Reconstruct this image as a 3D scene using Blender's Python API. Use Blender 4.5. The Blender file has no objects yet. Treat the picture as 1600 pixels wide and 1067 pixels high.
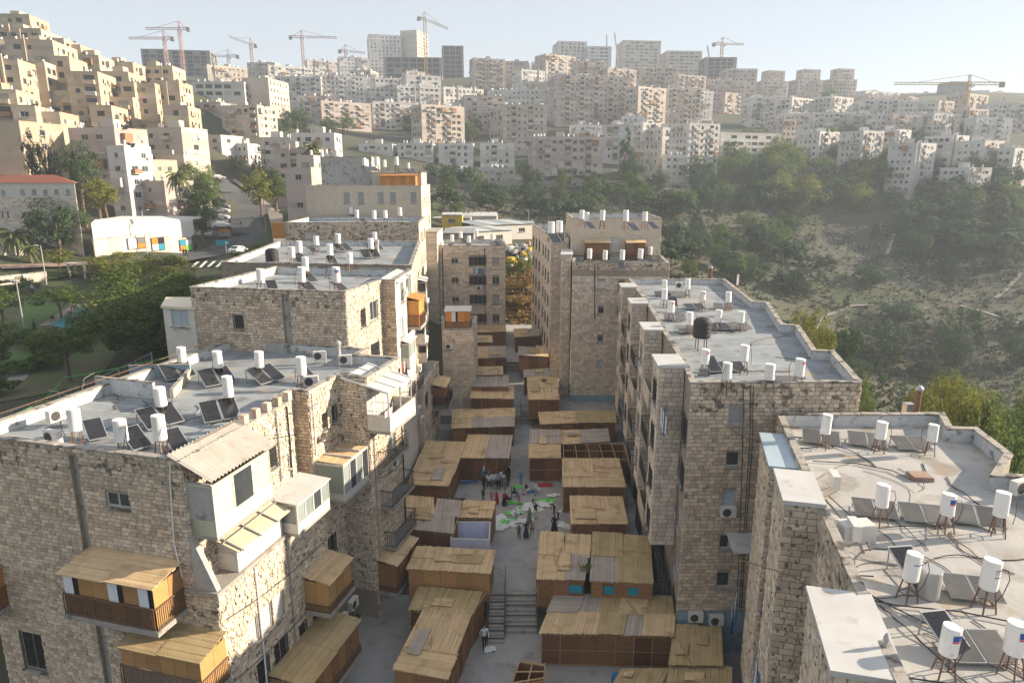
import bpy, bmesh, math, random
import numpy as np
from mathutils import Vector, Matrix
rnd = random.Random(7)
S = bpy.context.scene
COL = S.collection
R = math.radians
# ---------------------------------------------------------------- camera, world, sun, exposure
F = 1067.0                      # focal length in photo pixels (1600 wide)
PITCH = math.atan(256 / 1067.0)
CH = 28.5                       # drone height above the lower court
cam = bpy.data.cameras.new('camera'); cam.sensor_width = 36; cam.lens = 36 * F / 1600
cam.clip_start = 0.5; cam.clip_end = 9000
cam_o = bpy.data.objects.new('camera', cam); COL.objects.link(cam_o)
cam_o.location = (0, 0, CH); cam_o.rotation_euler = (math.pi / 2 - PITCH, 0, 0)
S.camera = cam_o
SUN_EL, SUN_AZ = R(19), R(80)   # azimuth from +Y (view direction) towards +X
w = bpy.data.worlds.new('World'); S.world = w; w.use_nodes = True
nt = w.node_tree; bg = nt.nodes['Background']
sky = nt.nodes.new('ShaderNodeTexSky'); sky.sky_type = 'NISHITA'; sky.sun_disc = False
sky.sun_elevation = SUN_EL; sky.sun_rotation = SUN_AZ; sky.altitude = 800
sky.air_density = 1.0; sky.dust_density = 0.8; sky.ozone_density = 1.5
mx = nt.nodes.new('ShaderNodeMix'); mx.data_type = 'RGBA'; mx.inputs[0].default_value = 0.84      # even, hazy veil over the whole sky
mx.inputs[7].default_value = (1.52, 1.54, 1.56, 1); nt.links.new(sky.outputs[0], mx.inputs[6]); nt.links.new(mx.outputs[2], bg.inputs[0]); bg.inputs[1].default_value = 0.15
sl = bpy.data.lights.new('sun', 'SUN'); sl.energy = 4.6; sl.angle = R(0.6); sl.color = (1.0, 0.83, 0.63)
so = bpy.data.objects.new('sun', sl); COL.objects.link(so); so.location = (150, 60, 120)
sdir = Vector((math.sin(SUN_AZ) * math.cos(SUN_EL), math.cos(SUN_AZ) * math.cos(SUN_EL), math.sin(SUN_EL)))
so.rotation_euler = sdir.to_track_quat('Z', 'Y').to_euler()
S.view_settings.view_transform = 'Standard'; S.view_settings.look = 'None'
S.view_settings.exposure = 1.5; S.view_settings.gamma = 1.0
S.cycles.max_bounces = 5; S.cycles.diffuse_bounces = 2; S.cycles.glossy_bounces = 2
S.cycles.transmission_bounces = 2; S.cycles.transparent_max_bounces = 6; S.cycles.volume_bounces = 0
S.cycles.caustics_reflective = False; S.cycles.caustics_refractive = False
S.cycles.use_denoising = True

# ---------------------------------------------------------------- photo pixel <-> place
_c, _s = math.cos(PITCH), math.sin(PITCH)
def ray(px, py):
    x = (px - 800) / F; y = -(py - 533.5) / F
    return Vector((x, _c + y * _s, -_s + y * _c))
def atZ(px, py, z):
    d = ray(px, py); t = (z - CH) / d.z
    return Vector((d.x * t, d.y * t, z))
def atY(px, py, Y):
    d = ray(px, py); t = Y / d.y
    return Vector((d.x * t, Y, CH + d.z * t))
def proj(p):
    z = p[2] - CH; f = p[1] * _c - z * _s; u = p[1] * _s + z * _c
    return (800 + F * p[0] / f, 533.5 - F * u / f, f)

# ---------------------------------------------------------------- materials
def _n(t, kind, **kw):
    n = t.nodes.new(kind)
    for k, v in kw.items(): setattr(n, k, v)
    return n
def mat(name, c1, c2=None, scale=3.0, rough=0.85, metal=0.0, bump=0.0, bscale=None, rand=0.0, hue=0.0, stain=None,
        stain2=None, coord='pos', stretch=(1, 1, 1), spec=0.3, wave=None, transl=0.0, detail=5.0):
    m = bpy.data.materials.new(name); m.use_nodes = True
    t = m.node_tree; L = t.links.new; b = t.nodes['Principled BSDF']
    b.inputs['Roughness'].default_value = rough; b.inputs['Metallic'].default_value = metal
    b.inputs['Specular IOR Level'].default_value = spec
    if coord == 'pos': src = _n(t, 'ShaderNodeNewGeometry').outputs['Position']
    else: src = _n(t, 'ShaderNodeTexCoord').outputs['Object']
    mp = _n(t, 'ShaderNodeMapping'); mp.inputs['Scale'].default_value = stretch; L(src, mp.inputs[0]); vec = mp.outputs[0]
    def noise(sc, det=detail, v=vec):
        n = _n(t, 'ShaderNodeTexNoise'); n.inputs['Scale'].default_value = sc; n.inputs['Detail'].default_value = det
        L(v, n.inputs['Vector']); return n.outputs['Fac']
    def ramp(fac, a, bb):
        r = _n(t, 'ShaderNodeMapRange'); r.inputs[1].default_value = a; r.inputs[2].default_value = bb; r.clamp = True
        L(fac, r.inputs[0]); return r.outputs[0]
    def mix(fac, A, B, mode='MIX'):
        x = _n(t, 'ShaderNodeMix', data_type='RGBA', blend_type=mode)
        for k, v in ((0, fac), (6, A), (7, B)):
            if hasattr(v, 'is_linked'): L(v, x.inputs[k])
            else: x.inputs[k].default_value = v if k == 0 else (*v[:3], 1)
        return x.outputs[2]
    col = None
    if c2 is not None: col = mix(ramp(noise(scale), 0.3, 0.7), c1, c2)
    else:
        rgb = _n(t, 'ShaderNodeRGB'); rgb.outputs[0].default_value = (*c1, 1); col = rgb.outputs[0]
    if wave:
        wv = _n(t, 'ShaderNodeTexWave'); wv.bands_direction = wave[0]; wv.inputs['Scale'].default_value = wave[1]
        wv.inputs['Distortion'].default_value = wave[3] if len(wave) > 3 else 0.6; wv.inputs['Detail'].default_value = 1
        L(vec, wv.inputs['Vector']); col = mix(ramp(wv.outputs['Fac'], 0.0, 0.9), wave[2], col)
    if rand or hue:
        oi = _n(t, 'ShaderNodeObjectInfo'); g = _n(t, 'ShaderNodeNewGeometry')
        ad = _n(t, 'ShaderNodeMath', operation='ADD'); L(oi.outputs['Random'], ad.inputs[0]); L(g.outputs['Random Per Island'], ad.inputs[1])
        fr = _n(t, 'ShaderNodeMath', operation='FRACT'); L(ad.outputs[0], fr.inputs[0])
        hs = _n(t, 'ShaderNodeHueSaturation')
        mr = _n(t, 'ShaderNodeMapRange'); mr.inputs[3].default_value = 1 - rand; mr.inputs[4].default_value = 1 + rand * 0.75
        L(fr.outputs[0], mr.inputs[0]); L(mr.outputs[0], hs.inputs['Value'])
        if hue:
            m7 = _n(t, 'ShaderNodeMath', operation='MULTIPLY'); m7.inputs[1].default_value = 7.31; L(fr.outputs[0], m7.inputs[0])
            f7 = _n(t, 'ShaderNodeMath', operation='FRACT'); L(m7.outputs[0], f7.inputs[0])
            mh = _n(t, 'ShaderNodeMapRange'); mh.inputs[3].default_value = 0.5 - hue; mh.inputs[4].default_value = 0.5 + hue
            L(f7.outputs[0], mh.inputs[0]); L(mh.outputs[0], hs.inputs['Hue'])
        L(col, hs.inputs['Color']); col = hs.outputs[0]
    for st in (stain, stain2):
        if st:   # (colour, scale, lo, hi, strength)
            f = ramp(noise(st[1], 6.0), st[2], st[3]); q = _n(t, 'ShaderNodeMath', operation='MULTIPLY'); q.inputs[1].default_value = st[4]
            L(f, q.inputs[0]); col = mix(q.outputs[0], col, st[0])
    L(col, b.inputs['Base Color'])
    if bump:
        bp = _n(t, 'ShaderNodeBump'); bp.inputs['Strength'].default_value = bump; bp.inputs['Distance'].default_value = 0.05
        L(noise(bscale or scale * 3, 3.0), bp.inputs['Height']); L(bp.outputs[0], b.inputs['Normal'])
    if transl:
        tr = _n(t, 'ShaderNodeBsdfTranslucent'); L(col, tr.inputs['Color']); ms = _n(t, 'ShaderNodeMixShader'); ms.inputs[0].default_value = transl
        out = t.nodes['Material Output']; L(b.outputs[0], ms.inputs[1]); L(tr.outputs[0], ms.inputs[2]); L(ms.outputs[0], out.inputs['Surface'])
    return m
BLACKM = (0.05, 0.047, 0.042)
M = {}
M['stone'] = mat('limestone_blocks', (.52, .415, .315), (.64, .53, .42), 2.2, .92, rand=.30, hue=.012, bump=.9, bscale=9, stain=(BLACKM, 1.1, .66, .72, .6), stain2=((.20, .145, .095), 5, .60, .70, .6))
M['stone_pale'] = mat('pale_limestone_blocks', (.58, .495, .41), (.68, .60, .51), 2.2, .92, rand=.24, hue=.01, bump=.7, bscale=9, stain=((.16, .13, .10), 1.3, .64, .74, .5))
M['stone_worn'] = mat('weathered_limestone_blocks', (.56, .46, .35), (.70, .61, .49), 2.0, .95, rand=.24, hue=.012, bump=1, bscale=8, stain=(BLACKM, 4.2, .585, .63, .8), stain2=((.22, .17, .07), 1.5, .66, .74, .4))
M['stone_mould'] = mat('mould_blackened_blocks', (.50, .41, .315), (.62, .53, .42), 2.0, .95, rand=.3, hue=.012, bump=1, bscale=8, stain=(BLACKM, 2.8, .55, .62, .78), stain2=((.24, .19, .06), 1.2, .62, .72, .6))
M['mortar'] = mat('mortar', (.25, .21, .165), (.34, .29, .235), 4, .95, bump=.4, bscale=30)
M['mortar_pale'] = mat('pale_mortar', (.33, .29, .25), (.27, .24, .21), 4, .95, bump=.3, bscale=30)
M['coping'] = mat('concrete_coping', (.42, .39, .35), (.30, .275, .24), 3, .9, bump=.5, bscale=20, stain=(BLACKM, 1.6, .52, .62, .8))
M['parapet_in'] = mat('whitewashed_parapet', (.60, .62, .63), (.47, .48, .48), 2.5, .9, bump=.3, stain=((.12, .11, .10), 2.2, .56, .68, .7))
M['roof_grey'] = mat('roof_membrane', (.31, .34, .36), (.22, .24, .255), .6, .85, bump=.25, bscale=6, stain=((.13, .12, .115), .8, .52, .68, .65), stain2=((.42, .34, .25), .45, .58, .7, .6))
M['roof_white'] = mat('white_roof_coat', (.45, .44, .42), (.36, .355, .345), .5, .85, bump=.25, bscale=5, stain=((.19, .165, .14), .55, .52, .68, .7), stain2=((.37, .28, .17), 1.1, .58, .70, .55))
M['plaster'] = mat('white_plaster', (.66, .63, .58), (.58, .54, .48), 1.5, .9, bump=.15, stain=((.25, .21, .17), 1.8, .60, .72, .45))
M['plaster_beige'] = mat('beige_plaster', (.56, .49, .40), (.50, .43, .345), 1.2, .9, bump=.15, stain=((.22, .18, .14), 1.4, .60, .72, .4))
M['plaster_green'] = mat('pale_green_plaster', (.60, .62, .48), (.52, .53, .40), 2, .9)
M['plaster_grey'] = mat('grey_render', (.33, .33, .32), (.42, .41, .39), 2, .9, bump=.3, stain=((.10, .095, .09), 1.8, .55, .66, .6))
M['blue_wall'] = mat('blue_painted_wall', (.24, .36, .44), (.20, .30, .37), 2, .85, stain=((.10, .12, .13), 2, .58, .7, .5))
M['concrete'] = mat('concrete', (.36, .34, .31), (.28, .265, .245), 2, .9, bump=.3, stain=(BLACKM, 2, .6, .7, .5))
M['court'] = mat('court_paving', (.36, .355, .345), (.30, .298, .292), .9, .9, bump=.25, bscale=10, stain=((.17, .165, .16), .7, .55, .68, .6), stain2=((.40, .385, .36), 1.3, .6, .72, .5))
M['asphalt'] = mat('asphalt', (.075, .08, .086), (.10, .105, .11), .5, .9, bump=.2, bscale=20, stain=((.05, .053, .058), .25, .5, .65, .6))
M['pavement'] = mat('pavement', (.27, .235, .21), (.34, .31, .285), 1.2, .9)
M['redpave'] = mat('red_paving', (.29, .19, .15), (.34, .25, .20), 1.5, .9)
M['paint'] = mat('road_paint', (.66, .66, .64), None, rough=.8)
M['lawn'] = mat('lawn', (.085, .155, .045), (.12, .19, .06), .8, .95, bump=.5, bscale=14)
M['turq'] = mat('turquoise_play_surface', (.07, .27, .28), (.06, .23, .25), 2, .85)
M['ply'] = mat('plywood', (.225, .115, .055), (.29, .155, .075), 1.5, .7, rand=.26, hue=.012, stretch=(1, 1, 3.5), bump=.1, coord='pos')
M['ply_y'] = mat('honey_plywood', (.37, .21, .085), (.43, .25, .105), 1.6, .7, rand=.2, hue=.01, stretch=(1, 1, 3))
M['ply_dk'] = mat('dark_plywood', (.155, .078, .038), (.205, .11, .055), 1.5, .75, rand=.28, hue=.012, stretch=(1, 1, 3.5))
M['batten'] = mat('pine_batten', (.42, .27, .14), (.48, .32, .18), 4, .8, rand=.2)
M['reed'] = mat('reed_mat', (.58, .415, .235), (.69, .515, .31), 1.3, .9, rand=.15, hue=.008, bump=.5, bscale=25, stain=((.30, .20, .10), .9, .55, .7, .6))
M['reed_gr'] = mat('old_grey_reed_mat', (.37, .32, .28), (.46, .40, .35), 1.3, .9, rand=.16, bump=.5, bscale=25)
M['reed_ol'] = mat('olive_reed_mat', (.41, .305, .16), (.50, .385, .21), 1.3, .9, rand=.15, bump=.5, bscale=25)
M['white'] = mat('white_enamel', (.78, .78, .77), (.72, .72, .71), 2, .45, spec=.4, stain=((.40, .33, .25), 3, .62, .74, .5))
M['white_cloth'] = mat('white_cloth', (.70, .71, .76), (.62, .64, .70), 2, .9)
M['tarp'] = mat('lilac_white_sheet', (.62, .65, .80), (.56, .60, .78), 1.5, .8)
M['acwhite'] = mat('air_conditioner_casing', (.64, .63, .60), (.58, .565, .53), 3, .5)
M['darkmetal'] = mat('dark_metal', (.045, .045, .05), (.07, .065, .065), 4, .6)
M['rust'] = mat('rusty_iron', (.13, .07, .045), (.19, .115, .075), 8, .85, rand=.2)
M['steel'] = mat('galvanised_steel', (.42, .43, .44), (.36, .37, .38), 5, .5, metal=.4)
M['pglass'] = mat('collector_glass', (.016, .018, .022), (.032, .032, .035), 1.5, .16, spec=.5, rand=.3, stain=((.13, .11, .09), 1.2, .60, .75, .35))
M['pglass_d'] = mat('dusty_collector_glass', (.15, .14, .13), (.09, .085, .082), 1.2, .3, spec=.5, rand=.35, stain=((.26, .23, .19), 1.2, .55, .72, .5))  # grey-brown base stands in for reflected sky; the stain is dust
M['glass'] = mat('window_glass', (.035, .042, .05), (.06, .068, .078), 1, .12, spec=.6, rand=.4)
M['glass_gr'] = mat('frosted_glass', (.24, .29, .28), (.30, .34, .33), 1, .3, spec=.5, rand=.25)
M['glass_bl'] = mat('pale_blue_glass', (.36, .46, .52), (.42, .50, .55), 1, .25, spec=.5)
M['dark'] = mat('dark_interior', (.022, .021, .021), None, rough=.9)  # near-black sheet colour stands in for the shade of unlit rooms
M['shutter'] = mat('white_roller_shutter', (.62, .61, .58), (.56, .55, .52), 2, .7, wave=('Z', 9, (.40, .39, .37), 0), rand=.2)
M['shutter_gr'] = mat('grey_shutter', (.34, .34, .34), None, rough=.7, wave=('Z', 9, (.24, .24, .24), 0))
M['frame'] = mat('window_frame', (.55, .55, .53), (.48, .48, .46), 3, .6, rand=.15)
M['corr'] = mat('corrugated_sheet', (.62, .585, .52), (.54, .50, .43), 1.5, .6, stain=((.30, .22, .15), 2, .6, .75, .5))
M['tin'] = mat('pale_tin_roof', (.56, .56, .55), (.48, .48, .47), 1, .6, stain=((.33, .27, .21), 1.5, .58, .72, .5))
M['poly'] = mat('yellowed_polycarbonate', (.62, .54, .38), (.68, .62, .48), 1.5, .4, rand=.15, spec=.4)
M['hose'] = mat('black_hose', (.03, .03, .032), None, rough=.6)
M['hose_g'] = mat('grey_conduit', (.30, .30, .30), None, rough=.7)
M['orange'] = mat('orange_timber', (.48, .20, .055), (.55, .26, .08), 2, .75, rand=.2, stretch=(1, 1, 3))
M['skin'] = mat('skin', (.45, .27, .19), None, rough=.6)
for k, c in dict(black=(.018, .018, .02), red=(.42, .03, .05), pink=(.55, .17, .25), blue=(.04, .16, .38), cyan=(.03, .30, .42), navy=(.03, .04, .08), whitec=(.72, .73, .74), grey=(.2, .2, .2), tan=(.33, .25, .17), greenc=(.11, .42, .09), bgreen=(.15, .62, .12), magenta=(.40, .02, .20), yellow=(.62, .44, .05), brown=(.10, .06, .04), orangec=(.65, .25, .03), stripe=(.30, .34, .50)).items():
    M[k] = mat('cloth_' + k, c, tuple(x * .8 for x in c), 6, .85)
M['label_blue'] = mat('printed_blue', (.03, .09, .35), None, rough=.5)
M['label_red'] = mat('printed_red', (.55, .12, .14), None, rough=.5)
M['ink'] = mat('ink', (.02, .02, .03), None, rough=.6)
M['tile_red'] = mat('red_roof_tiles', (.34, .115, .06), (.40, .15, .085), 2, .85, wave=('X', 2.2, (.25, .08, .045), .2))
M['bark'] = mat('bark', (.13, .095, .07), (.20, .155, .12), 5, .95, bump=.8, bscale=12)
M['leaf'] = mat('leaves', (.085, .145, .028), (.130, .195, .042), .5, .8, rand=.40, hue=.022, transl=.45)
M['leaf_m'] = mat('bright_green_leaves', (.11, .165, .032), (.155, .215, .048), .5, .8, rand=.40, hue=.022, transl=.45)
M['leaf_y'] = mat('yellow_green_leaves', (.15, .185, .028), (.23, .235, .035), .6, .8, rand=.40, hue=.02, transl=.32)
M['pine'] = mat('pine_needles', (.040, .082, .030), (.066, .112, .038), .4, .85, rand=.40, hue=.02, transl=.18)
M['cyp'] = mat('cypress_foliage', (.018, .036, .017), (.030, .052, .024), .6, .9, rand=.35, transl=.1)
M['palm'] = mat('palm_fronds', (.075, .105, .030), (.13, .15, .05), 1, .8, rand=.3, transl=.25)
M['dry'] = mat('dry_brush', (.20, .17, .115), (.11, .115, .065), .25, .95, rand=.4, hue=.02)
M['gold_grass'] = mat('golden_dry_grass', (.42, .25, .07), (.30, .21, .075), .8, .95, rand=.4, hue=.015, transl=.2)
M['rock'] = mat('pale_rock', (.36, .34, .31), (.26, .245, .225), .8, .95, rand=.25, bump=.6)

# ---------------------------------------------------------------- mesh collecting
class MB:
    def __init__(s): s.v = []; s.f = []; s.m = []
    def face(s, pts, m=0):
        i = len(s.v); s.v += [tuple(p) for p in pts]; s.f.append(tuple(range(i, i + len(pts)))); s.m.append(m)
    def pbox(s, o, a, b, c, m=0):
        o, a, b, c = Vector(o), Vector(a), Vector(b), Vector(c); i = len(s.v)
        s.v += [tuple(o + a * x + b * y + c * z) for z in (0, 1) for y in (0, 1) for x in (0, 1)]
        s.f += [tuple(i + k for k in q) for q in ((0, 2, 3, 1), (4, 5, 7, 6), (0, 1, 5, 4), (2, 6, 7, 3), (0, 4, 6, 2), (1, 3, 7, 5))]; s.m += [m] * 6
    def box(s, cx, cy, cz, sx, sy, sz, m=0, rz=0.0):
        ca, sa = math.cos(rz), math.sin(rz); a = Vector((ca * sx, sa * sx, 0)); b = Vector((-sa * sy, ca * sy, 0)); c = Vector((0, 0, sz))
        s.pbox(Vector((cx, cy, cz)) - a / 2 - b / 2 - c / 2, a, b, c, m)
    def bar(s, p, q, wd=.05, m=0, wd2=None):
        p, q = Vector(p), Vector(q); d = q - p
        if d.length < 1e-5: return
        up = Vector((0, 0, 1)) if abs(d.normalized().z) < .95 else Vector((1, 0, 0))
        a = d.cross(up).normalized() * wd; b = a.cross(d).normalized() * (wd2 or wd)
        s.pbox(p - a / 2 - b / 2, a, b, d, m)
    def tube(s, pts, r, n=6, m=0, cap=True):
        pts = [Vector(p) for p in pts]; rs = r if isinstance(r, (list, tuple)) else [r] * len(pts); base = len(s.v)
        for i, p in enumerate(pts):
            d = (pts[min(i + 1, len(pts) - 1)] - pts[max(i - 1, 0)]).normalized()
            up = Vector((0, 0, 1)) if abs(d.z) < .9 else Vector((1, 0, 0))
            a = d.cross(up).normalized(); b = a.cross(d)
            for k in range(n):
                t = 2 * math.pi * k / n; s.v.append(tuple(p + a * math.cos(t) * rs[i] + b * math.sin(t) * rs[i]))
        for i in range(len(pts) - 1):
            for k in range(n):
                k2 = (k + 1) % n; s.f.append((base + i * n + k, base + i * n + k2, base + (i + 1) * n + k2, base + (i + 1) * n + k)); s.m.append(m)
        if cap:
            s.f.append(tuple(base + k for k in range(n))[::-1]); s.f.append(tuple(base + (len(pts) - 1) * n + k for k in range(n))); s.m += [m, m]
    def prism(s, poly, z0, z1, m=0, top=None):
        n = len(poly); i = len(s.v)
        s.v += [(p[0], p[1], z0) for p in poly] + [(p[0], p[1], z1) for p in poly]
        for k in range(n):
            k2 = (k + 1) % n; s.f.append((i + k, i + k2, i + n + k2, i + n + k)); s.m.append(m)
        s.f.append(tuple(i + n + k for k in range(n))); s.m.append(m if top is None else top)
        s.f.append(tuple(i + k for k in range(n))[::-1]); s.m.append(m)
    def mesh(s, name, mats, off=(0, 0, 0), smooth=False):
        me = bpy.data.meshes.new(name); o = Vector(off)
        v = s.v if o.length == 0 else [(p[0] - o.x, p[1] - o.y, p[2] - o.z) for p in s.v]
        me.from_pydata(v, [], s.f)
        for mm in (mats if isinstance(mats, (list, tuple)) else [mats]): me.materials.append(M[mm] if isinstance(mm, str) else mm)
        if len(me.materials) > 1: me.polygons.foreach_set('material_index', s.m)
        if smooth: me.polygons.foreach_set('use_smooth', [True] * len(s.f))
        me.update(); return me
    def build(s, name, mats, parent=None, smooth=False):
        off = parent_world(parent) if parent else (0, 0, 0)
        return link(name, s.mesh(name, mats, off, smooth), parent)
WLOC = {}
def parent_world(p):
    v = Vector((0, 0, 0))
    while p is not None: v += p.location; p = p.parent
    return v
def link(name, data, parent=None):
    o = bpy.data.objects.new(name, data); COL.objects.link(o)
    if parent: o.parent = parent
    return o
def tag(o, label, cat, group=None, kind=None):
    if label: o['label'] = label
    if cat: o['category'] = cat
    if group: o['group'] = group
    if kind: o['kind'] = kind
    return o
def thing(name, label, cat, loc=(0, 0, 0), rz=0.0, group=None):
    o = bpy.data.objects.new(name, None); COL.objects.link(o); o.location = loc; o.rotation_euler = (0, 0, rz); o.empty_display_size = .3
    return tag(o, label, cat, group)
def copy_tree(o, parent=None):
    c = o.copy(); COL.objects.link(c); c.parent = parent
    for ch in list(o.children): copy_tree(ch, c)
    return c
def place(proto, used, loc, rz=0.0, sc=1.0, label=None, group=None, cat=None):
    o = proto if not used else copy_tree(proto)
    o.location = loc; o.rotation_euler = (0, 0, rz); o.scale = (sc, sc, sc) if not isinstance(sc, (tuple, list)) else sc
    tag(o, label, cat, group); return o
def struct(name, mb, mats): o = mb.build(name, mats); o['kind'] = 'structure'; return o
UB = MB(); UB.box(0, 0, 0, 1, 1, 1)
def ubox_mesh(name, m):
    k = 'ub_' + name + m
    if k not in bpy.data.meshes: me = UB.mesh(k, m)
    return bpy.data.meshes[k]
def ubox(name, m, parent, M4):
    o = link(name, ubox_mesh(name, m), parent); off = parent_world(parent)
    o.matrix_local = Matrix.Translation(-off) @ M4; return o
def frameM(o, a, b, c):
    """matrix whose unit box (centred) has centre o and edge vectors a, b, c"""
    a, b, c = Vector(a), Vector(b), Vector(c)
    return Matrix(((a.x, b.x, c.x, o[0]), (a.y, b.y, c.y, o[1]), (a.z, b.z, c.z, o[2]), (0, 0, 0, 1)))

# ---------------------------------------------------------------- terrain
def G(px, py, Y, dz=0):
    p = atY(px, py, Y); return (p.x, p.y, p.z + dz)
CP = [(0, -30, -2), (0, 20, -1.6), (0, 40, -1.2), (-8, 30, -1.5), (9, 30, -1.5), (-8, 46, -.8), (-9, 60, -.3), (-9, 68, 0), (9, 50, -.8), (0, 62, -.2), (-7, 75, .3), (9, 80, .2), (0, 92, 1.3), (0, 110, 2.2), (-6, 120, 4), (6, 118, 3.5),
      (-27, 40, 7.8), (-27, 55, 8.2), (-38, 45, 8.8), (-52, 26, 8.5), (-26, 24, -1.5), (-36, 20, -1), (-20, 20, -2), (-60, 0, 6), (-24, 70, 9.3), (-20, 85, 9.5), (-20, 100, 11),
      (24, 10, -1), (27, 30, -2), (28, 45, -3), (27, 60, -3), (25, 80, -1), (14, 100, 1.5), (40, 0, -6), (60, 40, -11), (45, 60, -9), (90, 20, -14),
      G(130, 490, 93), G(40, 500, 92), G(30, 640, 58), G(200, 560, 75), G(60, 440, 110), G(240, 430, 120), G(330, 400, 142), G(300, 395, 145), G(370, 355, 180), G(400, 380, 150), G(355, 320, 215), G(345, 285, 255), G(420, 330, 170), G(330, 275, 260), G(50, 400, 125), G(10, 395, 122), G(200, 385, 135),
      G(60, 215, 192), G(150, 205, 195), G(0, 205, 172), G(110, 345, 152), G(230, 352, 154), G(30, 375, 128), G(280, 262, 190), G(250, 185, 230), G(350, 240, 240), G(360, 172, 310), G(270, 140, 310), G(0, 75, 270), G(100, 120, 260), G(-150, 40, 280), G(-200, 250, 150), G(180, 130, 280),
      G(500, 250, 250), G(470, 330, 150), G(600, 290, 200), G(560, 215, 350), G(700, 292, 285), G(880, 295, 272), G(640, 255, 305), G(700, 222, 370), G(930, 200, 420), G(640, 165, 480), G(780, 145, 520), G(900, 120, 620), G(620, 125, 600), G(1000, 112, 680), G(1100, 168, 560), G(1300, 158, 620), G(450, 180, 420), G(420, 130, 520),
      G(1080, 275, 325), G(1000, 275, 300), G(1380, 275, 340), G(1500, 296, 312), G(1600, 305, 300), G(1500, 205, 450), G(1580, 155, 720), G(1250, 205, 430), G(1420, 150, 700), G(1200, 285, 320), G(1300, 290, 325),
      G(760, 330, 215), G(700, 375, 165), G(760, 385, 150), G(830, 385, 150), G(815, 430, 132), G(815, 470, 124), G(900, 330, 240), G(1040, 360, 230), G(1100, 330, 262), G(1250, 340, 280), G(1420, 345, 285), G(1560, 360, 270),
      G(1080, 420, 190), G(1200, 420, 215), G(1400, 420, 240), G(1560, 450, 230), G(1300, 500, 195), G(1450, 520, 190), G(1590, 560, 175), G(1350, 590, 150), G(1550, 650, 130), G(1250, 520, 150), G(1130, 440, 150),
      (-500, 400, 110), (-500, 700, 100), (-200, 800, 95), (200, 850, 85), (600, 850, 62), (600, 400, 40), (500, 200, 10), (400, 0, -10), (-300, 0, 40), (-300, 200, 90)]
_cp = np.array(CP, float); _sc = 100.0
def _U(r2): return np.where(r2 > 1e-9, .5 * r2 * np.log(np.maximum(r2, 1e-9)), 0)
_P = _cp[:, :2] / _sc; _K = _U(((_P[:, None] - _P[None]) ** 2).sum(-1)) + np.eye(len(_P)) * .004
_A = np.zeros((len(_P) + 3,) * 2); _A[:-3, :-3] = _K; _A[:-3, -3:] = np.c_[np.ones(len(_P)), _P]; _A[-3:, :-3] = _A[:-3, -3:].T
_W = np.linalg.solve(_A, np.r_[_cp[:, 2], 0, 0, 0])
def tz(x, y):
    q = np.c_[np.ravel(x), np.ravel(y)].astype(float)
    q[:, 0] = np.clip(q[:, 0], -520, 720); q[:, 1] = np.clip(q[:, 1], -60, 880); q = q / _sc
    r = _U(((q[:, None] - _P[None]) ** 2).sum(-1)) @ _W[:-3] + np.c_[np.ones(len(q)), q] @ _W[-3:]
    return r if r.size > 1 else float(r[0])
_ts = np.concatenate([np.arange(30, 200, 1.0), np.arange(200, 900, 2.0)])
def ghit(px, py):
    """where the ray through a photo pixel meets the terrain"""
    d = ray(px, py); X = d.x * _ts; Yy = d.y * _ts; Zz = CH + d.z * _ts
    below = np.nonzero(Zz < tz(X, Yy))[0]
    if len(below) == 0: return None
    i = below[0]; return Vector((X[i], Yy[i], tz([X[i]], [Yy[i]])))
# ---------------------------------------------------------------- facades and stone buildings
class Fr:
    """a vertical wall from A to B (outside on the right hand): u along, outward normal n"""
    def __init__(s, A, B):
        s.A = Vector((A[0], A[1], 0)); d = Vector((B[0] - A[0], B[1] - A[1], 0)); s.L = d.length; s.u = d.normalized(); s.n = Vector((s.u.y, -s.u.x, 0))
    def p(s, u, z, out=0.0): return s.A + s.u * u + s.n * out + Vector((0, 0, z))
    def hit(s, px, py, out=0.0):
        d = ray(px, py); A = s.A + s.n * out; t = s.n.dot(A) / s.n.dot(d); q = d * t
        return (q - A).dot(s.u), CH + q.z
    def M4(s, u, z, out=0.0, su=1, sn=1, sz=1):
        return frameM(s.p(u, z, out), s.u * su, -s.n * sn, Vector((0, 0, sz)))
    def box(s, mb, u0, u1, z0, z1, o0, o1, m=0):
        mb.pbox(s.p(u0, z0, o0), s.u * (u1 - u0), s.n * (o1 - o0), Vector((0, 0, z1 - z0)), m)
def inset(poly, d):
    n = len(poly); out = []
    for i in range(n):
        p0, p1, p2 = Vector(poly[i - 1]), Vector(poly[i]), Vector(poly[(i + 1) % n])
        a = (p1 - p0).normalized(); b = (p2 - p1).normalized(); na = Vector((-a.y, a.x)); nb = Vector((-b.y, b.x))
        k = na + nb; k = k / max(.25, k.dot(na)) if k.length > 1e-4 else na
        out.append(p1 + k * d)
    return out
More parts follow.
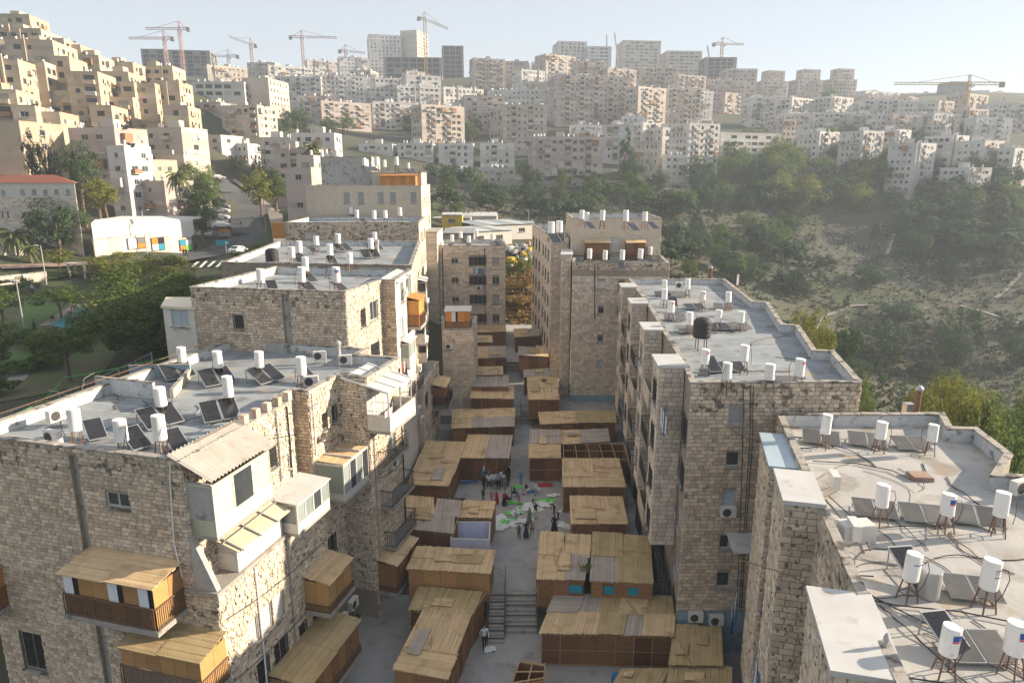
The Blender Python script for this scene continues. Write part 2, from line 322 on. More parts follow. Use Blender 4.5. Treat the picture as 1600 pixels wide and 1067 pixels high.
def wall_grid(mb, fr, z0, z1, ops, m=0, depth=.22, mr=0):
    us = sorted({0.0, fr.L, *[min(max(o[0], 0), fr.L) for o in ops], *[min(max(o[1], 0), fr.L) for o in ops]}); zs = sorted({z0, z1, *[min(max(o[2], z0), z1) for o in ops], *[min(max(o[3], z0), z1) for o in ops]})
    if not ops: mb.face([fr.p(0, z0), fr.p(fr.L, z0), fr.p(fr.L, z1), fr.p(0, z1)], m); return
    for j in range(len(zs) - 1):
        run = None
        for i in range(len(us) - 1):
            cu, cz = (us[i] + us[i + 1]) / 2, (zs[j] + zs[j + 1]) / 2
            hole = any(o[0] < cu < o[1] and o[2] < cz < o[3] for o in ops)
            if not hole and run is None: run = us[i]
            if run is not None and (hole or i == len(us) - 2):
                e = us[i] if hole else us[i + 1]
                mb.face([fr.p(run, zs[j]), fr.p(e, zs[j]), fr.p(e, zs[j + 1]), fr.p(run, zs[j + 1])], m); run = None
    for o in ops:
        a, b, c, d = max(o[0], 0), min(o[1], fr.L), max(o[2], z0), min(o[3], z1)
        q = lambda u, z, k: fr.p(u, z, -k)
        mb.face([q(a, c, 0), q(a, d, 0), q(a, d, depth), q(a, c, depth)], mr); mb.face([q(b, c, 0), q(b, c, depth), q(b, d, depth), q(b, d, 0)], mr)
        mb.face([q(a, c, 0), q(a, c, depth), q(b, c, depth), q(b, c, 0)], mr); mb.face([q(a, d, 0), q(b, d, 0), q(b, d, depth), q(a, d, depth)], mr)
# unit stones: front at -y
def _stone(seed):
    r = random.Random(seed); mb = MB(); b = .07
    f = [(-.5 + b * r.uniform(.6, 1.6), -.5, -.5 + b * 1.5), (.5 - b * r.uniform(.6, 1.6), -.5, -.5 + b * 1.5), (.5 - b, -.5, .5 - b * r.uniform(1, 2)), (-.5 + b, -.5, .5 - b * r.uniform(1, 2))]
    k = [(-.5, .5, -.5), (.5, .5, -.5), (.5, .5, .5), (-.5, .5, .5)]; c = (r.uniform(-.15, .15), -.62, r.uniform(-.15, .15))
    i = 0; mb.v = f + k + [c]
    mb.f = [(0, 1, 8), (1, 2, 8), (2, 3, 8), (3, 0, 8), (4, 5, 1, 0), (5, 6, 2, 1), (6, 7, 3, 2), (7, 4, 0, 3)]; mb.m = [0] * 8
    return mb
STONES = [_stone(i) for i in range(6)]
def stone_mesh(k, m):
    n = 'stone_%s_%d' % (m, k)
    return bpy.data.meshes.get(n) or STONES[k].mesh(n, m)
def stones(fr, z0, z1, ops, L=(.36, .72), hc=.27, seed=1, prot=(.025, .065), u0=0.0, u1=None):
    r = random.Random(seed); out = []; u1 = fr.L if u1 is None else u1; n = max(1, round((z1 - z0) / hc)); h = (z1 - z0) / n
    for j in range(n):
        za, zb = z0 + j * h, z0 + (j + 1) * h; u = u0 - r.uniform(0, .3)
        while u < u1 - .05:
            l = r.uniform(*L); a, b = max(u, u0), min(u + l, u1); u += l
            segs = [(a, b)]
            for o in ops:
                if o[2] < zb - .04 and o[3] > za + .04:
                    ns = []
                    for (p, q) in segs:
                        if o[1] <= p or o[0] >= q: ns.append((p, q))
                        else:
                            if o[0] - p > .06: ns.append((p, o[0]))
                            if q - o[1] > .06: ns.append((o[1], q))
                    segs = ns
            for (p, q) in segs:
                if q - p > .07: out.append((p, q, za, zb, r.uniform(*prot), r.randrange(6)))
    return out
WINM = {}
def win_mesh(kind, w, h):
    """window parts in local x,z (centre) and y inwards: (name, mesh)"""
    key = (kind, round(w, 1), round(h, 1))
    if key in WINM: return WINM[key]
    res = []; fw = .06; fm = MB()
    for (cx, cz, sx, sz) in ((0, h / 2 - fw / 2, w, fw), (0, -h / 2 + fw / 2, w, fw), (-w / 2 + fw / 2, 0, fw, h), (w / 2 - fw / 2, 0, fw, h)): fm.box(cx, .10, cz, sx, .07, sz)
    n = max(1, round(w / .7))
    for i in range(1, n): fm.box(-w / 2 + w * i / n, .10, 0, .05, .06, h)
    res.append(('window', fm.mesh('win_frame', 'frame')))
    pm = MB(); pm.box(0, .13, 0, w - .04, .02, h - .04)
    res.append(('pane', pm.mesh('win_pane', {'dark': 'glass', 'grille': 'glass', 'shutter': 'shutter', 'greyshutter': 'shutter_gr', 'frost': 'glass_gr', 'blue': 'glass_bl', 'open': 'dark'}[kind])))
    sm = MB(); sm.box(0, -.05, -h / 2 - .045, w + .16, .22, .08); res.append(('sill', sm.mesh('win_sill', 'coping')))
    if kind in ('grille', 'open'):
        gm = MB(); k = max(3, int(w / .13))
        for i in range(k + 1): gm.box(-w / 2 + w * i / k, -.03, 0, .022, .022, h)
        for j in range(3): gm.box(0, -.03, -h / 2 + h * (j + .5) / 3, w, .02, .022)
        res.append(('grille', gm.mesh('win_grille', 'darkmetal')))
    WINM[key] = res; return res
class Bld:
    def __init__(s, name, label, cat, poly, z0, z1, zroof=None, group=None, root=None):
        s.poly = [Vector((p[0], p[1])) for p in poly]
        ar = sum(a.x * b.y - b.x * a.y for a, b in zip(s.poly, s.poly[1:] + s.poly[:1]))
        if ar < 0: s.poly.reverse()
        c = sum(s.poly, Vector((0, 0))) / len(poly)
        s.root = root or thing(name, label, cat, (c.x, c.y, z0), group=group); s.z0, s.z1 = z0, z1; s.zr = z1 - .6 if zroof is None else zroof
        n = len(poly); s.fr = [Fr(s.poly[i], s.poly[(i + 1) % n]) for i in range(n)]; s.op = [[] for _ in s.fr]; s.ws = []
    def edge(s, A, B):
        """the edge that runs closest to the points A, B (any direction)"""
        A, B = Vector(A[:2]), Vector(B[:2]); best = None
        for i, f in enumerate(s.fr):
            a, b = f.A.xy, (f.A + f.u * f.L).xy; d = min((a - A).length + (b - B).length, (a - B).length + (b - A).length)
            if best is None or d < best[0]: best = (d, i)
        return best[1]
    def win(s, i, px, py, w, h, kind='dark'):
        u, z = s.fr[i].hit(px, py); s.winuz(i, u, z, w, h, kind)
    def winuz(s, i, u, z, w, h, kind='dark'):
        if u - w / 2 < .05 or u + w / 2 > s.fr[i].L - .05: return
        w, h = round(w, 1), round(h, 1)
        for o in s.op[i]:
            if u - w / 2 < o[1] + .1 and u + w / 2 > o[0] - .1 and z - h / 2 < o[3] + .1 and z + h / 2 > o[2] - .1: return
        s.op[i].append((u - w / 2, u + w / 2, z - h / 2, z + h / 2)); s.ws.append((i, u, z, w, h, kind))
    def finish(s, stone={}, wallm='mortar', roofm='roof_grey', par=.28, ind=None, inm='parapet_in', copm='coping', seed=1, nind=300, wallmats=None):
        root = s.root; off = parent_world(root); mb = MB(); mats = [wallm]
        for i, f in enumerate(s.fr):
            mi = 0
            if wallmats and i in wallmats:
                if wallmats[i] not in mats: mats.append(wallmats[i])
                mi = mats.index(wallmats[i])
            wall_grid(mb, f, s.z0, s.z1, s.op[i], mi, mr=mi)
        mb.build('wall', mats, root)
        if par:
            inn = inset(s.poly, par); pm = MB(); n = len(inn); o2 = inset(s.poly, -.05); i2 = inset(s.poly, par + .03)
            for k in range(n):
                k2 = (k + 1) % n; v3 = lambda p, z: (p.x, p.y, z)
                pm.face([v3(inn[k2], s.zr), v3(inn[k], s.zr), v3(inn[k], s.z1), v3(inn[k2], s.z1)])
            pm.build('parapet', inm, root)
            for k in range(n):      # coping stones along each parapet
                k2 = (k + 1) % n; cm = MB(); L = (o2[k2] - o2[k]).length; q = max(1, int(L / 1.1))
                for j in range(q):
                    a, b = (j + .012) / q, (j + .988) / q; pts = [o2[k].lerp(o2[k2], a), o2[k].lerp(o2[k2], b), i2[k].lerp(i2[k2], b), i2[k].lerp(i2[k2], a)]
                    cm.prism(pts, s.z1, s.z1 + .09 + rnd.uniform(-.015, .02))
                cm.build('coping', copm, root)
            rm = MB(); rm.face([(p.x, p.y, s.zr) for p in inn]); s.roof = rm.build('roof', roofm, root)
        else:
            rm = MB(); rm.prism(inset(s.poly, -.12), s.z1, s.z1 + .18); rm.build('roof', roofm, root)
        for (i, u, z, w, h, kind) in s.ws:
            f = s.fr[i]; first = None
            for nm, me in win_mesh(kind, w, h):
                o = link(nm, me, first or root)
                if first is None: o.matrix_local = Matrix.Translation(-off) @ f.M4(u, z); first = o
        for i, sp in [(i, q) for i, qs in stone.items() for q in (qs if isinstance(qs, list) else [qs])]:     # {edge: (material, z0, z1, hc) or a list of these}
            f = s.fr[i]; ss = stones(f, sp[1], sp[2], s.op[i], hc=sp[3] if len(sp) > 3 else .27, L=sp[4] if len(sp) > 4 else (.36, .72), seed=seed * 31 + i + int(sp[1] * 7))
            pick = []
            if ind and i in ind:
                sc = []
                for k, (a, b, za, zb, pr, v) in enumerate(ss):
                    p = f.p((a + b) / 2, (za + zb) / 2); q = proj(p)
                    if -5 < q[0] < 1605 and -5 < q[1] < 1072 and q[2] > 1: sc.append(((b - a) * (zb - za) / q[2] ** 2, k))
                pick = set(k for _, k in sorted(sc, reverse=True)[:ind[i]]) if not isinstance(ind[i], str) else []
            sm = MB()
            for k, (a, b, za, zb, pr, v) in enumerate(ss):
                g = .010; M4 = f.M4((a + b) / 2, (za + zb) / 2, pr / 2 - .004, b - a - 2 * g, pr, zb - za - 2 * g)
                if k in pick:
                    o = link('stone', stone_mesh(v, sp[0]), root); o.matrix_local = Matrix.Translation(-off) @ M4
                else:
                    st = STONES[v]; bi = len(sm.v); sm.v += [tuple(M4 @ Vector(p)) for p in st.v]; sm.f += [tuple(bi + x for x in q) for q in st.f]; sm.m += [0] * 8
            if sm.f: o = sm.build('stonework', sp[0], root); o['kind'] = 'stuff'
        return s
# ---------------------------------------------------------------- things that hang on facades
def ac_proto():
    t = thing('air_conditioner', None, None); b = MB(); b.box(0, -.19, 0, .86, .32, .62); b.build('casing', 'acwhite', t)
    g = MB(); pts = 14
    g.tube([(-.12, -.352, 0), (-.12, -.362, 0)], .25, 14); g.build('fan_grille', 'darkmetal', t)
    g = MB()
    for x in (-.3, .3): g.bar((x, 0, -.33), (x, -.36, -.33), .035); g.bar((x, 0, -.6), (x, -.33, -.34), .03)
    g.build('bracket', 'steel', t)
    g = MB(); g.tube([(.36, -.1, -.28), (.40, -.05, -.5), (.38, -.03, -1.1)], .02, 5); g.build('pipe', 'white_cloth', t); return t
AC = ac_proto(); ACN = [0]
def ac(fr, px, py, label, out=0.0, group='air conditioners on the facades'):
    u, z = fr.hit(px, py, out + .2); p = fr.p(u, z, out); o = place(AC, ACN[0], p, math.atan2(fr.u.y, fr.u.x), label=label, cat='air conditioner', group=group); ACN[0] += 1
def ac_roof(px, py, z, rz, label):
    p = atZ(px, py, z + .35); o = place(AC, ACN[0], (p.x, p.y, z + .61), rz, label=label, cat='air conditioner', group='air conditioners on the roofs'); ACN[0] += 1
def room(root, fr, u0, u1, z0, z1, d, wallm='plaster', roofm='tin', panes='glass_gr', sill=1.0, slope=.25, roof_over=.15, name='enclosed_balcony', npan=None, side_glass=True):
    """glazed-in balcony projecting d from a facade"""
    s0 = MB(); fr.box(s0, u0, u1, z0 - .16, z0, 0, d); part = s0.build(name, 'concrete', root)
    b = MB(); t = .08
    fr.box(b, u0, u1, z0, z0 + sill, d - t, d); fr.box(b, u0, u0 + t, z0, z0 + sill, 0, d - t); fr.box(b, u1 - t, u1, z0, z0 + sill, 0, d - t)
    zt = z1 - slope - .12; fr.box(b, u0, u1, zt, zt + .12, d - t, d)
    n = npan or max(2, round((u1 - u0) / .85)); k = (u1 - u0) / n
    for i in range(n + 1): uu = u0 + i * k; fr.box(b, max(u0, uu - .04), min(u1, uu + .04), z0 + sill, zt, d - t, d)
    for uu in (u0, u1 - t): fr.box(b, uu, uu + t, z0 + sill, z1 - .05, 0, .08); fr.box(b, uu, uu + t, zt, zt + .1, .08, d - t)
    b.build('wall', wallm, part)
    for i in range(n):
        g = MB(); fr.box(g, u0 + i * k + .04, u0 + (i + 1) * k - .04, z0 + sill, zt, d - .05, d - .03)
        g.build('pane', panes if isinstance(panes, str) else panes[i % len(panes)], part)
    for uu in (u0 + .03, u1 - .05):
        g = MB(); fr.box(g, uu, uu + .02, z0 + sill, zt, .08, d - t); g.build('pane', (panes if isinstance(panes, str) else panes[0]) if side_glass else wallm, part)
    if roofm:
        r = MB(); o = roof_over; p = lambda u, z, q: fr.p(u, z, q)
        r.pbox(p(u0 - o, z1, 0), fr.u * (u1 - u0 + 2 * o), fr.n * (d + o) + Vector((0, 0, -slope)), Vector((0, 0, .05))); r.build('roof', roofm, part)
    return part
def rail(mb, pts, h=1.0, gap=.13, wd=.022, m=0):
    for a, b in zip(pts, pts[1:]):
        a, b = Vector(a), Vector(b); L = (b - a).length; n = max(1, int(L / gap)); up = Vector((0, 0, h))
        mb.bar(a + up, b + up, .05, m); mb.bar(a + up * .1, b + up * .1, .03, m)
        for i in range(n + 1): q = a.lerp(b, i / n); mb.bar(q, q + up, wd, m)
def balcony(root, fr, u0, u1, z, d, h=1.0, m='darkmetal', solid=None):
    s0 = MB(); fr.box(s0, u0, u1, z - .2, z, 0, d); part = s0.build('balcony', 'concrete', root)
    if solid:
        b = MB(); fr.box(b, u0, u1, z, z + h, d - .1, d); fr.box(b, u0, u0 + .1, z, z + h, 0, d - .1); fr.box(b, u1 - .1, u1, z, z + h, 0, d - .1); b.build('balustrade', solid, part)
    else:
        b = MB(); rail(b, [fr.p(u0 + .03, z, 0), fr.p(u0 + .03, z, d - .03), fr.p(u1 - .03, z, d - .03), fr.p(u1 - .03, z, 0)], h); b.build('railing', m, part)
    return part
def laundry(fr, px, py, w, label, cols, out=.5, drop=.9, seed=0):
    r = random.Random(seed); u, z = fr.hit(px, py, out); t = thing('washing_line', label, 'laundry', fr.p(u, z, out), group=None); p0 = parent_world(t)
    b = MB(); b.bar(fr.p(u - w / 2, z, 0), fr.p(u - w / 2, z, out + .25), .03); b.bar(fr.p(u + w / 2, z, 0), fr.p(u + w / 2, z, out + .25), .03)
    for o in (out - .1, out + .15): b.bar(fr.p(u - w / 2, z, o), fr.p(u + w / 2, z, o), .012)
    b.build('line', 'steel', t); x = u - w / 2 + .05; i = 0
    while x < u + w / 2 - .2:
        ww = r.uniform(.22, .5); dd = drop * r.uniform(.6, 1.15); g = MB(); o = out + r.choice((-.1, .15)); nn = 4
        for k in range(nn):
            a, c = k / nn, (k + 1) / nn; q = lambda tt, zz: fr.p(x + ww * tt, z - zz, o + .03 * math.sin(tt * 9 + i) * (.3 + zz))
            g.face([q(a, 0), q(a, dd), q(c, dd), q(c, 0)])
        g.build('garment', cols[i % len(cols)], t); i += 1; x += ww + r.uniform(.0, .06)
    return t
def wire(name, pts, label, cat='cable', m='hose', r=.02, sag=0.0, group=None, n=6):
    P = [Vector(p) for p in pts]; out = []
    for a, b in zip(P, P[1:]):
        for i in range(n): t = i / n; q = a.lerp(b, t); q.z -= sag * 4 * t * (1 - t); out.append(q)
    out.append(P[-1]); mb = MB(); mb.tube(out, r, 5); return tag(mb.build(name, m), label, cat, group)
def mat_part(root, o, a, b, m, seed, along=0, thick=.045, strip=.1, rag=.08, z_j=.007, name='reed_mat'):
    """a reed mat: parallel strips of uneven length over the parallelogram o, o+a, o+b"""
    r = random.Random(seed); o, a, b = Vector(o), Vector(a), Vector(b); 
    if along: o, a, b = o, b, a
    n = max(3, int(b.length / strip)); up = Vector((0, 0, 1)); mb = MB(); la = a.length
    for i in range(n):
        e0 = r.uniform(-rag, rag * .4) / la; e1 = 1 + r.uniform(-rag * .4, rag) / la; sk = r.uniform(-.008, .008)
        p = o + b * ((i + .04) / n) + a * e0 + up * r.uniform(-z_j, z_j); mid = up * r.uniform(-.03, .01)
        mb.pbox(p, a * (e1 - e0) + b * sk, b * (.985 / n), up * thick)
    return mb.build(name, m, root)
# ---------------------------------------------------------------- the setting: terrain, court, stairs, streets
def axis(lo, hi, f0, f1, fine, coarse):
    a = [lo]
    while a[-1] < hi: a.append(a[-1] + (fine if f0 <= a[-1] < f1 else coarse))
    return a
gx = [-2500, -1400, -850] + axis(-560, 760, -136, 110, 2.5, 12) + [1000, 1700, 2500]; gy = [-700, -300, -120] + axis(-60, 880, 0, 240, 2.5, 10) + [1000, 1300, 1900, 2600]
X, Y = np.meshgrid(gx, gy); Zt = tz(X, Y).reshape(X.shape)
rs = np.random.RandomState(3); far = np.clip((Y - 900) / 600, 0, 1) + np.clip((np.abs(X) - 800) / 900, 0, 1); Zt = Zt - far * 40
Zt = Zt + rs.uniform(-.25, .25, X.shape) * (np.hypot(X - 100, Y - 200) < 190) * (X > 28)
nx = len(gx); tv = np.c_[X.ravel(), Y.ravel(), Zt.ravel()].tolist()
tf = [(j * nx + i, j * nx + i + 1, (j + 1) * nx + i + 1, (j + 1) * nx + i) for j in range(len(gy) - 1) for i in range(nx - 1)]
gmat = mat('dry_hillside', (.076, .072, .050), (.056, .060, .036), .06, .95, bump=1, bscale=1.2, stain=((.045, .062, .026), .035, .46, .58, .85), stain2=((.20, .185, .165), .055, .64, .74, .5))
tm = MB(); tm.v, tm.f, tm.m = tv, tf, [0] * len(tf); o = tm.build('terrain', [gmat], smooth=True); o['kind'] = 'structure'
def drape(name, poly_px, m, dz=.06, Yfix=None, n=14, kind='structure'):
    """a sheet laid on the terrain; the quad is given by photo pixels on the ground (near-left, near-right, far-right, far-left)"""
    c = [ghit(*q) if not isinstance(q, Vector) else q for q in poly_px]; mb = MB(); pts = []
    for j in range(n + 1):
        for i in range(n + 1):
            a, b = i / n, j / n; p = (c[0].lerp(c[1], a)).lerp(c[3].lerp(c[2], a), b); pts.append(p)
    zz = tz([p.x for p in pts], [p.y for p in pts])
    mb.v = [(p.x, p.y, z + dz) for p, z in zip(pts, zz)]
    mb.f = [(j * (n + 1) + i, j * (n + 1) + i + 1, (j + 1) * (n + 1) + i + 1, (j + 1) * (n + 1) + i) for j in range(n) for i in range(n)]; mb.m = [0] * len(mb.f)
    o = mb.build(name, m, smooth=True); o['kind'] = kind; return o
def ribbon(name, line, wd, m, dz=.08, side=0.0, kind='structure', nseg=8):
    P = []
    for a, b in zip(line, line[1:]):
        for i in range(nseg): P.append(Vector(a).lerp(Vector(b), i / nseg))
    P.append(Vector(line[-1])); mb = MB(); K = 4
    ws = wd if isinstance(wd, (list, tuple)) else [wd, wd]
    for i, p in enumerate(P):
        d = (P[min(i + 1, len(P) - 1)] - P[max(0, i - 1)]); d.z = 0; d.normalize(); nrm = Vector((d.y, -d.x, 0)); w2 = ws[0] + (ws[1] - ws[0]) * i / (len(P) - 1)
        qs = [p + nrm * (side + w2 * (k / K - .5)) for k in range(K + 1)]; zc = tz([q.x for q in qs], [q.y for q in qs]); zm = float(np.mean(zc))
        mb.v += [(q.x, q.y, zm * .7 + z * .3 + dz) for q, z in zip(qs, zc)]
    mb.f = [(i * (K + 1) + k, i * (K + 1) + k + 1, (i + 1) * (K + 1) + k + 1, (i + 1) * (K + 1) + k) for i in range(len(P) - 1) for k in range(K)]; mb.m = [0] * len(mb.f)
    o = mb.build(name, m, smooth=True)
    if kind: o['kind'] = kind
    return o
c = MB(); c.prism([(-20, 14), (16, 14), (16, 40.4), (-13, 40.4)], -2, 0); struct('lower_court', c, 'court')
c = MB(); c.prism([(-13, 40.4), (-1.55, 40.4), (-1.55, 40.75), (1.75, 40.75), (1.75, 40.4), (14, 40.4), (14, 73), (-12, 73)], -2, 1.4); struct('plaza', c, 'court')
c = MB(); c.prism([(-12, 73), (1.0, 73), (1.0, 74.4), (3.4, 74.4), (3.4, 73), (14, 73), (10, 90.4), (-10, 90.4)], -2, 2.4); struct('upper_court', c, 'court')
c = MB(); c.prism([(-10, 90.4), (-.9, 90.4), (-.9, 92), (1.9, 92), (1.9, 90.4), (8, 90.4), (5, 124), (-4, 124)], -2, 3.5); struct('passage', c, 'court')
def stairs(name, label, x0, x1, y0, z0, n, rise, tread, m='concrete'):
    t = thing(name, label, 'stairs', ((x0 + x1) / 2, y0, z0))
    for i in range(n):
        b = MB(); b.box((x0 + x1) / 2, y0 + i * tread + tread, z0 + (i + .5) * rise, x1 - x0, tread * 2, rise * .999); b.build('step', m, t)
        b = MB(); b.box((x0 + x1) / 2, y0 + i * tread + .02, z0 + (i + 1) * rise - .02, x1 - x0 - .01, .06, .05); b.build('nosing', 'darkmetal' if i % 2 else 'concrete', t)
    return t
stairs('stairs', 'wide concrete stairs climbing from the lower court to the plaza', -.42, 1.6, 38.35, 0, 8, .175, .30)
stairs('stairs', 'narrow stepped ramp beside the wide concrete stairs', -1.5, -.5, 37.4, 0, 14, .10, .235)
stairs('stairs', 'short flight of steps between the middle reed-roofed huts', 1.0, 3.3, 73.0, 1.4, 6, .167, .3)
stairs('stairs', 'upper flight of steps between the far reed-roofed huts', -.8, 1.8, 90.4, 2.4, 7, .157, .3)
def handrail(label, pts, group=None):
    b = MB(); rail(b, pts, .95, .14, .025); return tag(b.build('stair_railing', 'darkmetal'), label, 'railing', group)
handrail('black railing between the wide stairs and the stepped ramp', [(-.46, 38.0, 0), (-.46, 40.75, 1.4), (-.46, 42.3, 1.4)])
handrail('black railing on the hut side of the wide stairs', [(1.68, 38.2, 0), (1.68, 40.75, 1.4), (1.68, 42.0, 1.4)])
handrail('black railing along the edge of the stepped ramp', [(-1.55, 37.2, 0), (-1.55, 40.6, 1.4)])
handrail('black railing on the plaza edge below the honey plywood hut', [(-9, 40.45, 1.4), (-1.6, 40.45, 1.4)])
handrail('black railing on the plaza edge below the hut with blue windows', [(1.75, 40.45, 1.4), (11, 40.45, 1.4)])
handrail('black railing on the short flight of steps', [(1.0, 72.8, 1.4), (1.0, 75, 2.4), (1.0, 76.5, 2.4)])
handrail('black railing on the upper flight of steps', [(-.8, 90.2, 2.4), (-.8, 92.5, 3.5), (-.8, 94, 3.5)])
M['parkmat'] = mat('park_ground_cover', (.085, .125, .045), (.14, .13, .075), .12, .95, bump=.6, bscale=6, stain=((.22, .19, .14), .1, .58, .68, .6))
# streets on the left
road_line = [ghit(*q) for q in [(215, 470), (285, 425), (345, 395), (382, 362), (390, 335), (372, 305), (352, 288), (338, 278)]]
P0 = [Vector((-33.5, 30, 0)), Vector((-31, 48, 0)), Vector((-29, 62, 0)), Vector((-32, 78, 0)), Vector((-44, 98, 0))]
ribbon('road', [ghit(180, 408), ghit(270, 408), ghit(345, 396), ghit(402, 366), ghit(392, 335), ghit(370, 305), ghit(350, 287), ghit(336, 277)], [11, 10], 'asphalt', .30)
ribbon('lane', P0, 5.5, 'asphalt', .16)
ribbon('pavement', [ghit(440, 380), ghit(434, 350), ghit(416, 322), ghit(390, 299), ghit(366, 284)], 3.0, 'pavement', .34)
ribbon('pavement', [ghit(0, 421), ghit(80, 418), ghit(150, 413), ghit(200, 410)], 5, 'redpave', .25)
drape('parking_bay', [(318, 372), (352, 372), (358, 328), (330, 325)], 'asphalt', .20)
drape('park_ground', [(-60, 640), (150, 600), (235, 452), (-20, 448)], 'parkmat', .09, n=26)
drape('lawn', [(30, 520), (105, 500), (95, 470), (30, 475)], 'lawn', .12)
drape('lawn', [(0, 575), (75, 578), (80, 548), (5, 552)], 'lawn', .12)
drape('play_surface', [(78, 513), (120, 522), (150, 490), (128, 484)], 'turq', .16)
drape('path', [(60, 512), (82, 512), (140, 478), (118, 475)], 'pavement', .13)
drape('path', [(-10, 598), (40, 600), (48, 585), (0, 580)], 'pavement', .13)
for i in range(4):
    a = 300 + i * 13
    ribbon('zebra_stripe', [ghit(a, 420), ghit(a + 10, 411)], .55, 'paint', .235, nseg=3)
ribbon('lane_marking', [ghit(392, 372), ghit(400, 357), ghit(392, 335), ghit(371, 306)], .16, 'paint', .235)
# ---------------------------------------------------------------- near blocks, left
e1 = Vector((math.sin(R(15)), math.cos(R(15)))); n1 = Vector((e1.y, -e1.x)); C1 = Vector((-14.3, 27.4))
l1 = lambda s, o: C1 + e1 * s + n1 * o
L1p = [l1(*q) for q in [(0, 0), (8.5, 0), (8.5, -1), (10.2, -1), (10.2, 0), (13.5, 0), (13.5, 2), (18.5, 2), (18.5, -1.2), (20.2, -1.2), (20.2, -12.4), (0, -12.4)]]
L1 = Bld('apartment_block', 'weathered stone apartment block with a corrugated lean-to on its roof corner', 'building', L1p, -1.5, 16.6, 16.0)
fF = L1.edge(l1(0, 0), l1(0, -12.4)); fA = L1.edge(l1(0, 0), l1(8.5, 0)); fN = L1.edge(l1(8.5, -1), l1(10.2, -1)); fW1 = L1.edge(l1(10.2, -1), l1(10.2, 0)); fB = L1.edge(l1(10.2, 0), l1(13.5, 0)); fW2 = L1.edge(l1(13.5, 0), l1(13.5, 2)); fC = L1.edge(l1(13.5, 2), l1(18.5, 2))
FF, FA, FB, FC, FW2 = L1.fr[fF], L1.fr[fA], L1.fr[fB], L1.fr[fC], L1.fr[fW2]
uj = FF.hit(118, 740)[0]; L1.op[fF].append((uj - .24, uj + .24, -1.5, 16.25))
b = MB(); FF.box(b, uj - .24, uj + .24, -1.5, 16.25, -.35, -.2); b.build('joint', 'concrete', L1.root)
SL = (.24, .48)
L1.win(fF, 184, 781, 1.3, .7, 'dark'); L1.win(fF, 52, 1017, 1.4, 2.2, 'open'); L1.win(fF, 10, 1005, 1.0, 1.8, 'open'); L1.win(fF, 205, 1000, .6, .6, 'dark')
for (px, py, w_, h_, k) in [(424, 717, .9, 1.2, 'grille'), (452, 722, .3, .6, 'dark'), (431, 803, .9, 1.2, 'grille'), (453, 800, .3, .6, 'dark'), (405, 735, .5, 1.0, 'grille'), (470, 1000, .8, 1.3, 'open')]: L1.win(fA, px, py, w_, h_, k)
for (px, py, w_, h_, k) in [(507, 658, .6, 1.1, 'grille'), (522, 646, .6, 1.1, 'grille'), (520, 737, 1.2, 1.5, 'shutter'), (518, 850, 1.1, 1.2, 'grille')]: L1.win(fB, px, py, w_, h_, k)
for (px, py, w_, h_, k) in [(613, 690, .9, 1.1, 'frost'), (615, 640, 1.5, 1.3, 'dark'), (598, 880, .8, 1.1, 'blue'), (583, 895, .8, 1.1, 'blue'), (612, 845, 2.0, 1.0, 'grille'), (622, 950, .8, 1.0, 'dark')]: L1.win(fC, px, py, w_, h_, k)
L1.finish({fF: [('stone_mould', 15.4, 16.6, .2, SL), ('stone', -1, 15.4, .2, SL)], fA: ('stone_worn', 6, 16.6, .2, SL), fB: ('stone_worn', 4, 16.6, .2, SL), fC: [('stone_worn', 11.5, 16.6, .2, SL), ('stone', 0, 11.5, .2, SL)], fN: ('stone_worn', 5, 16.6, .2, SL), fW1: ('stone', 4, 16.6, .2, SL), fW2: ('stone_worn', 2, 16.6, .2, SL)}, ind={fF: 200, fA: 60, fC: 20, fB: 20}, seed=1)
# lower storeys step forward of the upper facade on a concrete bracket
lowp = [l1(*q) for q in [(-.02, -.3), (-.02, 1.15), (9.3, 1.15), (9.3, -.3)]]
LW = Bld('', '', '', lowp, -1.5, 10.3, root=L1.root)
gF = LW.edge(l1(-.02, -.3), l1(-.02, 1.15)); gA = LW.edge(l1(0, 1.15), l1(9.3, 1.15)); GA = LW.fr[gA]
for (px, py, w_, h_, k) in [(474, 992, .8, 1.5, 'open'), (496, 968, .8, 1.5, 'open'), (440, 1022, 1.2, 1.7, 'open'), (412, 1050, 1.0, 1.6, 'open')]: LW.win(gA, px, py, w_, h_, k)
u0, zz = GA.hit(388, 998); u1, _ = GA.hit(445, 938)
for i in range(3): LW.winuz(gA, u0 + (u1 - u0) * (i + .5) / 3, zz + .1, (u1 - u0) / 3 - .12, 1.4, 'shutter')
LW.finish({gA: ('stone_worn', -1, 10.3, .2, SL), gF: ('stone_mould', -1, 10.3, .2, SL)}, par=0, roofm='concrete', seed=5)
b = MB(); pA, pB, pC = l1(0, .0), l1(0, 1.15), l1(.3, 0)
b.v = [(*l1(0, 0), 13.2), (*l1(0, 1.15), 10.48), (*l1(0, 0), 10.48), (*l1(.28, 0), 13.2), (*l1(.28, 1.15), 10.48), (*l1(.28, 0), 10.48)]; b.f = [(0, 2, 1), (3, 4, 5), (0, 1, 4, 3), (0, 3, 5, 2), (1, 2, 5, 4)]; b.m = [0] * 5
b.build('bracket', 'plaster_grey', L1.root)
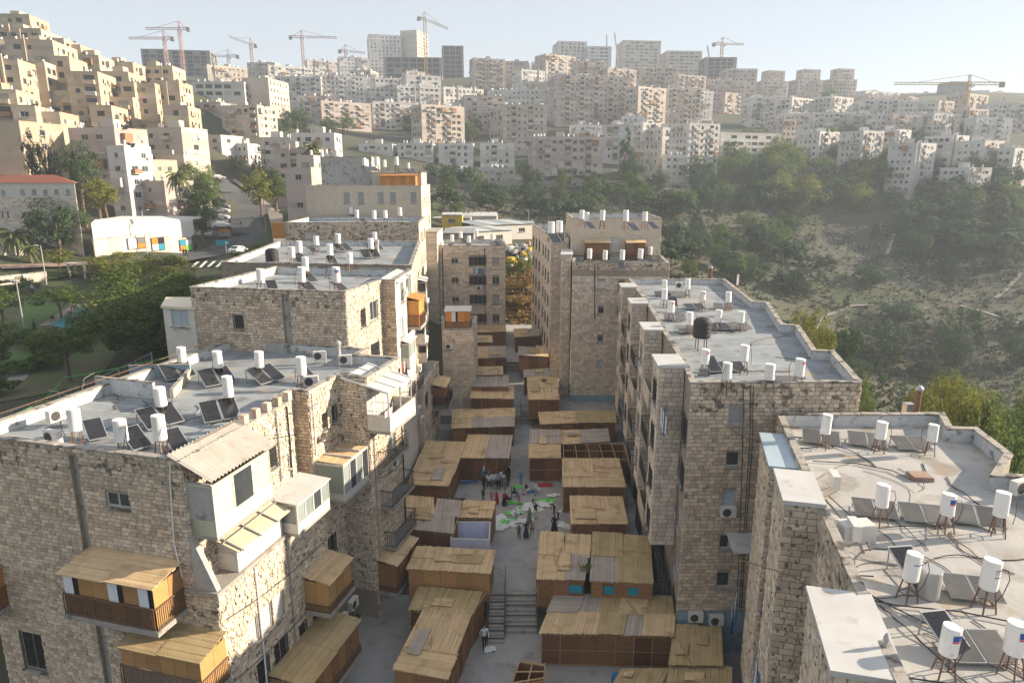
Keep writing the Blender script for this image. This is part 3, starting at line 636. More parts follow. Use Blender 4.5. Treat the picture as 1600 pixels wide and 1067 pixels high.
# rooftop lean-to at the corner with corrugated sheets
ur0 = 0.15; ur1 = 4.3
ln = room(L1.root, FA, ur0, ur1, 13.1, 15.75, 1.35, 'plaster_green', None, ['poly', 'glass', 'poly'], .75, .2, name='corner_room', npan=3)
b = MB(); FA.box(b, ur0, ur0 + .1, 13.1, 15.6, .0, 1.3); b.build('side_wall', 'plaster_grey', ln)
nco = 19; rp0 = FA.p(ur0 - .25, 16.86, -.55)
for i in range(nco):     # corrugated sheet ribs, one sheet of the roof per pair of ribs
    b = MB(); w_ = (ur1 - ur0 + .5) / nco; du = FA.n * 2.15 + Vector((0, 0, -1.02)); q = rp0 + FA.u * (w_ * i)
    prof = [(0, 0), (.5, .11), (1, 0)]
    for (a0, z0_), (a1, z1_) in zip(prof, prof[1:]): b.face([q + FA.u * w_ * a0 + Vector((0, 0, z0_)), q + FA.u * w_ * a0 + Vector((0, 0, z0_)) + du, q + FA.u * w_ * a1 + Vector((0, 0, z1_)) + du, q + FA.u * w_ * a1 + Vector((0, 0, z1_))])
    b.build('corrugation', 'corr', ln)
# enclosed balconies on the court side
aw = room(L1.root, FA, 1.6, 5.2, 10.5, 12.4, 1.1, 'plaster', 'poly', ['shutter', 'glass_gr', 'shutter', 'white'], .9, .55, .5, npan=4)
for i in range(4):
    b = MB(); b.bar(FA.p(1.3 + i * 1.38, 12.52, 0), FA.p(1.3 + i * 1.38, 11.90, 1.75), .06); b.build('awning_rib', 'steel', aw)
b = MB(); b.bar(FA.p(1.1, 12.24, .8), FA.p(5.7, 12.24, .8), .05); b.build('awning_rib', 'steel', aw)
room(L1.root, FA, 5.4, 8.6, 10.5, 12.3, 1.9, 'plaster', 'tin', ['glass_gr', 'glass_gr', 'glass'], .55, .15, .1, npan=4)
pt = room(L1.root, FB, .1, 3.2, 10.0, 12.3, 1.9, 'frame', None, ['glass_gr', 'glass'], .4, .05, npan=4)
for i in range(3): mat_part(L1.root, FB.p(.2 + i * 1.0, 12.28, .1), FB.u * .92, FB.n * 1.75 + Vector((0, 0, -.05)), 'reed', 40 + i, along=0, strip=.1, rag=.02)
for i in range(2):
    b = MB(); FB.box(b, 1.12 + i, 1.2 + i, 12.3, 12.4, 0, 1.9); b.build('rafter', 'frame', pt)
tr = room(L1.root, FC, -.3, 2.8, 13.4, 15.9, .1, 'plaster', None, 'shutter', .3)
b = MB(); b.pbox(FC.p(-.2, 16.5, -1.6), FC.u * 3.6, FC.n * 3.1 + Vector((0, 0, -.75)), Vector((0, 0, .06))); b.build('canopy', 'tin', L1.root)
for i in range(4):
    b = MB(); b.bar(FC.p(-.15 + i * 1.15, 16.60, -1.6), FC.p(-.15 + i * 1.15, 15.84, 1.5), .07); b.build('canopy_rib', 'white', L1.root)
for uu in (-.1, 1.6, 3.3):
    b = MB(); b.bar(FC.p(uu, 13.4, 1.45), FC.p(uu, 15.8, 1.45), .07); b.build('canopy_post', 'white', L1.root)
balcony(L1.root, FC, -.3, 3.6, 13.4, 1.6, 1.0, solid='plaster')
balcony(L1.root, FC, 1.0, 4.6, 7.6, .9, 1.1, 'darkmetal'); balcony(L1.root, FC, .8, 4.8, 10.4, .5, 1.1, 'darkmetal')
balcony(L1.root, FC, 1.2, 4.8, 4.6, .9, 1.1, 'darkmetal')
laundry(FC, 606, 637, 1.6, 'clothes drying on the roof terrace under the white canopy', ['white_cloth', 'pink', 'whitec', 'brown'], out=1.5, drop=.6, seed=4)
for (f, px, py, o_, lb) in [(FB, 510, 775, 0, 'air conditioner above the glazed pergola on the sunlit facade'), (FC, 615, 722, 0, 'air conditioner beside the dark railed balcony'), (GA, 511, 903, .1, 'air conditioner next to the frosted glass balcony'), (GA, 536, 968, .3, 'air conditioner near the lower reed roof, paired with another'), (GA, 552, 942, .3, 'air conditioner near the lower reed roof, paired with another'), (FC, 603, 1000, 0, 'air conditioner low on the facade beside the huts')]: ac(f, px, py, lb, o_)
wire('drain_pipe', [FF.p(FF.hit(268, 722)[0], 16.6, .08), FF.p(FF.hit(268, 750)[0], 15.8, .08), FF.p(FF.hit(272, 830)[0], 12.6, .08), FF.p(FF.hit(285, 880)[0], 11, .1)], 'white drain pipe running down the stone front from the lean-to', 'pipe', 'white', .035)
# seams of the roof membrane, loose pipes and cables of the first block
for k in range(12):
    b = MB(); b.pbox((*l1(.6 + k * 1.05, -12.0), 16.003), Vector((*(n1 * 11.6), 0)), Vector((*(e1 * .05), 0)), (0, 0, .006)); b.build('roof_seam', 'parapet_in', L1.root)
for k, (f_, u_, za_, zb_, m_) in enumerate([(FA, 6.9, 16.5, 12.6, 'hose_g'), (FA, 7.9, 16.5, 12.4, 'hose'), (FB, .25, 16.5, 12.6, 'white'), (FC, .4, 13, 1.5, 'hose_g'), (FC, 4.6, 16, 1.5, 'hose'), (GA, 5.3, 10.2, .2, 'hose_g'), (GA, 2.6, 10.2, .2, 'white')]):
    b = MB(); b.tube([f_.p(u_, za_, .1), f_.p(u_ + .05, (za_ + zb_) / 2, .1), f_.p(u_, zb_, .1)], .045, 6); b.build('downpipe', m_, L1.root)
for k, (f_, ua_, za_, ub_, zb_) in enumerate([(FA, 5.4, 14.6, 8.3, 13.9), (FB, .3, 13.6, 3.1, 12.9), (FC, .2, 12.6, 4.8, 12.2), (FC, .3, 9.9, 4.7, 9.4), (GA, .4, 8.9, 9.0, 8.2), (GA, .3, 5.6, 9.1, 5.2)]): wire('facade_cable', [f_.p(ua_, za_, .12), f_.p(ub_, zb_, .12)], 'black cable slung along the sunlit facade of the lean-to block', 'cable', 'hose', .018, .3, 'cables along the sunlit facade')
# ---------------- second and third blocks
L2p = [(-11.8, 47.8), (-10.3, 53.6), (-9.2, 53.3), (-8.8, 60), (-21.5, 62), (-23.7, 49.8)]
L2 = Bld('apartment_block', 'stone apartment block with a dark joint down its blank end wall', 'building', L2p, -1, 20.6, 20.0)
a2 = L2.edge(L2p[5], L2p[0]); b2 = L2.edge(L2p[0], L2p[1]); c2 = L2.edge(L2p[1], L2p[2]); d2 = L2.edge(L2p[2], L2p[3])
A2, B2, D2 = L2.fr[a2], L2.fr[b2], L2.fr[d2]; uj = A2.hit(449, 500)[0]; L2.op[a2].append((uj - .3, uj + .3, 14, 20.3))
b = MB(); A2.box(b, uj - .3, uj + .3, 14, 20.3, -.4, -.2); b.build('joint', 'concrete', L2.root)
L2.win(a2, 373, 503, .8, 1.1, 'grille')
for (px, py, w_, h_, k) in [(567, 497, .8, 1.4, 'open'), (584, 485, 1.4, 1.5, 'dark'), (586, 548, 1.5, 1.3, 'grille'), (592, 566, .8, .9, 'dark'), (594, 620, 1.2, 1.2, 'shutter')]: L2.win(b2, px, py, w_, h_, k)
for (px, py, w_, h_, k) in [(628, 455, 1.2, 1.8, 'frost'), (640, 445, 1.3, 1.8, 'frost'), (628, 510, 1.4, 1.6, 'blue'), (641, 497, 1.4, 1.6, 'shutter'), (633, 575, 1.4, 1.4, 'open'), (645, 550, 1.6, 1.3, 'grille'), (648, 610, 1.5, 1.3, 'grille'), (636, 640, 1.2, 1.2, 'frost')]: L2.win(d2, px, py, w_, h_, k)
L2.finish({a2: [('stone_mould', 19.4, 20.6, .22, SL), ('stone', 15.5, 19.4, .22, SL)], b2: ('stone_worn', 8, 20.6, .22, SL), c2: ('stone', 4, 20.6, .24, SL)}, ind={a2: 150}, seed=2, wallm='mortar', wallmats={d2: 'plaster'})
b = MB(); b.pbox(D2.p(.3, 20.7, -1.2), D2.u * 5.8, D2.n * 1.5 + Vector((0, 0, -.35)), Vector((0, 0, .06))); b.build('canopy', 'tin', L2.root)
room(L2.root, D2, 1.2, 3.6, 13.2, 15.5, .7, 'plaster', 'tin', 'glass_gr', .8); balcony(L2.root, D2, 3.6, 6.4, 10.3, .8); balcony(L2.root, D2, .6, 3.2, 10.3, .7); balcony(L2.root, B2, 2.4, 5.6, 7.6, .8)
laundry(D2, 632, 566, 1.4, 'red and dark clothes hanging from a stone facade balcony', ['red', 'black', 'whitec', 'black', 'red'], out=.7, drop=1.5, seed=2)
ac(D2, 646, 548, 'air conditioner on the plaster facade beside the hanging clothes'); ac(D2, 655, 575, 'air conditioner low on the plaster facade past the hanging clothes')
# annexe on the street side of the second block
anp = [atY(254, 480, 50.3).xy, atY(303, 482, 49.7).xy, atY(312, 470, 54).xy, atY(262, 468, 54).xy]; AN = Bld('annexe', 'white annexe room with a tan roof behind the blank end wall', 'building', anp, 6, 19.0)
q = AN.edge(anp[0], anp[1]); AN.win(q, 281, 497, 1.5, 1.3, 'blue'); AN.finish(wallm='plaster', par=0, roofm='poly')
L3p = [(-8.85, 60.1), (-11.2, 84), (-28.5, 84), (-26.5, 62.2), (-21.5, 62.1)]
L3 = Bld('apartment_block', 'long stone block with many water tanks behind the joint wall', 'building', L3p, 0, 20.9, 20.35)
a3 = L3.edge(L3p[0], L3p[1]); A3 = L3.fr[a3]
for i in range(6):
    for j in range(6):
        if (i * 7 + j * 3) % 5: L3.winuz(a3, 2 + i * 3.9, 3.2 + j * 2.9, 1.5 + .3 * ((i + j) % 3), 1.3, ['grille', 'dark', 'shutter', 'frost', 'open'][(i * 3 + j) % 5])
L3.finish({a3: ('stone', 3, 20.9, .3)}, seed=3, nind=0)
for i, (uu, zz_) in enumerate([(2.5, 13.2), (7, 10.2), (11, 15.8), (14.5, 12.9)]): room(L3.root, A3, uu, uu + 3, zz_, zz_ + 2.3, .9, 'plaster', 'tin', ['glass', 'shutter'], 1.0)
ac(A3, 672, 545, 'air conditioner on the long stone block above the balcony hut'); ac(A3, 668, 520, 'air conditioner high on the long stone block')
L3b = Bld('terraced_wing', 'low plastered wing with a railed balcony beside the court', 'building', [(-8.4, 61.5), (-7.9, 71), (-9.9, 71.2), (-9.3, 61.5)], 0, 9.2, 8.9)
i = L3b.edge((-8.4, 61.5), (-7.9, 71)); f3 = L3b.fr[i]
for k in range(3): L3b.winuz(i, 1.6 + 3 * k, 7.6, 1.4, 1.2, ['open', 'frost', 'grille'][k]); L3b.winuz(i, 1.6 + 3 * k, 4.6, 1.4, 1.2, ['dark', 'shutter', 'open'][k])
L3b.finish({i: ('stone', 2, 9.2, .3)}, wallm='plaster_beige'); balcony(L3b.root, f3, 4.5, 8.6, 5.6, 1.6, 1.1)
ac(f3, 655, 640, 'air conditioner on the low wing near the mats'); ac(f3, 660, 655, 'air conditioner on the low wing beside the huts')
TW = Bld('stair_tower', 'square stone tower carrying an orange timber hut', 'building', [(-8.0, 76), (-4.4, 76), (-4.4, 84), (-8.8, 84)], 1, 11.6, 11.0)
i = TW.edge((-8, 76), (-4.4, 76)); j = TW.edge((-4.4, 76), (-4.4, 84)); TW.winuz(j, 3, 8.5, .9, 1.2, 'dark'); TW.winuz(j, 3, 5.5, .9, 1.2, 'dark'); TW.winuz(j, 6, 8.5, .9, 1.2, 'shutter')
TW.finish({i: ('stone_pale', 1, 11.6, .33, (.5, .75)), j: ('stone_pale', 1, 11.6, .33, (.5, .75))}, seed=8); ac(TW.fr[i], 702, 541, 'air conditioner on the square stone tower')
L4p = [(-11.6, 86), (-12.4, 99), (-29, 99), (-28.3, 86)]
L4 = Bld('apartment_block', 'stone block crowded with water tanks below the beige penthouses', 'building', L4p, 5, 23.0, 22.5)
i = L4.edge(L4p[3], L4p[0]); j = L4.edge(L4p[0], L4p[1]); L4.winuz(i, 3.2, 21.4, 1.6, .9, 'shutter'); 
for k in range(4):
    for zq in (21, 18, 15, 12, 9): L4.winuz(j, 1.8 + k * 3, zq, 1.2, 1.2, rnd.choice(['open', 'dark', 'shutter']))
L4.finish({i: ('stone_mould', 20, 23.0, .3)}, wallm='mortar', wallmats={j: 'plaster_beige'}, seed=6)
L5p = [(-13.0, 100), (-13.6, 116), (-31, 116), (-29.5, 100)]
L5 = Bld('apartment_block', 'beige plastered block with stepped penthouse terraces', 'building', L5p, 8, 27.3, 26.5)
i = L5.edge(L5p[3], L5p[0]); j = L5.edge(L5p[0], L5p[1])
for px in (542, 564, 595, 614, 646): L5.win(i, px, 309, .9, 1.5, 'greyshutter')
for k in range(4):
    for zq in (25, 22, 19, 16, 13): L5.winuz(j, 2 + k * 3.5, zq, 1.2, 1.3, rnd.choice(['open', 'dark', 'shutter']))
L5.finish(wallm='plaster_beige', copm='plaster_beige')
P5 = Bld('', '', '', [(-29.3, 108), (-21.5, 108), (-21.5, 115), (-29.3, 115)], 26.5, 31.5, root=L5.root); P5.finish(wallm='plaster_grey', par=.2)
P6 = Bld('', '', '', [(-21.4, 107), (-13.8, 107), (-14, 115), (-21.4, 115)], 26.5, 29.2, root=L5.root); i = 0
P6.finish(wallm='plaster_beige', par=.2)
TA = Bld('apartment_block', 'stone end block with three rows of barred windows closing the passage', 'building', [(-11.2, 105), (-1.0, 105), (-1.4, 116), (-11.8, 116)], 2, 18.3, 17.7)
i = TA.edge((-11.2, 105), (-1, 105)); TAf = TA.fr[i]
for k, zq in enumerate((16, 13, 10, 7, 4.2)):
    TA.winuz(i, 2.4, zq, 1.1, .7, 'dark'); TA.winuz(i, 5.9, zq, 2.7, 1.4, 'grille'); TA.winuz(i, 8.7, zq, 1.1, 1.2, 'greyshutter' if k % 2 == 0 else 'dark')
TA.finish({i: ('stone_pale', 3, 18.3, .34, (.5, .9))}, seed=9); ac(TAf, 749, 450, 'air conditioner on the end block closing the passage')
laundry(TAf, 750, 419, 2.2, 'pale blue laundry under a window of the end block', ['stripe', 'white_cloth', 'cyan', 'grey'], out=.4, drop=1.1, seed=6)
for pxx in (691, 757): wire('drain_pipe', [TAf.p(TAf.hit(pxx, 385)[0], 18, .08), TAf.p(TAf.hit(pxx, 385)[0], 4, .08)], 'dark drain pipe on the end block closing the passage', 'pipe', 'darkmetal', .06, group='drain pipes on the end block')
b = Bld('ribbed_tower', 'narrow pale ribbed stair tower beside the end block', 'building', [(-13, 103.6), (-11.3, 103.6), (-11.3, 112), (-13, 112)], 2, 20.4)
b.finish({0: ('stone_pale', 4, 20.4, .4, (1.6, 1.8)), 1: ('stone_pale', 4, 20.4, .4, (1.6, 1.8))}, wallm='mortar_pale', par=0, roofm='concrete')
# ---------------------------------------------------------------- near blocks, right
R1px = [(1457, 637), (1487, 669), (1527, 670), (1581, 712), (1563, 742), (1600, 744)]
R1p = [(9.0, 10.5), (21, 9.5), (23.8, 22)] + [tuple(atZ(x, y, 15.6).xy) for x, y in reversed(R1px)] + [(14.9, 36.35)]
R1p[-2] = (R1p[-2][0], 36.35)
R1 = Bld('apartment_block', 'stone block with a broad whitewashed roof and a stepped parapet', 'building', R1p, -2, 15.6, 14.95)
r1 = R1.edge((14.9, 36.35), (9.0, 10.5)); FR1 = R1.fr[r1]
for k in range(6):
    for j in range(4): R1.winuz(r1, 2.5 + k * 4, 3 + j * 3, 1.8, 1.5, ['open', 'grille', 'dark', 'shutter'][(k + j) % 4])
R1.finish({r1: [('stone_mould', 14, 15.6, .23, (.3, .55)), ('stone_worn', -1, 14, .23, (.3, .55))]}, roofm='roof_white', ind={r1: 120}, seed=11)
def tower(root, A, wdt, dep, yaw, z0, z1, stm, cap, seed, hc=.29):
    u = Vector((math.cos(yaw), math.sin(yaw))); v = Vector((-u.y, u.x)); A = Vector(A); pl = [A, A + u * wdt, A + u * wdt + v * dep, A + v * dep]
    T = Bld('', '', '', pl, z0, z1, root=root); T.finish({0: (stm, z0, z1, hc), 3: (stm, z0, z1, hc)}, par=0, roofm=cap, seed=seed, wallm='mortar'); return T
yw = R(-14)
for (s_, o_, wd_, dp_, z1_, cap, sd) in [(3.0, 1.25, 1.4, 4.2, 15.3, 'glass_bl', 21), (8.6, 1.3, 1.4, 3.0, 15.7, 'tin', 22), (17.6, 1.5, 1.7, 3.8, 15.5, 'tin', 23)]:
    p = FR1.p(s_ + dp_, 0, o_); tower(R1.root, p.xy, wd_, dp_, yw, 1.5, z1_, 'stone_worn', cap, sd)
R2p = [(10.0, 36.6), (19.6, 36.7), (21.3, 43.8), (20.2, 44.0), (22.3, 52), (21.2, 52.2), (23.6, 62), (22.4, 62.3), (24, 76.5), (13.2, 77), (12.3, 61), (11.3, 50), (10.5, 40)]
R2 = Bld('apartment_block', 'long stone block with a grey tank-covered roof and sawtooth outer edge', 'building', R2p, -2, 17.3, 16.75)
r2 = R2.edge(R2p[0], R2p[1]); F2 = R2.fr[r2]
for (px, py, w_, h_, k) in [(1150, 649, .9, 1.1, 'greyshutter'), (1145, 717, .8, .95, 'dark'), (1139, 778, .8, 1.0, 'blue'), (1132, 846, .6, .9, 'dark'), (1130, 905, .8, 1.0, 'dark')]: R2.win(r2, px, py, w_, h_, k)
ed = [R2.edge(R2p[k], R2p[(k + 1) % len(R2p)]) for k in (9, 10, 11, 12)]
for i in ed:
    for k in range(int(R2.fr[i].L / 3.4)):
        for j in range(5): R2.winuz(i, 2.2 + k * 3.4, 2.6 + j * 2.9, 1.9, 1.5, ['open', 'grille', 'dark', 'open', 'shutter'][(k + 2 * j) % 5])
rights = {R2.edge(R2p[k], R2p[k + 1]): ('stone', 8, 17.3, .3) for k in range(1, 8)}
R2.finish({r2: [('stone_mould', 15.6, 17.3, .23, (.3, .55)), ('stone', 2.9, 15.6, .23, (.3, .55))], **rights}, ind={r2: 280}, seed=12, wallmats={i: 'mortar_pale' for i in ed}, wallm='mortar')
b = MB(); F2.box(b, .1, 5.2, -1.9, 2.85, .0, .06); b.build('painted_base', 'blue_wall', R2.root)
for (x_, y_, w_, d_, z_, s_) in [(8.9, 39.6, 1.5, 2.6, 5.6, 1), (9.9, 49.6, 1.3, 2.6, 4.6, 2), (10.8, 60.6, 1.4, 2.6, 4.2, 3), (11.4, 70, 1.5, 2.6, 3.8, 4)]:
    T = Bld('', '', '', [(x_, y_), (x_ + w_, y_ - .05), (x_ + w_ + .15, y_ + d_), (x_ + .15, y_ + d_)], z_, 17.35, root=R2.root)
    k = T.edge((x_, y_), (x_ + w_, y_)); k3 = T.edge((x_, y_), (x_, y_ + d_))
    for zq in (15.5, 12.6, 9.7, 6.8):
        if zq - .8 > z_: T.winuz(k3, 1.3, zq, 1.5, 1.4, 'open' if s_ % 2 else 'dark')
    T.finish({k: ('stone_pale', z_, 17.35, .30, (.40, .62)), k3: ('stone_pale', z_, 17.35, .30, (.40, .62))}, par=0, roofm='tin', seed=60 + s_, wallm='mortar')
for i_, (x0_, y0_) in enumerate([(10.2, 43.5), (11.0, 53.5), (11.9, 64.5)]):
    fq = Fr((x0_ + .35, y0_ + 4.5), (x0_, y0_))
    for j in range(4): balcony(R2.root, fq, .4, 4.1, 4.6 + 2.9 * j, 1.0, 1.05, solid=None if (i_ + j) % 3 else 'plaster_beige')
FL = Fr((11.0, 49.4), (10.7, 43)); laundry(FL, 1040, 640, 2.4, 'pale laundry on a court side line near the pale stone columns', ['white_cloth', 'blue', 'whitec', 'stripe'], out=1.3, drop=1.4, seed=8)
laundry(Fr((12.1, 60), (11.5, 53)), 977, 620, 2.4, 'blue and white laundry hanging high between the stone columns', ['whitec', 'blue', 'white_cloth', 'cyan', 'whitec'], out=1.0, drop=1.7, seed=9)
laundry(FR1, 1150, 935, 1.8, 'striped laundry hanging over the gap between two stone blocks', ['whitec', 'blue', 'stripe', 'black', 'tan'], out=1.6, drop=2.0, seed=10)
laundry(FR1, 1200, 925, 2.2, 'magenta and navy laundry hanging on the broad roofed block', ['whitec', 'magenta', 'navy', 'stripe', 'tan', 'navy'], out=.9, drop=2.2, seed=11)
laundry(FR1, 1190, 1045, 2.0, 'blue and white striped sheets hanging low on the broad roofed block', ['stripe', 'whitec', 'stripe', 'blue'], out=1.2, drop=2.4, seed=12)
ac(F2, 1138, 799, 'air conditioner under a window on the brown stone end wall'); ac(F2, 1087, 963, 'small air conditioner on the blue painted wall', .07); ac(F2, 1119, 968, 'wider air conditioner on the blue painted wall', .07)
b = MB(); u_, z_ = F2.hit(1150, 832); b.pbox(F2.p(u_ - .6, z_, 0), F2.u * 1.7, F2.n * 1.5 + Vector((0, 0, -.5)), Vector((0, 0, .05))); b.build('awning', 'tin', R2.root)
for (x0_, x1_, g_) in [(1161, 1155, 0), (1172, 1160, 0), (1176, 1163, 0)]:
    wire('wall_cable', [F2.p(F2.hit(x0_, 603)[0], 17.2, .1), F2.p(F2.hit(x0_ - 2, 700)[0], 13.5, .1), F2.p(F2.hit(x1_, 850)[0], 7, .1), F2.p(F2.hit(x1_ - 4, 930)[0], 3, .1)], 'dark cable running down the brown stone end wall', 'cable', 'hose', .022, group='cables down the end wall')
R4p = [(6.9, 78), (17.9, 77.6), (18.6, 85), (7.6, 85)]
R4 = Bld('apartment_block', 'tall pale stone block with small windows behind the long grey roof', 'building', R4p, 0, 19.0, 18.4)
r4 = R4.edge(R4p[0], R4p[1]); F4 = R4.fr[r4]
for (px, py, w_, h_, k) in [(971, 445, .8, .9, 'dark'), (940, 445, .9, .9, 'shutter'), (939, 485, .7, .8, 'dark'), (938, 529, .7, .8, 'dark'), (936, 568, .7, .8, 'blue'), (967, 485, .5, .8, 'dark')]: R4.win(r4, px, py, w_, h_, k)
R4.finish({r4: [('stone_mould', 18.2, 19.0, .28), ('stone_pale', 3.2, 17.5, .31, (.42, .68))], 1: ('stone', 10, 19, .3)}, seed=14, ind={r4: 120})
b = MB(); F4.box(b, .1, 6.8, 0, 3.2, 0, .07); b.build('painted_base', 'blue_wall', R4.root)
R5p = [(7.4, 85.1), (18.3, 84.7), (18.9, 97), (7.6, 97)]
R5 = Bld('apartment_block', 'upper beige block with brown timber huts on its terrace', 'building', R5p, 12, 23.6, 23.0)
i = R5.edge(R5p[0], R5p[1]); R5.winuz(i, 7.4, 20.6, 1.5, 2.0, 'shutter'); R5.winuz(i, 5.4, 20.4, 1.0, 1.8, 'shutter'); R5.finish({1: ('stone', 14, 23.6, .3)}, wallm='plaster_beige')
T = Bld('', '', '', [(5.8, 80), (6.95, 80), (7.6, 86), (6.3, 86)], 1, 19.6, root=R4.root); k = 0; T.finish({0: ('stone_pale', 2, 19.6, .31, (.42, .68)), 3: ('stone_pale', 2, 19.6, .31, (.42, .68))}, par=0, roofm='tin', seed=70)
R6p = [(5.0, 88), (7.3, 88), (7.3, 112), (3.3, 112), (4.4, 100)]
R6 = Bld('apartment_block', 'narrow pale stone block lining the far passage', 'building', R6p, 1, 21.0, 20.4)
i = R6.edge(R6p[0], R6p[1]); j = R6.edge(R6p[4], R6p[0]); j2 = R6.edge(R6p[3], R6p[4])
for jj in (j, j2):
    for k in range(3):
        for zq in (18.5, 15.5, 12.5, 9.5, 6.5): R6.winuz(jj, 2 + k * 3.6, zq, 1.5, 1.4, 'open')
R6.finish({i: ('stone_pale', 2, 21, .31, (.42, .68)), j: ('stone_pale', 2, 21, .31, (.42, .68)), j2: ('stone_pale', 2, 21, .31, (.42, .68))}, seed=15)
wire('drain_pipe', [F4.p(F4.hit(929, 415)[0], 18.8, .08), F4.p(F4.hit(929, 500)[0], 12.5, .08)], 'dark pipe down the tall pale stone block', 'pipe', 'darkmetal', .05)
# ---------------------------------------------------------------- water tanks, solar collectors, hoses on the roofs
def cyl_rings(mb, prof, n=18, m=0):
    """lathe: list of (r, z)"""
    i0 = len(mb.v)
    for r_, z_ in prof: mb.v += [(r_ * math.cos(2 * math.pi * k / n), r_ * math.sin(2 * math.pi * k / n), z_) for k in range(n)]
    for j in range(len(prof) - 1):
        for k in range(n): k2 = (k + 1) % n; mb.f.append((i0 + j * n + k, i0 + j * n + k2, i0 + (j + 1) * n + k2, i0 + (j + 1) * n + k)); mb.m.append(m)
    mb.f.append(tuple(i0 + (len(prof) - 1) * n + k for k in range(n))); mb.m.append(m); mb.f.append(tuple(i0 + k for k in range(n))[::-1]); mb.m.append(m)
def tank_proto(lod):
    t = thing('water_tank', None, None); b = MB(); n = 20 if lod == 0 else 12
    cyl_rings(b, [(.31, 1.0), (.325, 1.03), (.325, 2.13), (.31, 2.17)], n); b.build('tank', 'white', t)
    b = MB(); cyl_rings(b, [(.325, 2.17), (.30, 2.19), (.28, 2.175), (.05, 2.185)], n); b.build('lid', 'white', t)
    for a in range(4):
        b = MB(); c_, s_ = math.cos(a * math.pi / 2 + .6), math.sin(a * math.pi / 2 + .6); b.bar((c_ * .25, s_ * .25, 1.0), (c_ * .42, s_ * .42, 0), .045); b.build('leg', 'rust', t)
    b = MB()
    for a in range(4):
        c_, s_ = math.cos(a * math.pi / 2 + .6), math.sin(a * math.pi / 2 + .6); c2, s2 = math.cos(a * math.pi / 2 + 2.17), math.sin(a * math.pi / 2 + 2.17)
        b.bar((c_ * .36, s_ * .36, .38), (c2 * .36, s2 * .36, .38), .03)
    b.build('brace', 'rust', t); b = MB(); cyl_rings(b, [(.27, .96), (.27, .995)], 8); b.build('collar', 'rust', t)
    if lod == 0:
        b = MB(); b.tube([(.30, .1, 1.95), (.52, .14, 2.0), (.66, .1, 1.7), (.62, -.05, 1.1), (.5, -.2, .7)], .018, 5); b.build('hose', 'hose', t)
        b = MB(); b.tube([(.05, -.1, 1.0), (.06, -.12, .5), (.2, -.3, .03)], .02, 5); b.build('outlet_pipe', 'hose_g', t)
    return t
def panel_proto(ncol, deg=24, gm='pglass'):
    t = thing('solar_collector', None, None); W_ = 1.0; L_ = 1.9 if deg > 20 else 1.35; til = R(deg); cy, cz = math.cos(til), math.sin(til)
    for k in range(ncol):
        x0 = (k - ncol / 2) * (W_ + .05); o = Vector((x0, 0, .15)); a = Vector((W_, 0, 0)); d = Vector((0, L_ * cy, L_ * cz)); nrm = Vector((0, -cz, cy))
        g = MB(); g.pbox(o, a, d, nrm * .07); cpart = g.build('collector', 'steel', t)
        g = MB(); g.pbox(o + a * .045 + d * .025 + nrm * .07, a * .91, d * .95, nrm * .012); g.build('glass', gm, cpart)
    b = MB(); w2 = ncol * (W_ + .05) / 2
    for x in (-w2 + .1, w2 - .15): b.bar((x, L_ * cy, L_ * cz + .1), (x, L_ * cy, 0), .04); b.bar((x, .02, .15), (x, L_ * cy, .06), .03)
    b.bar((-w2, L_ * cy, L_ * cz + .17), (w2, L_ * cy, L_ * cz + .17), .07); b.build('stand', 'steel', t); return t
TK0, TK1, PN1, PN2, PN3 = tank_proto(0), tank_proto(1), panel_proto(1), panel_proto(2), panel_proto(3); PF2, PD2 = panel_proto(2, 13), panel_proto(2, 15, 'pglass_d'); USED = {}
def inside(poly, p, d):
    pl = inset(poly, d); c = False
    for a, b in zip(pl, pl[1:] + pl[:1]):
        if (a.y > p.y) != (b.y > p.y) and p.x < (b.x - a.x) * (p.y - a.y) / (b.y - a.y) + a.x: c = not c
    return c
def use(proto, *a, **k):
    n = USED.get(proto.name, 0); USED[proto.name] = n + 1; return place(proto, n, *a, **k)
def roof_tanks(pts, zr, lab, grp, rz=R(30), lod=0, pan=1.0, pn=None, step=.62, skip=(), bld=None, tsc=.9):
    for k, (px, py) in enumerate(pts):
        p = atZ(px, py, zr + 1.55 * tsc); lean = rnd.uniform(-.03, .03)
        o = use(TK1 if lod else TK0, (p.x, p.y, zr), rnd.uniform(0, 6.28), (tsc * rnd.uniform(.92, 1.06), tsc * rnd.uniform(.92, 1.06), tsc * rnd.uniform(.92, 1.1)), 'white water tank on rusty legs ' + lab, grp, 'water tank'); o.rotation_euler[0] = lean; o.rotation_euler[1] = rnd.uniform(-.03, .03)
        if rnd.random() < pan and k not in skip:
            r_ = rz + rnd.uniform(-.26, .26); d = Vector((math.sin(r_), -math.cos(r_), 0)); side = Vector((d.y, -d.x, 0)) * rnd.uniform(-.3, .5); q = Vector((p.x, p.y, zr)) + d * (step + 1.65) + side * 1.6
            pr = rnd.choice((PF2, PD2, PD2)) if pn is PF2 else (pn or rnd.choice((PN1, PN2, PN2, PN3))); up_ = -d; hw = 1.0; lo_, hi_ = q - d * .05, q + up_ * 1.75
            if bld is not None and not all(inside(bld.poly, (e + Vector((d.y, -d.x, 0)) * k2).xy, .3) for e in (lo_, hi_) for k2 in (-hw, hw)):
                pr = PN1; q = Vector((p.x, p.y, zr)) + Vector((d.y, -d.x, 0)) * -.95 - d * .3
                if not inside(bld.poly, q.xy, .8): continue
            use(pr, (q.x, q.y, zr), r_, rnd.uniform(.88, 1.0) * (.9 if pn is PF2 else .92), 'dark solar collector panels ' + lab, grp.replace('tanks', 'collectors'), 'solar panel')
RT1 = [(1290, 666), (1376, 671), (1458, 675), (1380, 775), (1483, 786), (1566, 791), (1424, 886), (1546, 901), (1484, 996), (1590, 998)]
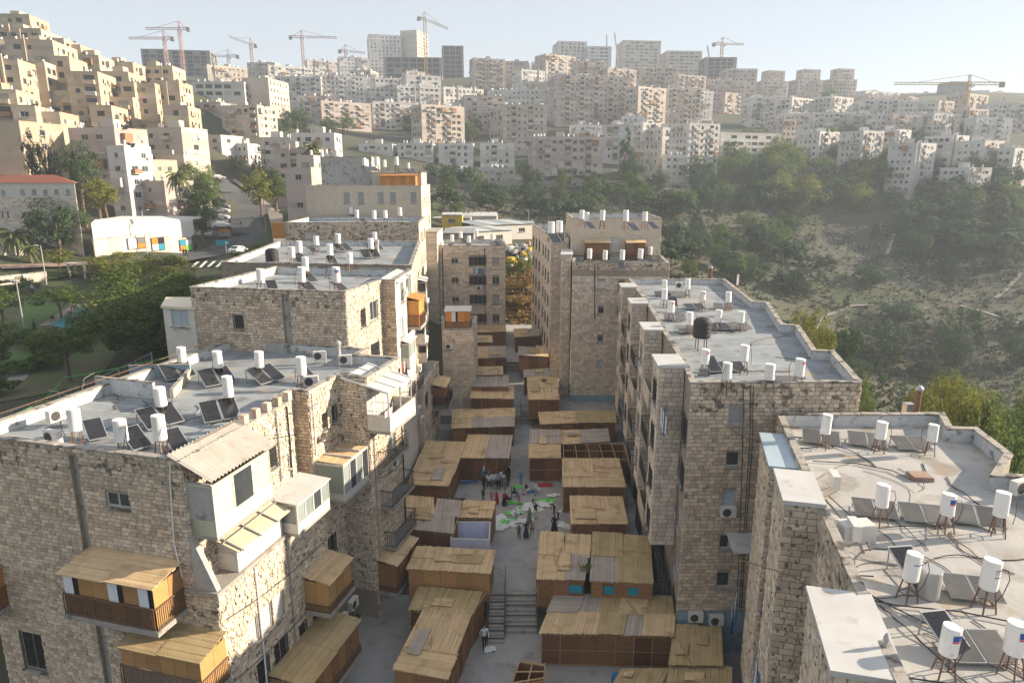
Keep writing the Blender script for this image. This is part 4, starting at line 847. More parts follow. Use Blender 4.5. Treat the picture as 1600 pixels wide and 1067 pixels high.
roof_tanks(RT1, 14.95, 'on the broad whitewashed roof', 'water tanks on the whitewashed roof', R(-6), step=-2.0, pn=PF2, bld=R1, tsc=.79)
roof_tanks([(1039, 445), (1037.5, 460), (1049, 480), (1078, 498), (1075, 446), (1098, 464), (1139, 464), (1122, 494), (1158, 494), (1102, 556), (1162, 553), (1137, 581), (1204, 579), (1249, 576)], 16.75, 'on the long grey roof with the sawtooth edge', 'water tanks on the long grey roof', R(0), step=-1.9, pn=PF2, bld=R2, tsc=.82)
roof_tanks([(921, 398), (945, 399), (972, 400), (1000, 398), (1015, 391)], 18.4, 'along the parapet of the tall pale block', 'water tanks on the tall pale block', R(10), 1, .6, PN1, skip=(0, 1))
roof_tanks([(909, 335), (917, 338), (941, 338), (978, 340), (1008, 338), (861, 354), (874, 353)], 23.0, 'on the upper beige block', 'water tanks on the upper beige block', R(10), 1, .6, PN1)
roof_tanks([(115, 657), (189, 672), (250, 673), (251, 618), (357, 608), (283, 553), (341, 562), (404, 561), (471, 574)], 16.0, 'on the roof with the corrugated lean-to', 'water tanks on the lean-to roof', R(48), step=-.35, pn=PN2, bld=L1)
roof_tanks([(406, 431), (470, 431), (526, 432), (477, 415)], 20.0, 'on the roof above the joint wall', 'water tanks above the joint wall', R(40), step=-.5, bld=L2)
roof_tanks([(456, 394), (467, 388), (494, 376), (528, 374), (515, 391), (546, 402), (580, 382), (585, 372)], 20.35, 'on the long block behind the joint wall', 'water tanks on the long block', R(40), step=-.4, bld=L3)
roof_tanks([(400, 332), (413, 331), (460, 326), (431, 327), (503, 326), (549, 329), (557, 334), (584, 336), (602, 334), (625, 332), (594, 324), (560, 328), (490, 319), (519, 314)][4:], 22.5, 'on the block below the beige penthouses', 'water tanks below the penthouses', R(40), 1, .5)
roof_tanks([(543, 313), (567, 313), (574, 315), (595, 314), (625, 317), (648, 317)], 22.5, 'close to the beige penthouse wall', 'water tanks by the penthouse wall', R(40), 1, .3)
roof_tanks([(569, 254), (573, 255), (588, 251), (601, 257), (620, 253), (638, 259)], 29.2, 'on the beige penthouse', 'water tanks on the penthouse', R(40), 1, .5); roof_tanks([(503, 242), (510, 240), (526, 240)], 31.5, 'on the grey penthouse', 'water tanks on the grey penthouse', R(40), 1, .2)
roof_tanks([(706, 374), (720, 367), (733, 374), (745, 365), (769, 371)], 17.7, 'on the end block closing the passage', 'water tanks on the end block', R(20), 1, .8, PN1)
def black_tank(px, py, zr, label, legs):
    p = atZ(px, py, zr + legs + .6); t = thing('storage_tank', label, 'water tank', (p.x, p.y, zr)); b = MB()
    pr = [(.56, legs)] + [(.60 + (.02 if k % 2 else 0), legs + .05 + k * .14) for k in range(9)] + [(.45, legs + 1.34), (.2, legs + 1.42)]; cyl_rings(b, pr, 20); link('tank', b.mesh('black_tank', 'hose'), t)
    if legs > .2:
        for a in range(4):
            g = MB(); g.bar((.4 * math.cos(a * 1.571 + .8), .4 * math.sin(a * 1.571 + .8), legs), (.45 * math.cos(a * 1.571 + .8), .45 * math.sin(a * 1.571 + .8), 0), .05)
            g.v = [(v[0], v[1], v[2]) for v in g.v]; o_ = link('leg', g.mesh('leg', 'rust'), t)
    return t
_t = black_tank(1097, 514, 16.75, 'black ribbed storage tank on legs on the long grey roof', .9)
black_tank(425, 401, 20.35, 'dark grey storage tank standing on the long block roof', .1)
fb = MB(); cyl_rings(fb, [(.30, 0), (.32, .03), (.32, .95), (.30, 1.0)], 18); p = atZ(1453, 913, 15.4); o = fb.build('spare_tank', 'steel'); o.location = (p.x, p.y, 14.96); tag(o, 'dull grey spare tank standing loose beside a white tank', 'water tank')
def decal(tank_px, zr, ang, z0, z1, a_w, m, name='label_print'):
    tsc = .79 if zr < 15 else (.82 if zr < 17 else .9)
    best = None
    p = atZ(*tank_px, zr + 1.55 * tsc)
    for o in bpy.data.objects:
        if o.name.startswith('water_tank') and abs(o.location.x - p.x) < .05 and abs(o.location.y - p.y) < .05: best = o
    b = MB(); n = 6; r_ = .333
    for k in range(n):
        t0 = ang + a_w * (k / n - .5); t1 = ang + a_w * ((k + 1) / n - .5); b.face([(r_ * math.cos(t0), r_ * math.sin(t0), z0), (r_ * math.cos(t1), r_ * math.sin(t1), z0), (r_ * math.cos(t1), r_ * math.sin(t1), z1), (r_ * math.cos(t0), r_ * math.sin(t0), z1)])
    o = link(name, b.mesh(name, m), best); o.rotation_euler = (0, 0, -best.rotation_euler.z)
for q in ((1484, 996), (1590, 998), (1483, 786)):
    decal(q, 14.95, R(-75), 1.75, 1.98, 1.3, 'label_blue'); decal(q, 14.95, R(-75), 1.66, 1.74, 1.3, 'label_red')
for k in range(4): decal((1546, 901), 14.95, R(-95 + k * 17), 1.72, 1.90, .05, 'ink'); decal((1546, 901), 14.95, R(-90 + k * 17), 1.88, 1.91, .24, 'ink'); decal((1546, 901), 14.95, R(-95 + k * 15), 1.58, 1.63, .15, 'ink')
decal((1424, 886), 14.95, R(-80), 1.78, 1.82, 1.2, 'label_blue')
decal((526, 432), 20.0, R(-60), 1.85, 2.0, 1.2, 'label_blue'); decal((526, 432), 20.0, R(-60), 1.76, 1.83, 1.2, 'label_red')
for q in ((1098, 464), (1049, 480), (1102, 556), (1249, 576)): decal(q, 16.75, R(-60), 1.85, 2.05, .8, 'pink')
def hoses(n, box, zr, lab, seed, grp, r_=(.012, .024)):
    r = random.Random(seed)
    for k in range(n):
        a = atZ(r.uniform(box[0], box[1]), r.uniform(box[2], box[3]), zr); th = r.uniform(0, 6.28); pts = []; L_ = r.uniform(2, 6); cv = r.uniform(-.5, .5)
        for i in range(12): pts.append((a.x, a.y, zr + .03 + (.05 if i in (4, 5) else 0))); a = a + Vector((math.cos(th), math.sin(th), 0)) * L_ / 12; th += cv * .35 + r.uniform(-.3, .3)
        b = MB(); b.tube(pts, r.uniform(*r_), 5); tag(b.build('roof_hose', r.choice(['hose', 'hose', 'hose_g', 'rust'])), lab, 'hose', grp)
hoses(26, (1270, 1560, 690, 1040), 14.95, 'loose hose lying across the broad whitewashed roof', 1, 'hoses on the whitewashed roof')
hoses(12, (1060, 1250, 470, 590), 16.75, 'loose hose lying across the long grey roof', 2, 'hoses on the long grey roof')
hoses(14, (90, 480, 580, 690), 16.0, 'loose hose lying on the lean-to roof', 3, 'hoses on the lean-to roof')
hoses(5, (340, 560, 425, 450), 20.0, 'loose hose lying above the joint wall', 4, 'hoses above the joint wall')
# long cables on the right roof
zz = 15.02
for k, pts in enumerate([[(1300, 850), (1330, 898), (1365, 900)], [(1310, 895), (1370, 935), (1450, 975), (1530, 1010)], [(1330, 930), (1400, 945), (1500, 955), (1600, 975)], [(1230, 625), (1260, 633), (1320, 632)], [(1270, 720), (1340, 724), (1395, 735), (1425, 750)], [(1365, 1055), (1430, 1060), (1500, 1070)], [(1295, 775), (1340, 815), (1360, 860)], [(1290, 780), (1330, 830), (1400, 822), (1560, 818)]]):
    P_ = [atZ(x, y, zz + .02) for x, y in pts]; wire('roof_cable', P_, 'black cable bundle trailing over the broad whitewashed roof edge', 'cable', 'hose', .024, group='cables on the whitewashed roof')
# chimneys, hatches, roof walls and plant
def chimney(px, py, zr, h, label, m='rust', r_=.16):
    p = atZ(px, py, zr); t = thing('flue_pipe', label, 'chimney', (p.x, p.y, zr)); b = MB(); cyl_rings(b, [(r_, 0), (r_, h), (r_ * .9, h)], 12); o = link('pipe', b.mesh('flue', m), t); b = MB(); cyl_rings(b, [(r_ * 1.35, h + .02), (r_ * 1.35, h + .14), (r_ * .5, h + .28)], 12); link('cowl', b.mesh('cowl', 'steel'), t)
chimney(1430, 655, 14.95, 1.75, 'tall rusty flue pipe by the parapet of the broad roof'); chimney(1109, 441, 16.75, 1.6, 'rusty flue pipe at the far edge of the long grey roof', r_=.2); chimney(1378, 1045, 14.95, .9, 'short grey vent pipe on the broad roof', 'steel', .06); chimney(1152, 445, 16.75, .9, 'thin white vent pipe on the long grey roof', 'white', .1); chimney(530, 572, 16.0, 1.5, 'plastered flue standing on the lean-to roof edge', 'plaster_grey', .18); chimney(590, 402, 20.35, 1.6, 'grey flue on the edge of the long block', 'plaster_grey', .2)
def slab(name, label, cat, px, py, z, sx, sy, sz, m, rz=0.0, tilt=0.0, parts=()):
    p = atZ(px, py, z); b = MB(); b.box(0, 0, sz / 2, sx, sy, sz); b.box(0, 0, sz + .02, sx * .94, sy * .94, .03)
    o = b.build(name, m); o.location = (p.x, p.y, z + .004); o.rotation_euler = (tilt, 0, rz); return tag(o, label, cat)
slab('roof_hatch', 'low square hatch with a pinkish lid on the broad roof', 'hatch', 1437, 747, 14.95, .9, .8, .16, 'redpave', -.1)
slab('roof_bin', 'bluish metal drum beside the rusty flue pipe', 'drum', 1418, 650, 14.95, .5, .5, .75, 'steel')
slab('plant_box', 'white louvred plant box on the roof edge', 'box', 1335, 843, 14.95, 1.3, .7, .7, 'acwhite', .1)
p = atZ(1585, 768, 14.95); 
for (px, py, zr, rz, lb) in [(1325, 835, 14.95, R(80), 'air conditioner standing at the roof edge by the cables'), (1585, 766, 14.95, R(20), 'air conditioner under the stepped parapet'), (1295, 757, 14.95, R(80), 'air conditioner beside the white shed on the roof edge'), (90, 688, 16.0, R(-20), 'air conditioner lying by the front parapet of the lean-to roof'), (84, 655, 16.0, R(70), 'air conditioner on the street side of the lean-to roof'), (388, 660, 16.0, R(10), 'air conditioner on the court parapet of the lean-to roof'), (487, 600, 16.0, R(10), 'air conditioner near the corner step of the lean-to roof'), (500, 560, 16.0, R(12), 'air conditioner against the joint wall'), (540, 566, 16.0, R(12), 'air conditioner near the plastered flue'), (1061, 449, 16.75, R(0), 'air conditioner at the far end of the long grey roof')]: ac_roof(px, py, zr, rz, lb)
# a whitewashed upstand with a sheet on the lean-to roof
t = thing('roof_upstand', 'stained whitewashed upstand wall across the lean-to roof', 'wall', (-19, 39, 16.0)); 
for (a, b_, h_, m_) in [((155, 612), (245, 622), .95, 'parapet_in'), ((245, 622), (262, 640), .7, 'parapet_in'), ((205, 590), (300, 588), .8, 'blue_wall'), ((300, 588), (272, 622), .5, 'plaster_beige'), ((330, 540), (450, 552), .7, 'plaster_grey')]:
    A, B = atZ(*a, 16.0), atZ(*b_, 16.0); w_ = MB(); d = (B - A); nn = Vector((d.y, -d.x, 0)).normalized() * .18; w_.pbox(A, d, nn, (0, 0, h_)); w_.build('wall', m_, t); w_ = MB(); w_.pbox(A + Vector((0, 0, h_)) - nn * .1, d, nn * 1.2, (0, 0, .06)); w_.build('coping', 'coping', t)
# orange rail on the street side parapet of the first block
wire('parapet_rail', [(*l1(.3, -12.3), 17.0), (*l1(9, -12.3), 17.0), (*l1(20, -12.3), 17.0)], 'thin rusty rail along the street side parapet', 'rail', 'rust', .022)
wire('parapet_rail', [(*l1(1, -.1), 17.05), (*l1(8.4, -.1), 17.05)], 'thin rusty rail along the court side parapet', 'rail', 'rust', .022)
for k in range(5): slab('parapet_pier', 'square stone pier on the parapet of the lean-to roof', 'pier', 0, 0, 16.69, .35, .35, .42, 'stone', R(-15)).location = (*l1(4.6 + k * .95, -.14), 16.70)
for o in bpy.data.objects:
    if o.name.startswith('parapet_pier'): o['group'] = 'piers on the court side parapet'
wire('street_cable', [(-21.5, 52, 16.4), atZ(100, 590, 13.4), atZ(40, 640, 13.5), Vector((-36, 30, 13))], 'pale green cable slung over the lane behind the block', 'cable', 'greenc', .03, .3)

# ---------------------------------------------------------------- reed-roofed huts (sukkahs)
_hn = [0]
def hut(quad, z0, h, label, wallm='ply_dk', mats=((2, 2),), rm=('reed',), seed=0, open_roof=False, battens=True, windows=(), over=.07, along=1, panel=1.15, grid=True, zq=None):
    Q = [atZ(x, y, z0 + h) for x, y in quad]; c = sum(Q, Vector()) / 4; r = random.Random(seed * 13 + 5); _hn[0] += 1
    t = thing('reed_roofed_hut', label, 'hut', (c.x, c.y, z0)); B_ = [Vector((q.x, q.y, z0)) for q in Q]; up = Vector((0, 0, 1)); wm = wallm if isinstance(wallm, (list, tuple)) else [wallm]
    for i in range(4):
        a, b = B_[i], B_[(i + 1) % 4]; d = b - a; L_ = d.length; n = max(1, round(L_ / panel)); u = d.normalized(); nn = Vector((u.y, -u.x, 0)); hh = h - .06
        for k in range(n):
            wq = L_ / n - .012; cc = a + u * (L_ * (k + .5) / n) + up * (hh / 2 + .02) + nn * r.uniform(-.012, .012)
            win_ = i == 0 and k in windows
            if win_:
                for (zc, hz) in ((hh * .28, hh * .56), (hh * .92, hh * .16)): ubox('wall_panel', r.choice(wm), t, frameM(a + u * (L_ * (k + .5) / n) + up * (zc + .02), u * wq, -nn * .03, up * (hz - .01)))
                ubox('window_pane', 'cyan' if wallm != 'ply_y' else 'dark', t, frameM(a + u * (L_ * (k + .5) / n) + up * hh * .70 - nn * .01, u * wq * .9, -nn * .02, up * hh * .28))
            else: ubox('wall_panel', r.choice(wm), t, frameM(cc, u * wq, -nn * .03, up * hh))
            if battens and i in (0, 1) and r.random() < .6: ubox('batten', 'batten', t, frameM(a + u * (L_ * k / n) + up * (hh / 2) + nn * .035, u * .035, -nn * .03, up * hh))
        if battens and grid and i in (0, 1, 3):
            for zz_ in ((.1, hh * .5, hh - .05) if r.random() < .35 else (hh - .05,)): ubox('batten', 'batten', t, frameM((a + b) / 2 + up * zz_ + nn * .038, u * (L_ - .02), -nn * .02, up * .032))
    zt = z0 + h
    nb = max(2, round((Q[1] - Q[0]).length / 1.3))
    for k in range(nb + 1):
        s_ = k / nb; p, q = Q[0].lerp(Q[1], s_), Q[3].lerp(Q[2], s_); e = (q - p).normalized() * .25
        g = MB(); g.bar(p - e + up * .01, q + e + up * .01, .06); g.build('rafter', 'batten', t)
    if open_roof:
        for s_ in (0, .5, 1):
            p, q = Q[0].lerp(Q[3], s_), Q[1].lerp(Q[2], s_); g = MB(); g.bar(p + up * .06, q + up * .06, .06); g.build('rafter', 'batten', t)
        return t
    kx, ky = mats[0]
    for j in range(ky):
        cuts = [0.0] + sorted(min(.96, max(.04, (k + r.uniform(-.18, .18)) / kx)) for k in range(1, kx)) + [1.0]
        for k in range(kx):
            s0, s1 = cuts[k] - .012, cuts[k + 1] + .012; t0, t1 = j / ky - .02, (j + 1) / ky + .02
            o = Q[0].lerp(Q[1], s0).lerp(Q[3].lerp(Q[2], s0), t0); ex = Q[0].lerp(Q[1], s1).lerp(Q[3].lerp(Q[2], s1), t0) - o; ey = Q[0].lerp(Q[1], s0).lerp(Q[3].lerp(Q[2], s0), t1) - o
            if j == 0: e = ey.normalized() * over; o -= e; ey += e
            if j == ky - 1: ey += ey.normalized() * over
            if k == 0: e = ex.normalized() * over; o -= e; ex += e
            if k == kx - 1: ex += ex.normalized() * over
            tw = r.uniform(-.012, .012); ex = ex + Vector((-ex.y, ex.x, 0)) * tw
            mat_part(t, o + up * (.05 + .03 * ((j * 2 + k) % 3)), ex, ey, r.choice(rm), seed * 50 + j * 7 + k, along=along if r.random() < .85 else 1 - along, rag=.07, strip=.065)
    for k in range(r.choice((0, 1, 1, 2))):   # extra mats thrown over the roof
        s0, t0 = r.uniform(.05, .55), r.uniform(.05, .5); s1, t1 = s0 + r.uniform(.2, .4), t0 + r.uniform(.25, .45); B2_ = lambda s_, t_: Q[0].lerp(Q[1], s_).lerp(Q[3].lerp(Q[2], s_), t_)
        o = B2_(s0, t0); mat_part(t, o + up * .17, B2_(s1, t0) - o, B2_(s0, t1) - o, r.choice(('reed', 'reed_gr', 'reed_ol', 'reed')), seed * 90 + k, along=r.choice((0, 1)), rag=.06, strip=.065)
    for k in range(r.randrange(1, 4)):   # loose poles that hold the mats down
        a = Q[0].lerp(Q[1], r.random()).lerp(Q[3].lerp(Q[2], r.random()), r.random()); th = r.choice([0, 1.57]) + r.uniform(-.3, .3); g = MB(); e = Vector((math.cos(th), math.sin(th), 0)) * r.uniform(.5, 1.2)
        g.bar(a - e + up * .25, a + e + up * .25, .05); g.build('pole', 'batten', t)
    return t
DK = ['ply_dk', 'ply_dk', 'ply']; PL = ['ply', 'ply', 'ply_y', 'ply_dk']
HUTS = [
 ([(618, 1044), (698, 1058), (735, 960), (665, 951)], 0, 2.3, 'hut in the lower court with three overlapping olive and straw mats', 'ply', ((1, 3),), ('reed', 'reed', 'reed_ol'), {}),
 ([(641, 952), (737, 960), (756, 930), (656, 919)], 0, 2.3, 'hut tucked behind the three-mat hut below the plaza edge', PL, ((2, 1),), ('reed', 'reed_ol'), {}),
 ([(638, 888), (764, 896), (771, 861), (653, 857)], 1.4, 2.1, 'honey plywood hut standing on the plaza edge above the stairs', 'ply_y', ((2, 2),), ('reed',), dict(grid=False)),
 ([(630, 825), (707, 833), (725, 785), (631, 777)], 1.4, 2.2, 'broad hut against the facade beside the white sheet hut', DK, ((2, 2),), ('reed', 'reed', 'reed_gr'), {}),
 ([(720, 808), (767, 809), (774, 787), (726, 785)], 1.4, 2.2, 'small orange-brown hut right behind the white sheet hut', 'ply', ((1, 2),), ('reed',), {}),
 ([(639, 756), (700, 759), (728, 694), (667, 691)], 1.4, 2.2, 'long straw-roofed hut at the facade side of the gathering', 'ply', ((2, 4),), ('reed',), {}),
 ([(721, 715), (794, 716), (798, 683), (733, 681)], 1.4, 2.2, 'straw hut with a grey mat corner behind the crowd', DK, ((2, 1),), ('reed', 'reed_gr'), {}),
 ([(708, 669), (802, 667), (804, 639), (708, 642)], 1.4, 2.1, 'wide hut with patched straw and grey mats beside the steps', DK, ((3, 2),), ('reed', 'reed', 'reed_gr', 'reed_ol'), {}),
 ([(736, 622), (802, 624), (802, 605), (736, 604)], 2.4, 2.0, 'straw hut next to the maroon boards at the upper court', DK, ((2, 1),), ('reed',), {}),
 ([(738, 604), (794, 605), (794, 588), (740, 587)], 2.4, 2.6, 'pinkish mat hut on the upper court beyond the maroon boards', DK, ((2, 1),), ('reed_ol', 'reed_gr'), {}),
 ([(745, 586), (785, 586), (785, 574), (745, 574)], 3.0, 2.2, 'small straw hut at the head of the upper steps', DK, ((2, 1),), ('reed',), {}),
 ([(742, 560), (790, 559), (790, 542), (742, 543)], 3.5, 2.2, 'hut with a pale and a grey mat along the passage', DK, ((2, 1),), ('reed', 'reed_gr'), {}),
 ([(741, 535), (769, 535), (769, 525), (741, 525)], 3.5, 2.2, 'narrow straw hut under the end block', 'ply', ((1, 1),), ('reed',), {}),
 ([(745, 520), (790, 518), (790, 510), (745, 510)], 3.5, 2.4, 'brown walled hut at the foot of the end block', 'ply', ((1, 1),), ('reed',), {}),
 ([(805, 527), (843, 525), (842, 515), (804, 515)], 3.5, 2.3, 'far hut across the passage from the end block', DK, ((2, 1),), ('reed', 'reed_gr'), {}),
 ([(811, 555), (856, 558), (856, 541), (811, 542)], 3.5, 2.2, 'hut with a grey patched mat beside the narrow pale block', 'ply', ((2, 1),), ('reed', 'reed_gr'), {}),
 ([(819, 590), (866, 587), (864, 577), (819, 579)], 2.4, 2.2, 'low grey-roofed hut beside the upper steps', DK, ((1, 1),), ('reed_gr',), {}),
 ([(826, 624), (873, 624), (871, 591), (825, 590)], 2.4, 2.3, 'tall straw hut with green fronds beside the upper steps', 'ply', ((1, 2),), ('reed',), {}),
 ([(846, 663), (961, 660), (960, 643), (843, 645)], 1.4, 2.2, 'very wide straw hut below the tall pale block', DK, ((4, 1),), ('reed', 'reed', 'reed_ol'), {}),
 ([(828, 715), (875, 715), (877, 674), (829, 674)], 1.4, 2.3, 'narrow hut with half straw half grey roof facing the crowd', DK, ((1, 2),), ('reed', 'reed_gr'), {}),
 ([(878, 694), (951, 691), (950, 673), (877, 674)], 1.4, 2.2, 'greyish hut behind the unroofed timber frame', DK, ((2, 1),), ('reed_gr', 'reed_gr', 'reed'), {}),
 ([(881, 716), (984, 719), (974, 694), (880, 694)], 1.4, 2.1, 'unroofed hut of brown panels with bare rafters', DK, ((1, 1),), ('reed',), dict(open_roof=True)),
 ([(881, 760), (975, 761), (965, 719), (880, 719)], 1.4, 2.3, 'square straw hut in front of the bare rafters', 'ply', ((2, 3),), ('reed',), {}),
 ([(894, 818), (978, 819), (971, 778), (892, 778)], 1.4, 2.0, 'straw hut with a gridded front beside the green litter', 'ply', ((2, 2),), ('reed',), {}),
 ([(840, 903), (912, 906), (926, 840), (846, 834)], 1.4, 2.1, 'straw hut with a bundle of green fronds on its roof', 'ply', ((2, 2),), ('reed', 'reed', 'reed_gr'), dict(windows=(2,))),
 ([(924, 906), (1018, 911), (1014, 841), (928, 835)], 1.4, 2.1, 'olive-roofed hut with two blue windows', 'ply', ((2, 2),), ('reed_ol', 'reed_ol', 'reed_gr'), dict(windows=(1, 3), panel=.8)),
 ([(847, 988), (1049, 993), (1053, 935), (870, 930)], 0, 2.2, 'largest hut, roofed with a patchwork of grey and straw mats', ['ply_dk', 'ply_dk', 'ply', 'ply_dk'], ((5, 2),), ('reed_gr', 'reed_gr', 'reed', 'reed_ol'), dict(seed=2)),
 ([(1047, 1037), (1127, 1040), (1119, 987), (1056, 978)], 0, 2.1, 'olive mat hut in front of the blue painted wall', DK, ((2, 1),), ('reed_ol',), {}),
 ([(1040, 1088), (1140, 1090), (1139, 1045), (1048, 1045)], 0, 1.9, 'dim olive mat hut in the corner of the lower court', DK, ((2, 1),), ('reed_ol',), {}),
 ([(958, 1072), (1030, 1072), (1030, 1053), (972, 1048)], 0, 1.3, 'low straw-covered stall with poles sticking up', 'ply', ((1, 1),), ('reed_ol',), {}),
 ([(800, 1068), (850, 1060), (851, 1040), (812, 1034)], 0, 1.2, 'small open crate hut with crossed poles in the lower court', DK, ((1, 1),), ('reed_gr',), dict(open_roof=True)),
]
for k, (q, z0_, h_, lb, wm_, mt_, rm_, kw) in enumerate(HUTS): hut(q, z0_, h_, lb, wm_, mt_, rm_, **{**dict(seed=k), **kw})
# the white sheet hut, open to the sky
Q = [atZ(x, y, 3.5) for x, y in [(704, 841), (764, 843), (766, 815), (714, 815)]]; c = sum(Q, Vector()) / 4; t = thing('sheet_hut', 'open-topped hut of lilac white sheets on the plaza', 'hut', (c.x, c.y, 1.4))
for i in range(4):
    a, b = Q[i], Q[(i + 1) % 4]; g = MB(); n = 10; u = (b - a).normalized(); nn = Vector((u.y, -u.x, 0))
    P_ = [a.lerp(b, k / n) + nn * (.03 * math.sin(k * 2.1)) for k in range(n + 1)]
    for k in range(n): g.face([(P_[k].x, P_[k].y, 1.42), (P_[k + 1].x, P_[k + 1].y, 1.42), P_[k + 1], P_[k]])
    g.build('sheet', 'tarp', t); g = MB(); g.bar(a, b, .05); g.build('top_rail', 'white', t); g = MB(); g.bar((a.x, a.y, 1.4), a, .05); g.build('post', 'white', t)
g = MB(); g.face([(q.x, q.y, 1.43) for q in Q]); g.build('floor_sheet', 'tarp', t)
# huts on balconies of the near block
def balcony_hut(fr, bld, u0, u1, zf, d, h, label, wallm, rm, seed, kick=1.05, cloth=()):
    s0 = MB(); fr.box(s0, u0 - .12, u1 + .12, zf - .25, zf, 0, d + .12); part = s0.build('balcony', 'concrete', bld.root); b = MB()
    rail(b, [fr.p(u0 - .06, zf, 0), fr.p(u0 - .06, zf, d + .07), fr.p(u1 + .06, zf, d + .07), fr.p(u1 + .06, zf, 0)], kick, .11, .03); b.build('railing', 'rust', part)
    c = fr.p((u0 + u1) / 2, zf, d / 2); t = thing('balcony_hut', label, 'hut', c); n = max(3, round((u1 - u0) / .75)); r = random.Random(seed)
    for k in range(n):
        ua, ub = u0 + (u1 - u0) * k / n + .01, u0 + (u1 - u0) * (k + 1) / n - .01
        ubox('wall_panel', wallm[1], t, frameM(fr.p((ua + ub) / 2, zf + kick / 2, d - .03), fr.u * (ub - ua), fr.n * .03, (0, 0, kick - .03)))
        if k in cloth:
            ubox('opening', 'dark', t, frameM(fr.p((ua + ub) / 2, zf + (kick + h) / 2, d - .08), fr.u * (ub - ua), fr.n * .02, (0, 0, h - kick)))  # dark sheet painted as the shade inside the hut
            g = MB(); m_ = 5
            for i in range(m_): x0, x1 = ua + (ub - ua) * .65 * i / m_, ua + (ub - ua) * .65 * (i + 1) / m_; g.face([fr.p(x0, zf + kick - .06, d + .02 * math.sin(i * 2)), fr.p(x1, zf + kick - .06, d + .02 * math.sin(i * 2 + 2)), fr.p(x1, zf + h - .06, d), fr.p(x0, zf + h - .06, d)])
            g.build('curtain', 'white_cloth', t)
        else: ubox('wall_panel', wallm[0], t, frameM(fr.p((ua + ub) / 2, zf + (kick + h) / 2, d - .03), fr.u * (ub - ua), fr.n * .03, (0, 0, h - kick - .02)))
    for ue in (u0 + .02, u1 - .02):
        for k in range(2): ubox('wall_panel', wallm[0], t, frameM(fr.p(ue, zf + h / 2, d * (k + .5) / 2), fr.u * .03, fr.n * (d / 2 - .02), (0, 0, h - .04)))
    o = fr.p(u0 - .12, zf + h + .28, 0); mat_part(t, o, fr.u * ((u1 - u0) / 2 + .12), fr.n * (d + .2) + Vector((0, 0, -.28)), rm, seed, along=0, rag=.05, strip=.1); mat_part(t, o + fr.u * ((u1 - u0) / 2 + .10) + Vector((0, 0, .02)), fr.u * ((u1 - u0) / 2 + .14), fr.n * (d + .17) + Vector((0, 0, -.28)), rm, seed + 1, along=0, rag=.05, strip=.1)
    return t
ua, za = FF.hit(146, 853); ub, zb = FF.hit(283, 882)
balcony_hut(FF, L1, ua, ub, za - 2.35, 1.75, 2.05, 'hut on the upper front balcony with white curtains blowing out', ('ply_y', 'ply'), 'reed', 71, cloth=(0, 3, 5))
ua, za = FF.hit(230, 958); balcony_hut(FF, L1, ua, FF.L + 1.3, za - 2.5, 1.7, 2.05, 'honey-walled hut on the lower front balcony with a ribbed reed roof', ('ply_y', 'reed_gr'), 'reed_ol', 73)
ua, za = FF.hit(-40, 870); ub, _ = FF.hit(2, 875); balcony_hut(FF, L1, max(.2, ua), ub, za - 2.35, 1.7, 2.05, 'hut on the balcony left of the dark barred window', ('orange', 'ply'), 'reed', 75)
balcony_hut(GA, L1, 6.6, 9.2, 5.2, 1.5, 1.8, 'plywood hut squeezed on a low court side balcony', ('ply_y', 'ply'), 'reed', 77, kick=.4)
GC = FC; balcony_hut(FC, L1, -2.8, -.2, 5.8, .1, .1, 'bundle of reed mats leaning on the sunlit facade', ('ply', 'ply'), 'reed', 79, kick=.05) if False else None
ul, zl = GA.hit(545, 985); balcony_hut(GA, L1, 3.0, 8.4, 1.6, 2.2, 2.0, 'long olive-roofed hut along the foot of the sunlit facade', ('ply', 'ply_dk'), 'reed_ol', 81, kick=.4)
u_, z_ = FC.hit(596, 930); balcony_hut(FC, L1, .2, 3.6, 2.0, 1.3, 2.0, 'brown panelled hut on a low balcony by the pale blue windows', ('ply', 'ply_dk'), 'reed', 83, kick=.4)
balcony_hut(D2, L2, 4.2, 6.6, 16.0, 1.0, 2.3, 'orange timber hut high on the sunlit plaster facade', ('orange', 'orange'), 'orange', 85, kick=1.0)
balcony_hut(f3, L3b, 5.0, 8.2, 5.85, 1.3, 1.9, 'small hut on the railed balcony of the low wing', ('ply', 'ply'), 'reed', 87, kick=.9)
fT = TW.fr[TW.edge((-8, 76), (-4.4, 76))]; balcony_hut(Fr((-7.7, 78.4), (-4.7, 78.4)), TW, .1, 2.9, 11.75, 1.9, 1.9, 'orange timber hut on top of the square stone tower', ('orange', 'orange'), 'tin', 89, kick=.7, cloth=(1,))
balcony_hut(Fr((-19.8, 107), (-14.2, 107)), L5, .1, 5.4, 26.7, 2.2, 2.0, 'orange timber hut on the penthouse terrace', ('orange', 'orange'), 'orange', 90, kick=.3)
F5 = Fr((7.6, 85.0), (18, 84.7))
balcony_hut(F5, R5, 1.4, 4.3, 18.7, 1.5, 2.1, 'dark timber hut on the upper terrace beside the white door', ('ply_dk', 'ply_dk'), 'reed', 91, kick=.7); balcony_hut(F5, R5, 6.4, 8.6, 18.7, 1.5, 2.1, 'second dark timber hut on the upper terrace', ('ply_dk', 'ply_dk'), 'reed', 92, kick=.7)
balcony_hut(Fr((-28.4, 84), (-27.6, 74)), L3, 0.2, 2.6, 18.6, 1.2, 2.0, 'orange hut box hanging on the street side of the long block', ('orange', 'ply_y'), 'orange', 93) if False else None
slab('hut_box', 'orange timber box hut at the street end of the tank-crowded block', 'hut', 440, 372, 20.0, 2.1, 1.6, 2.2, 'orange')
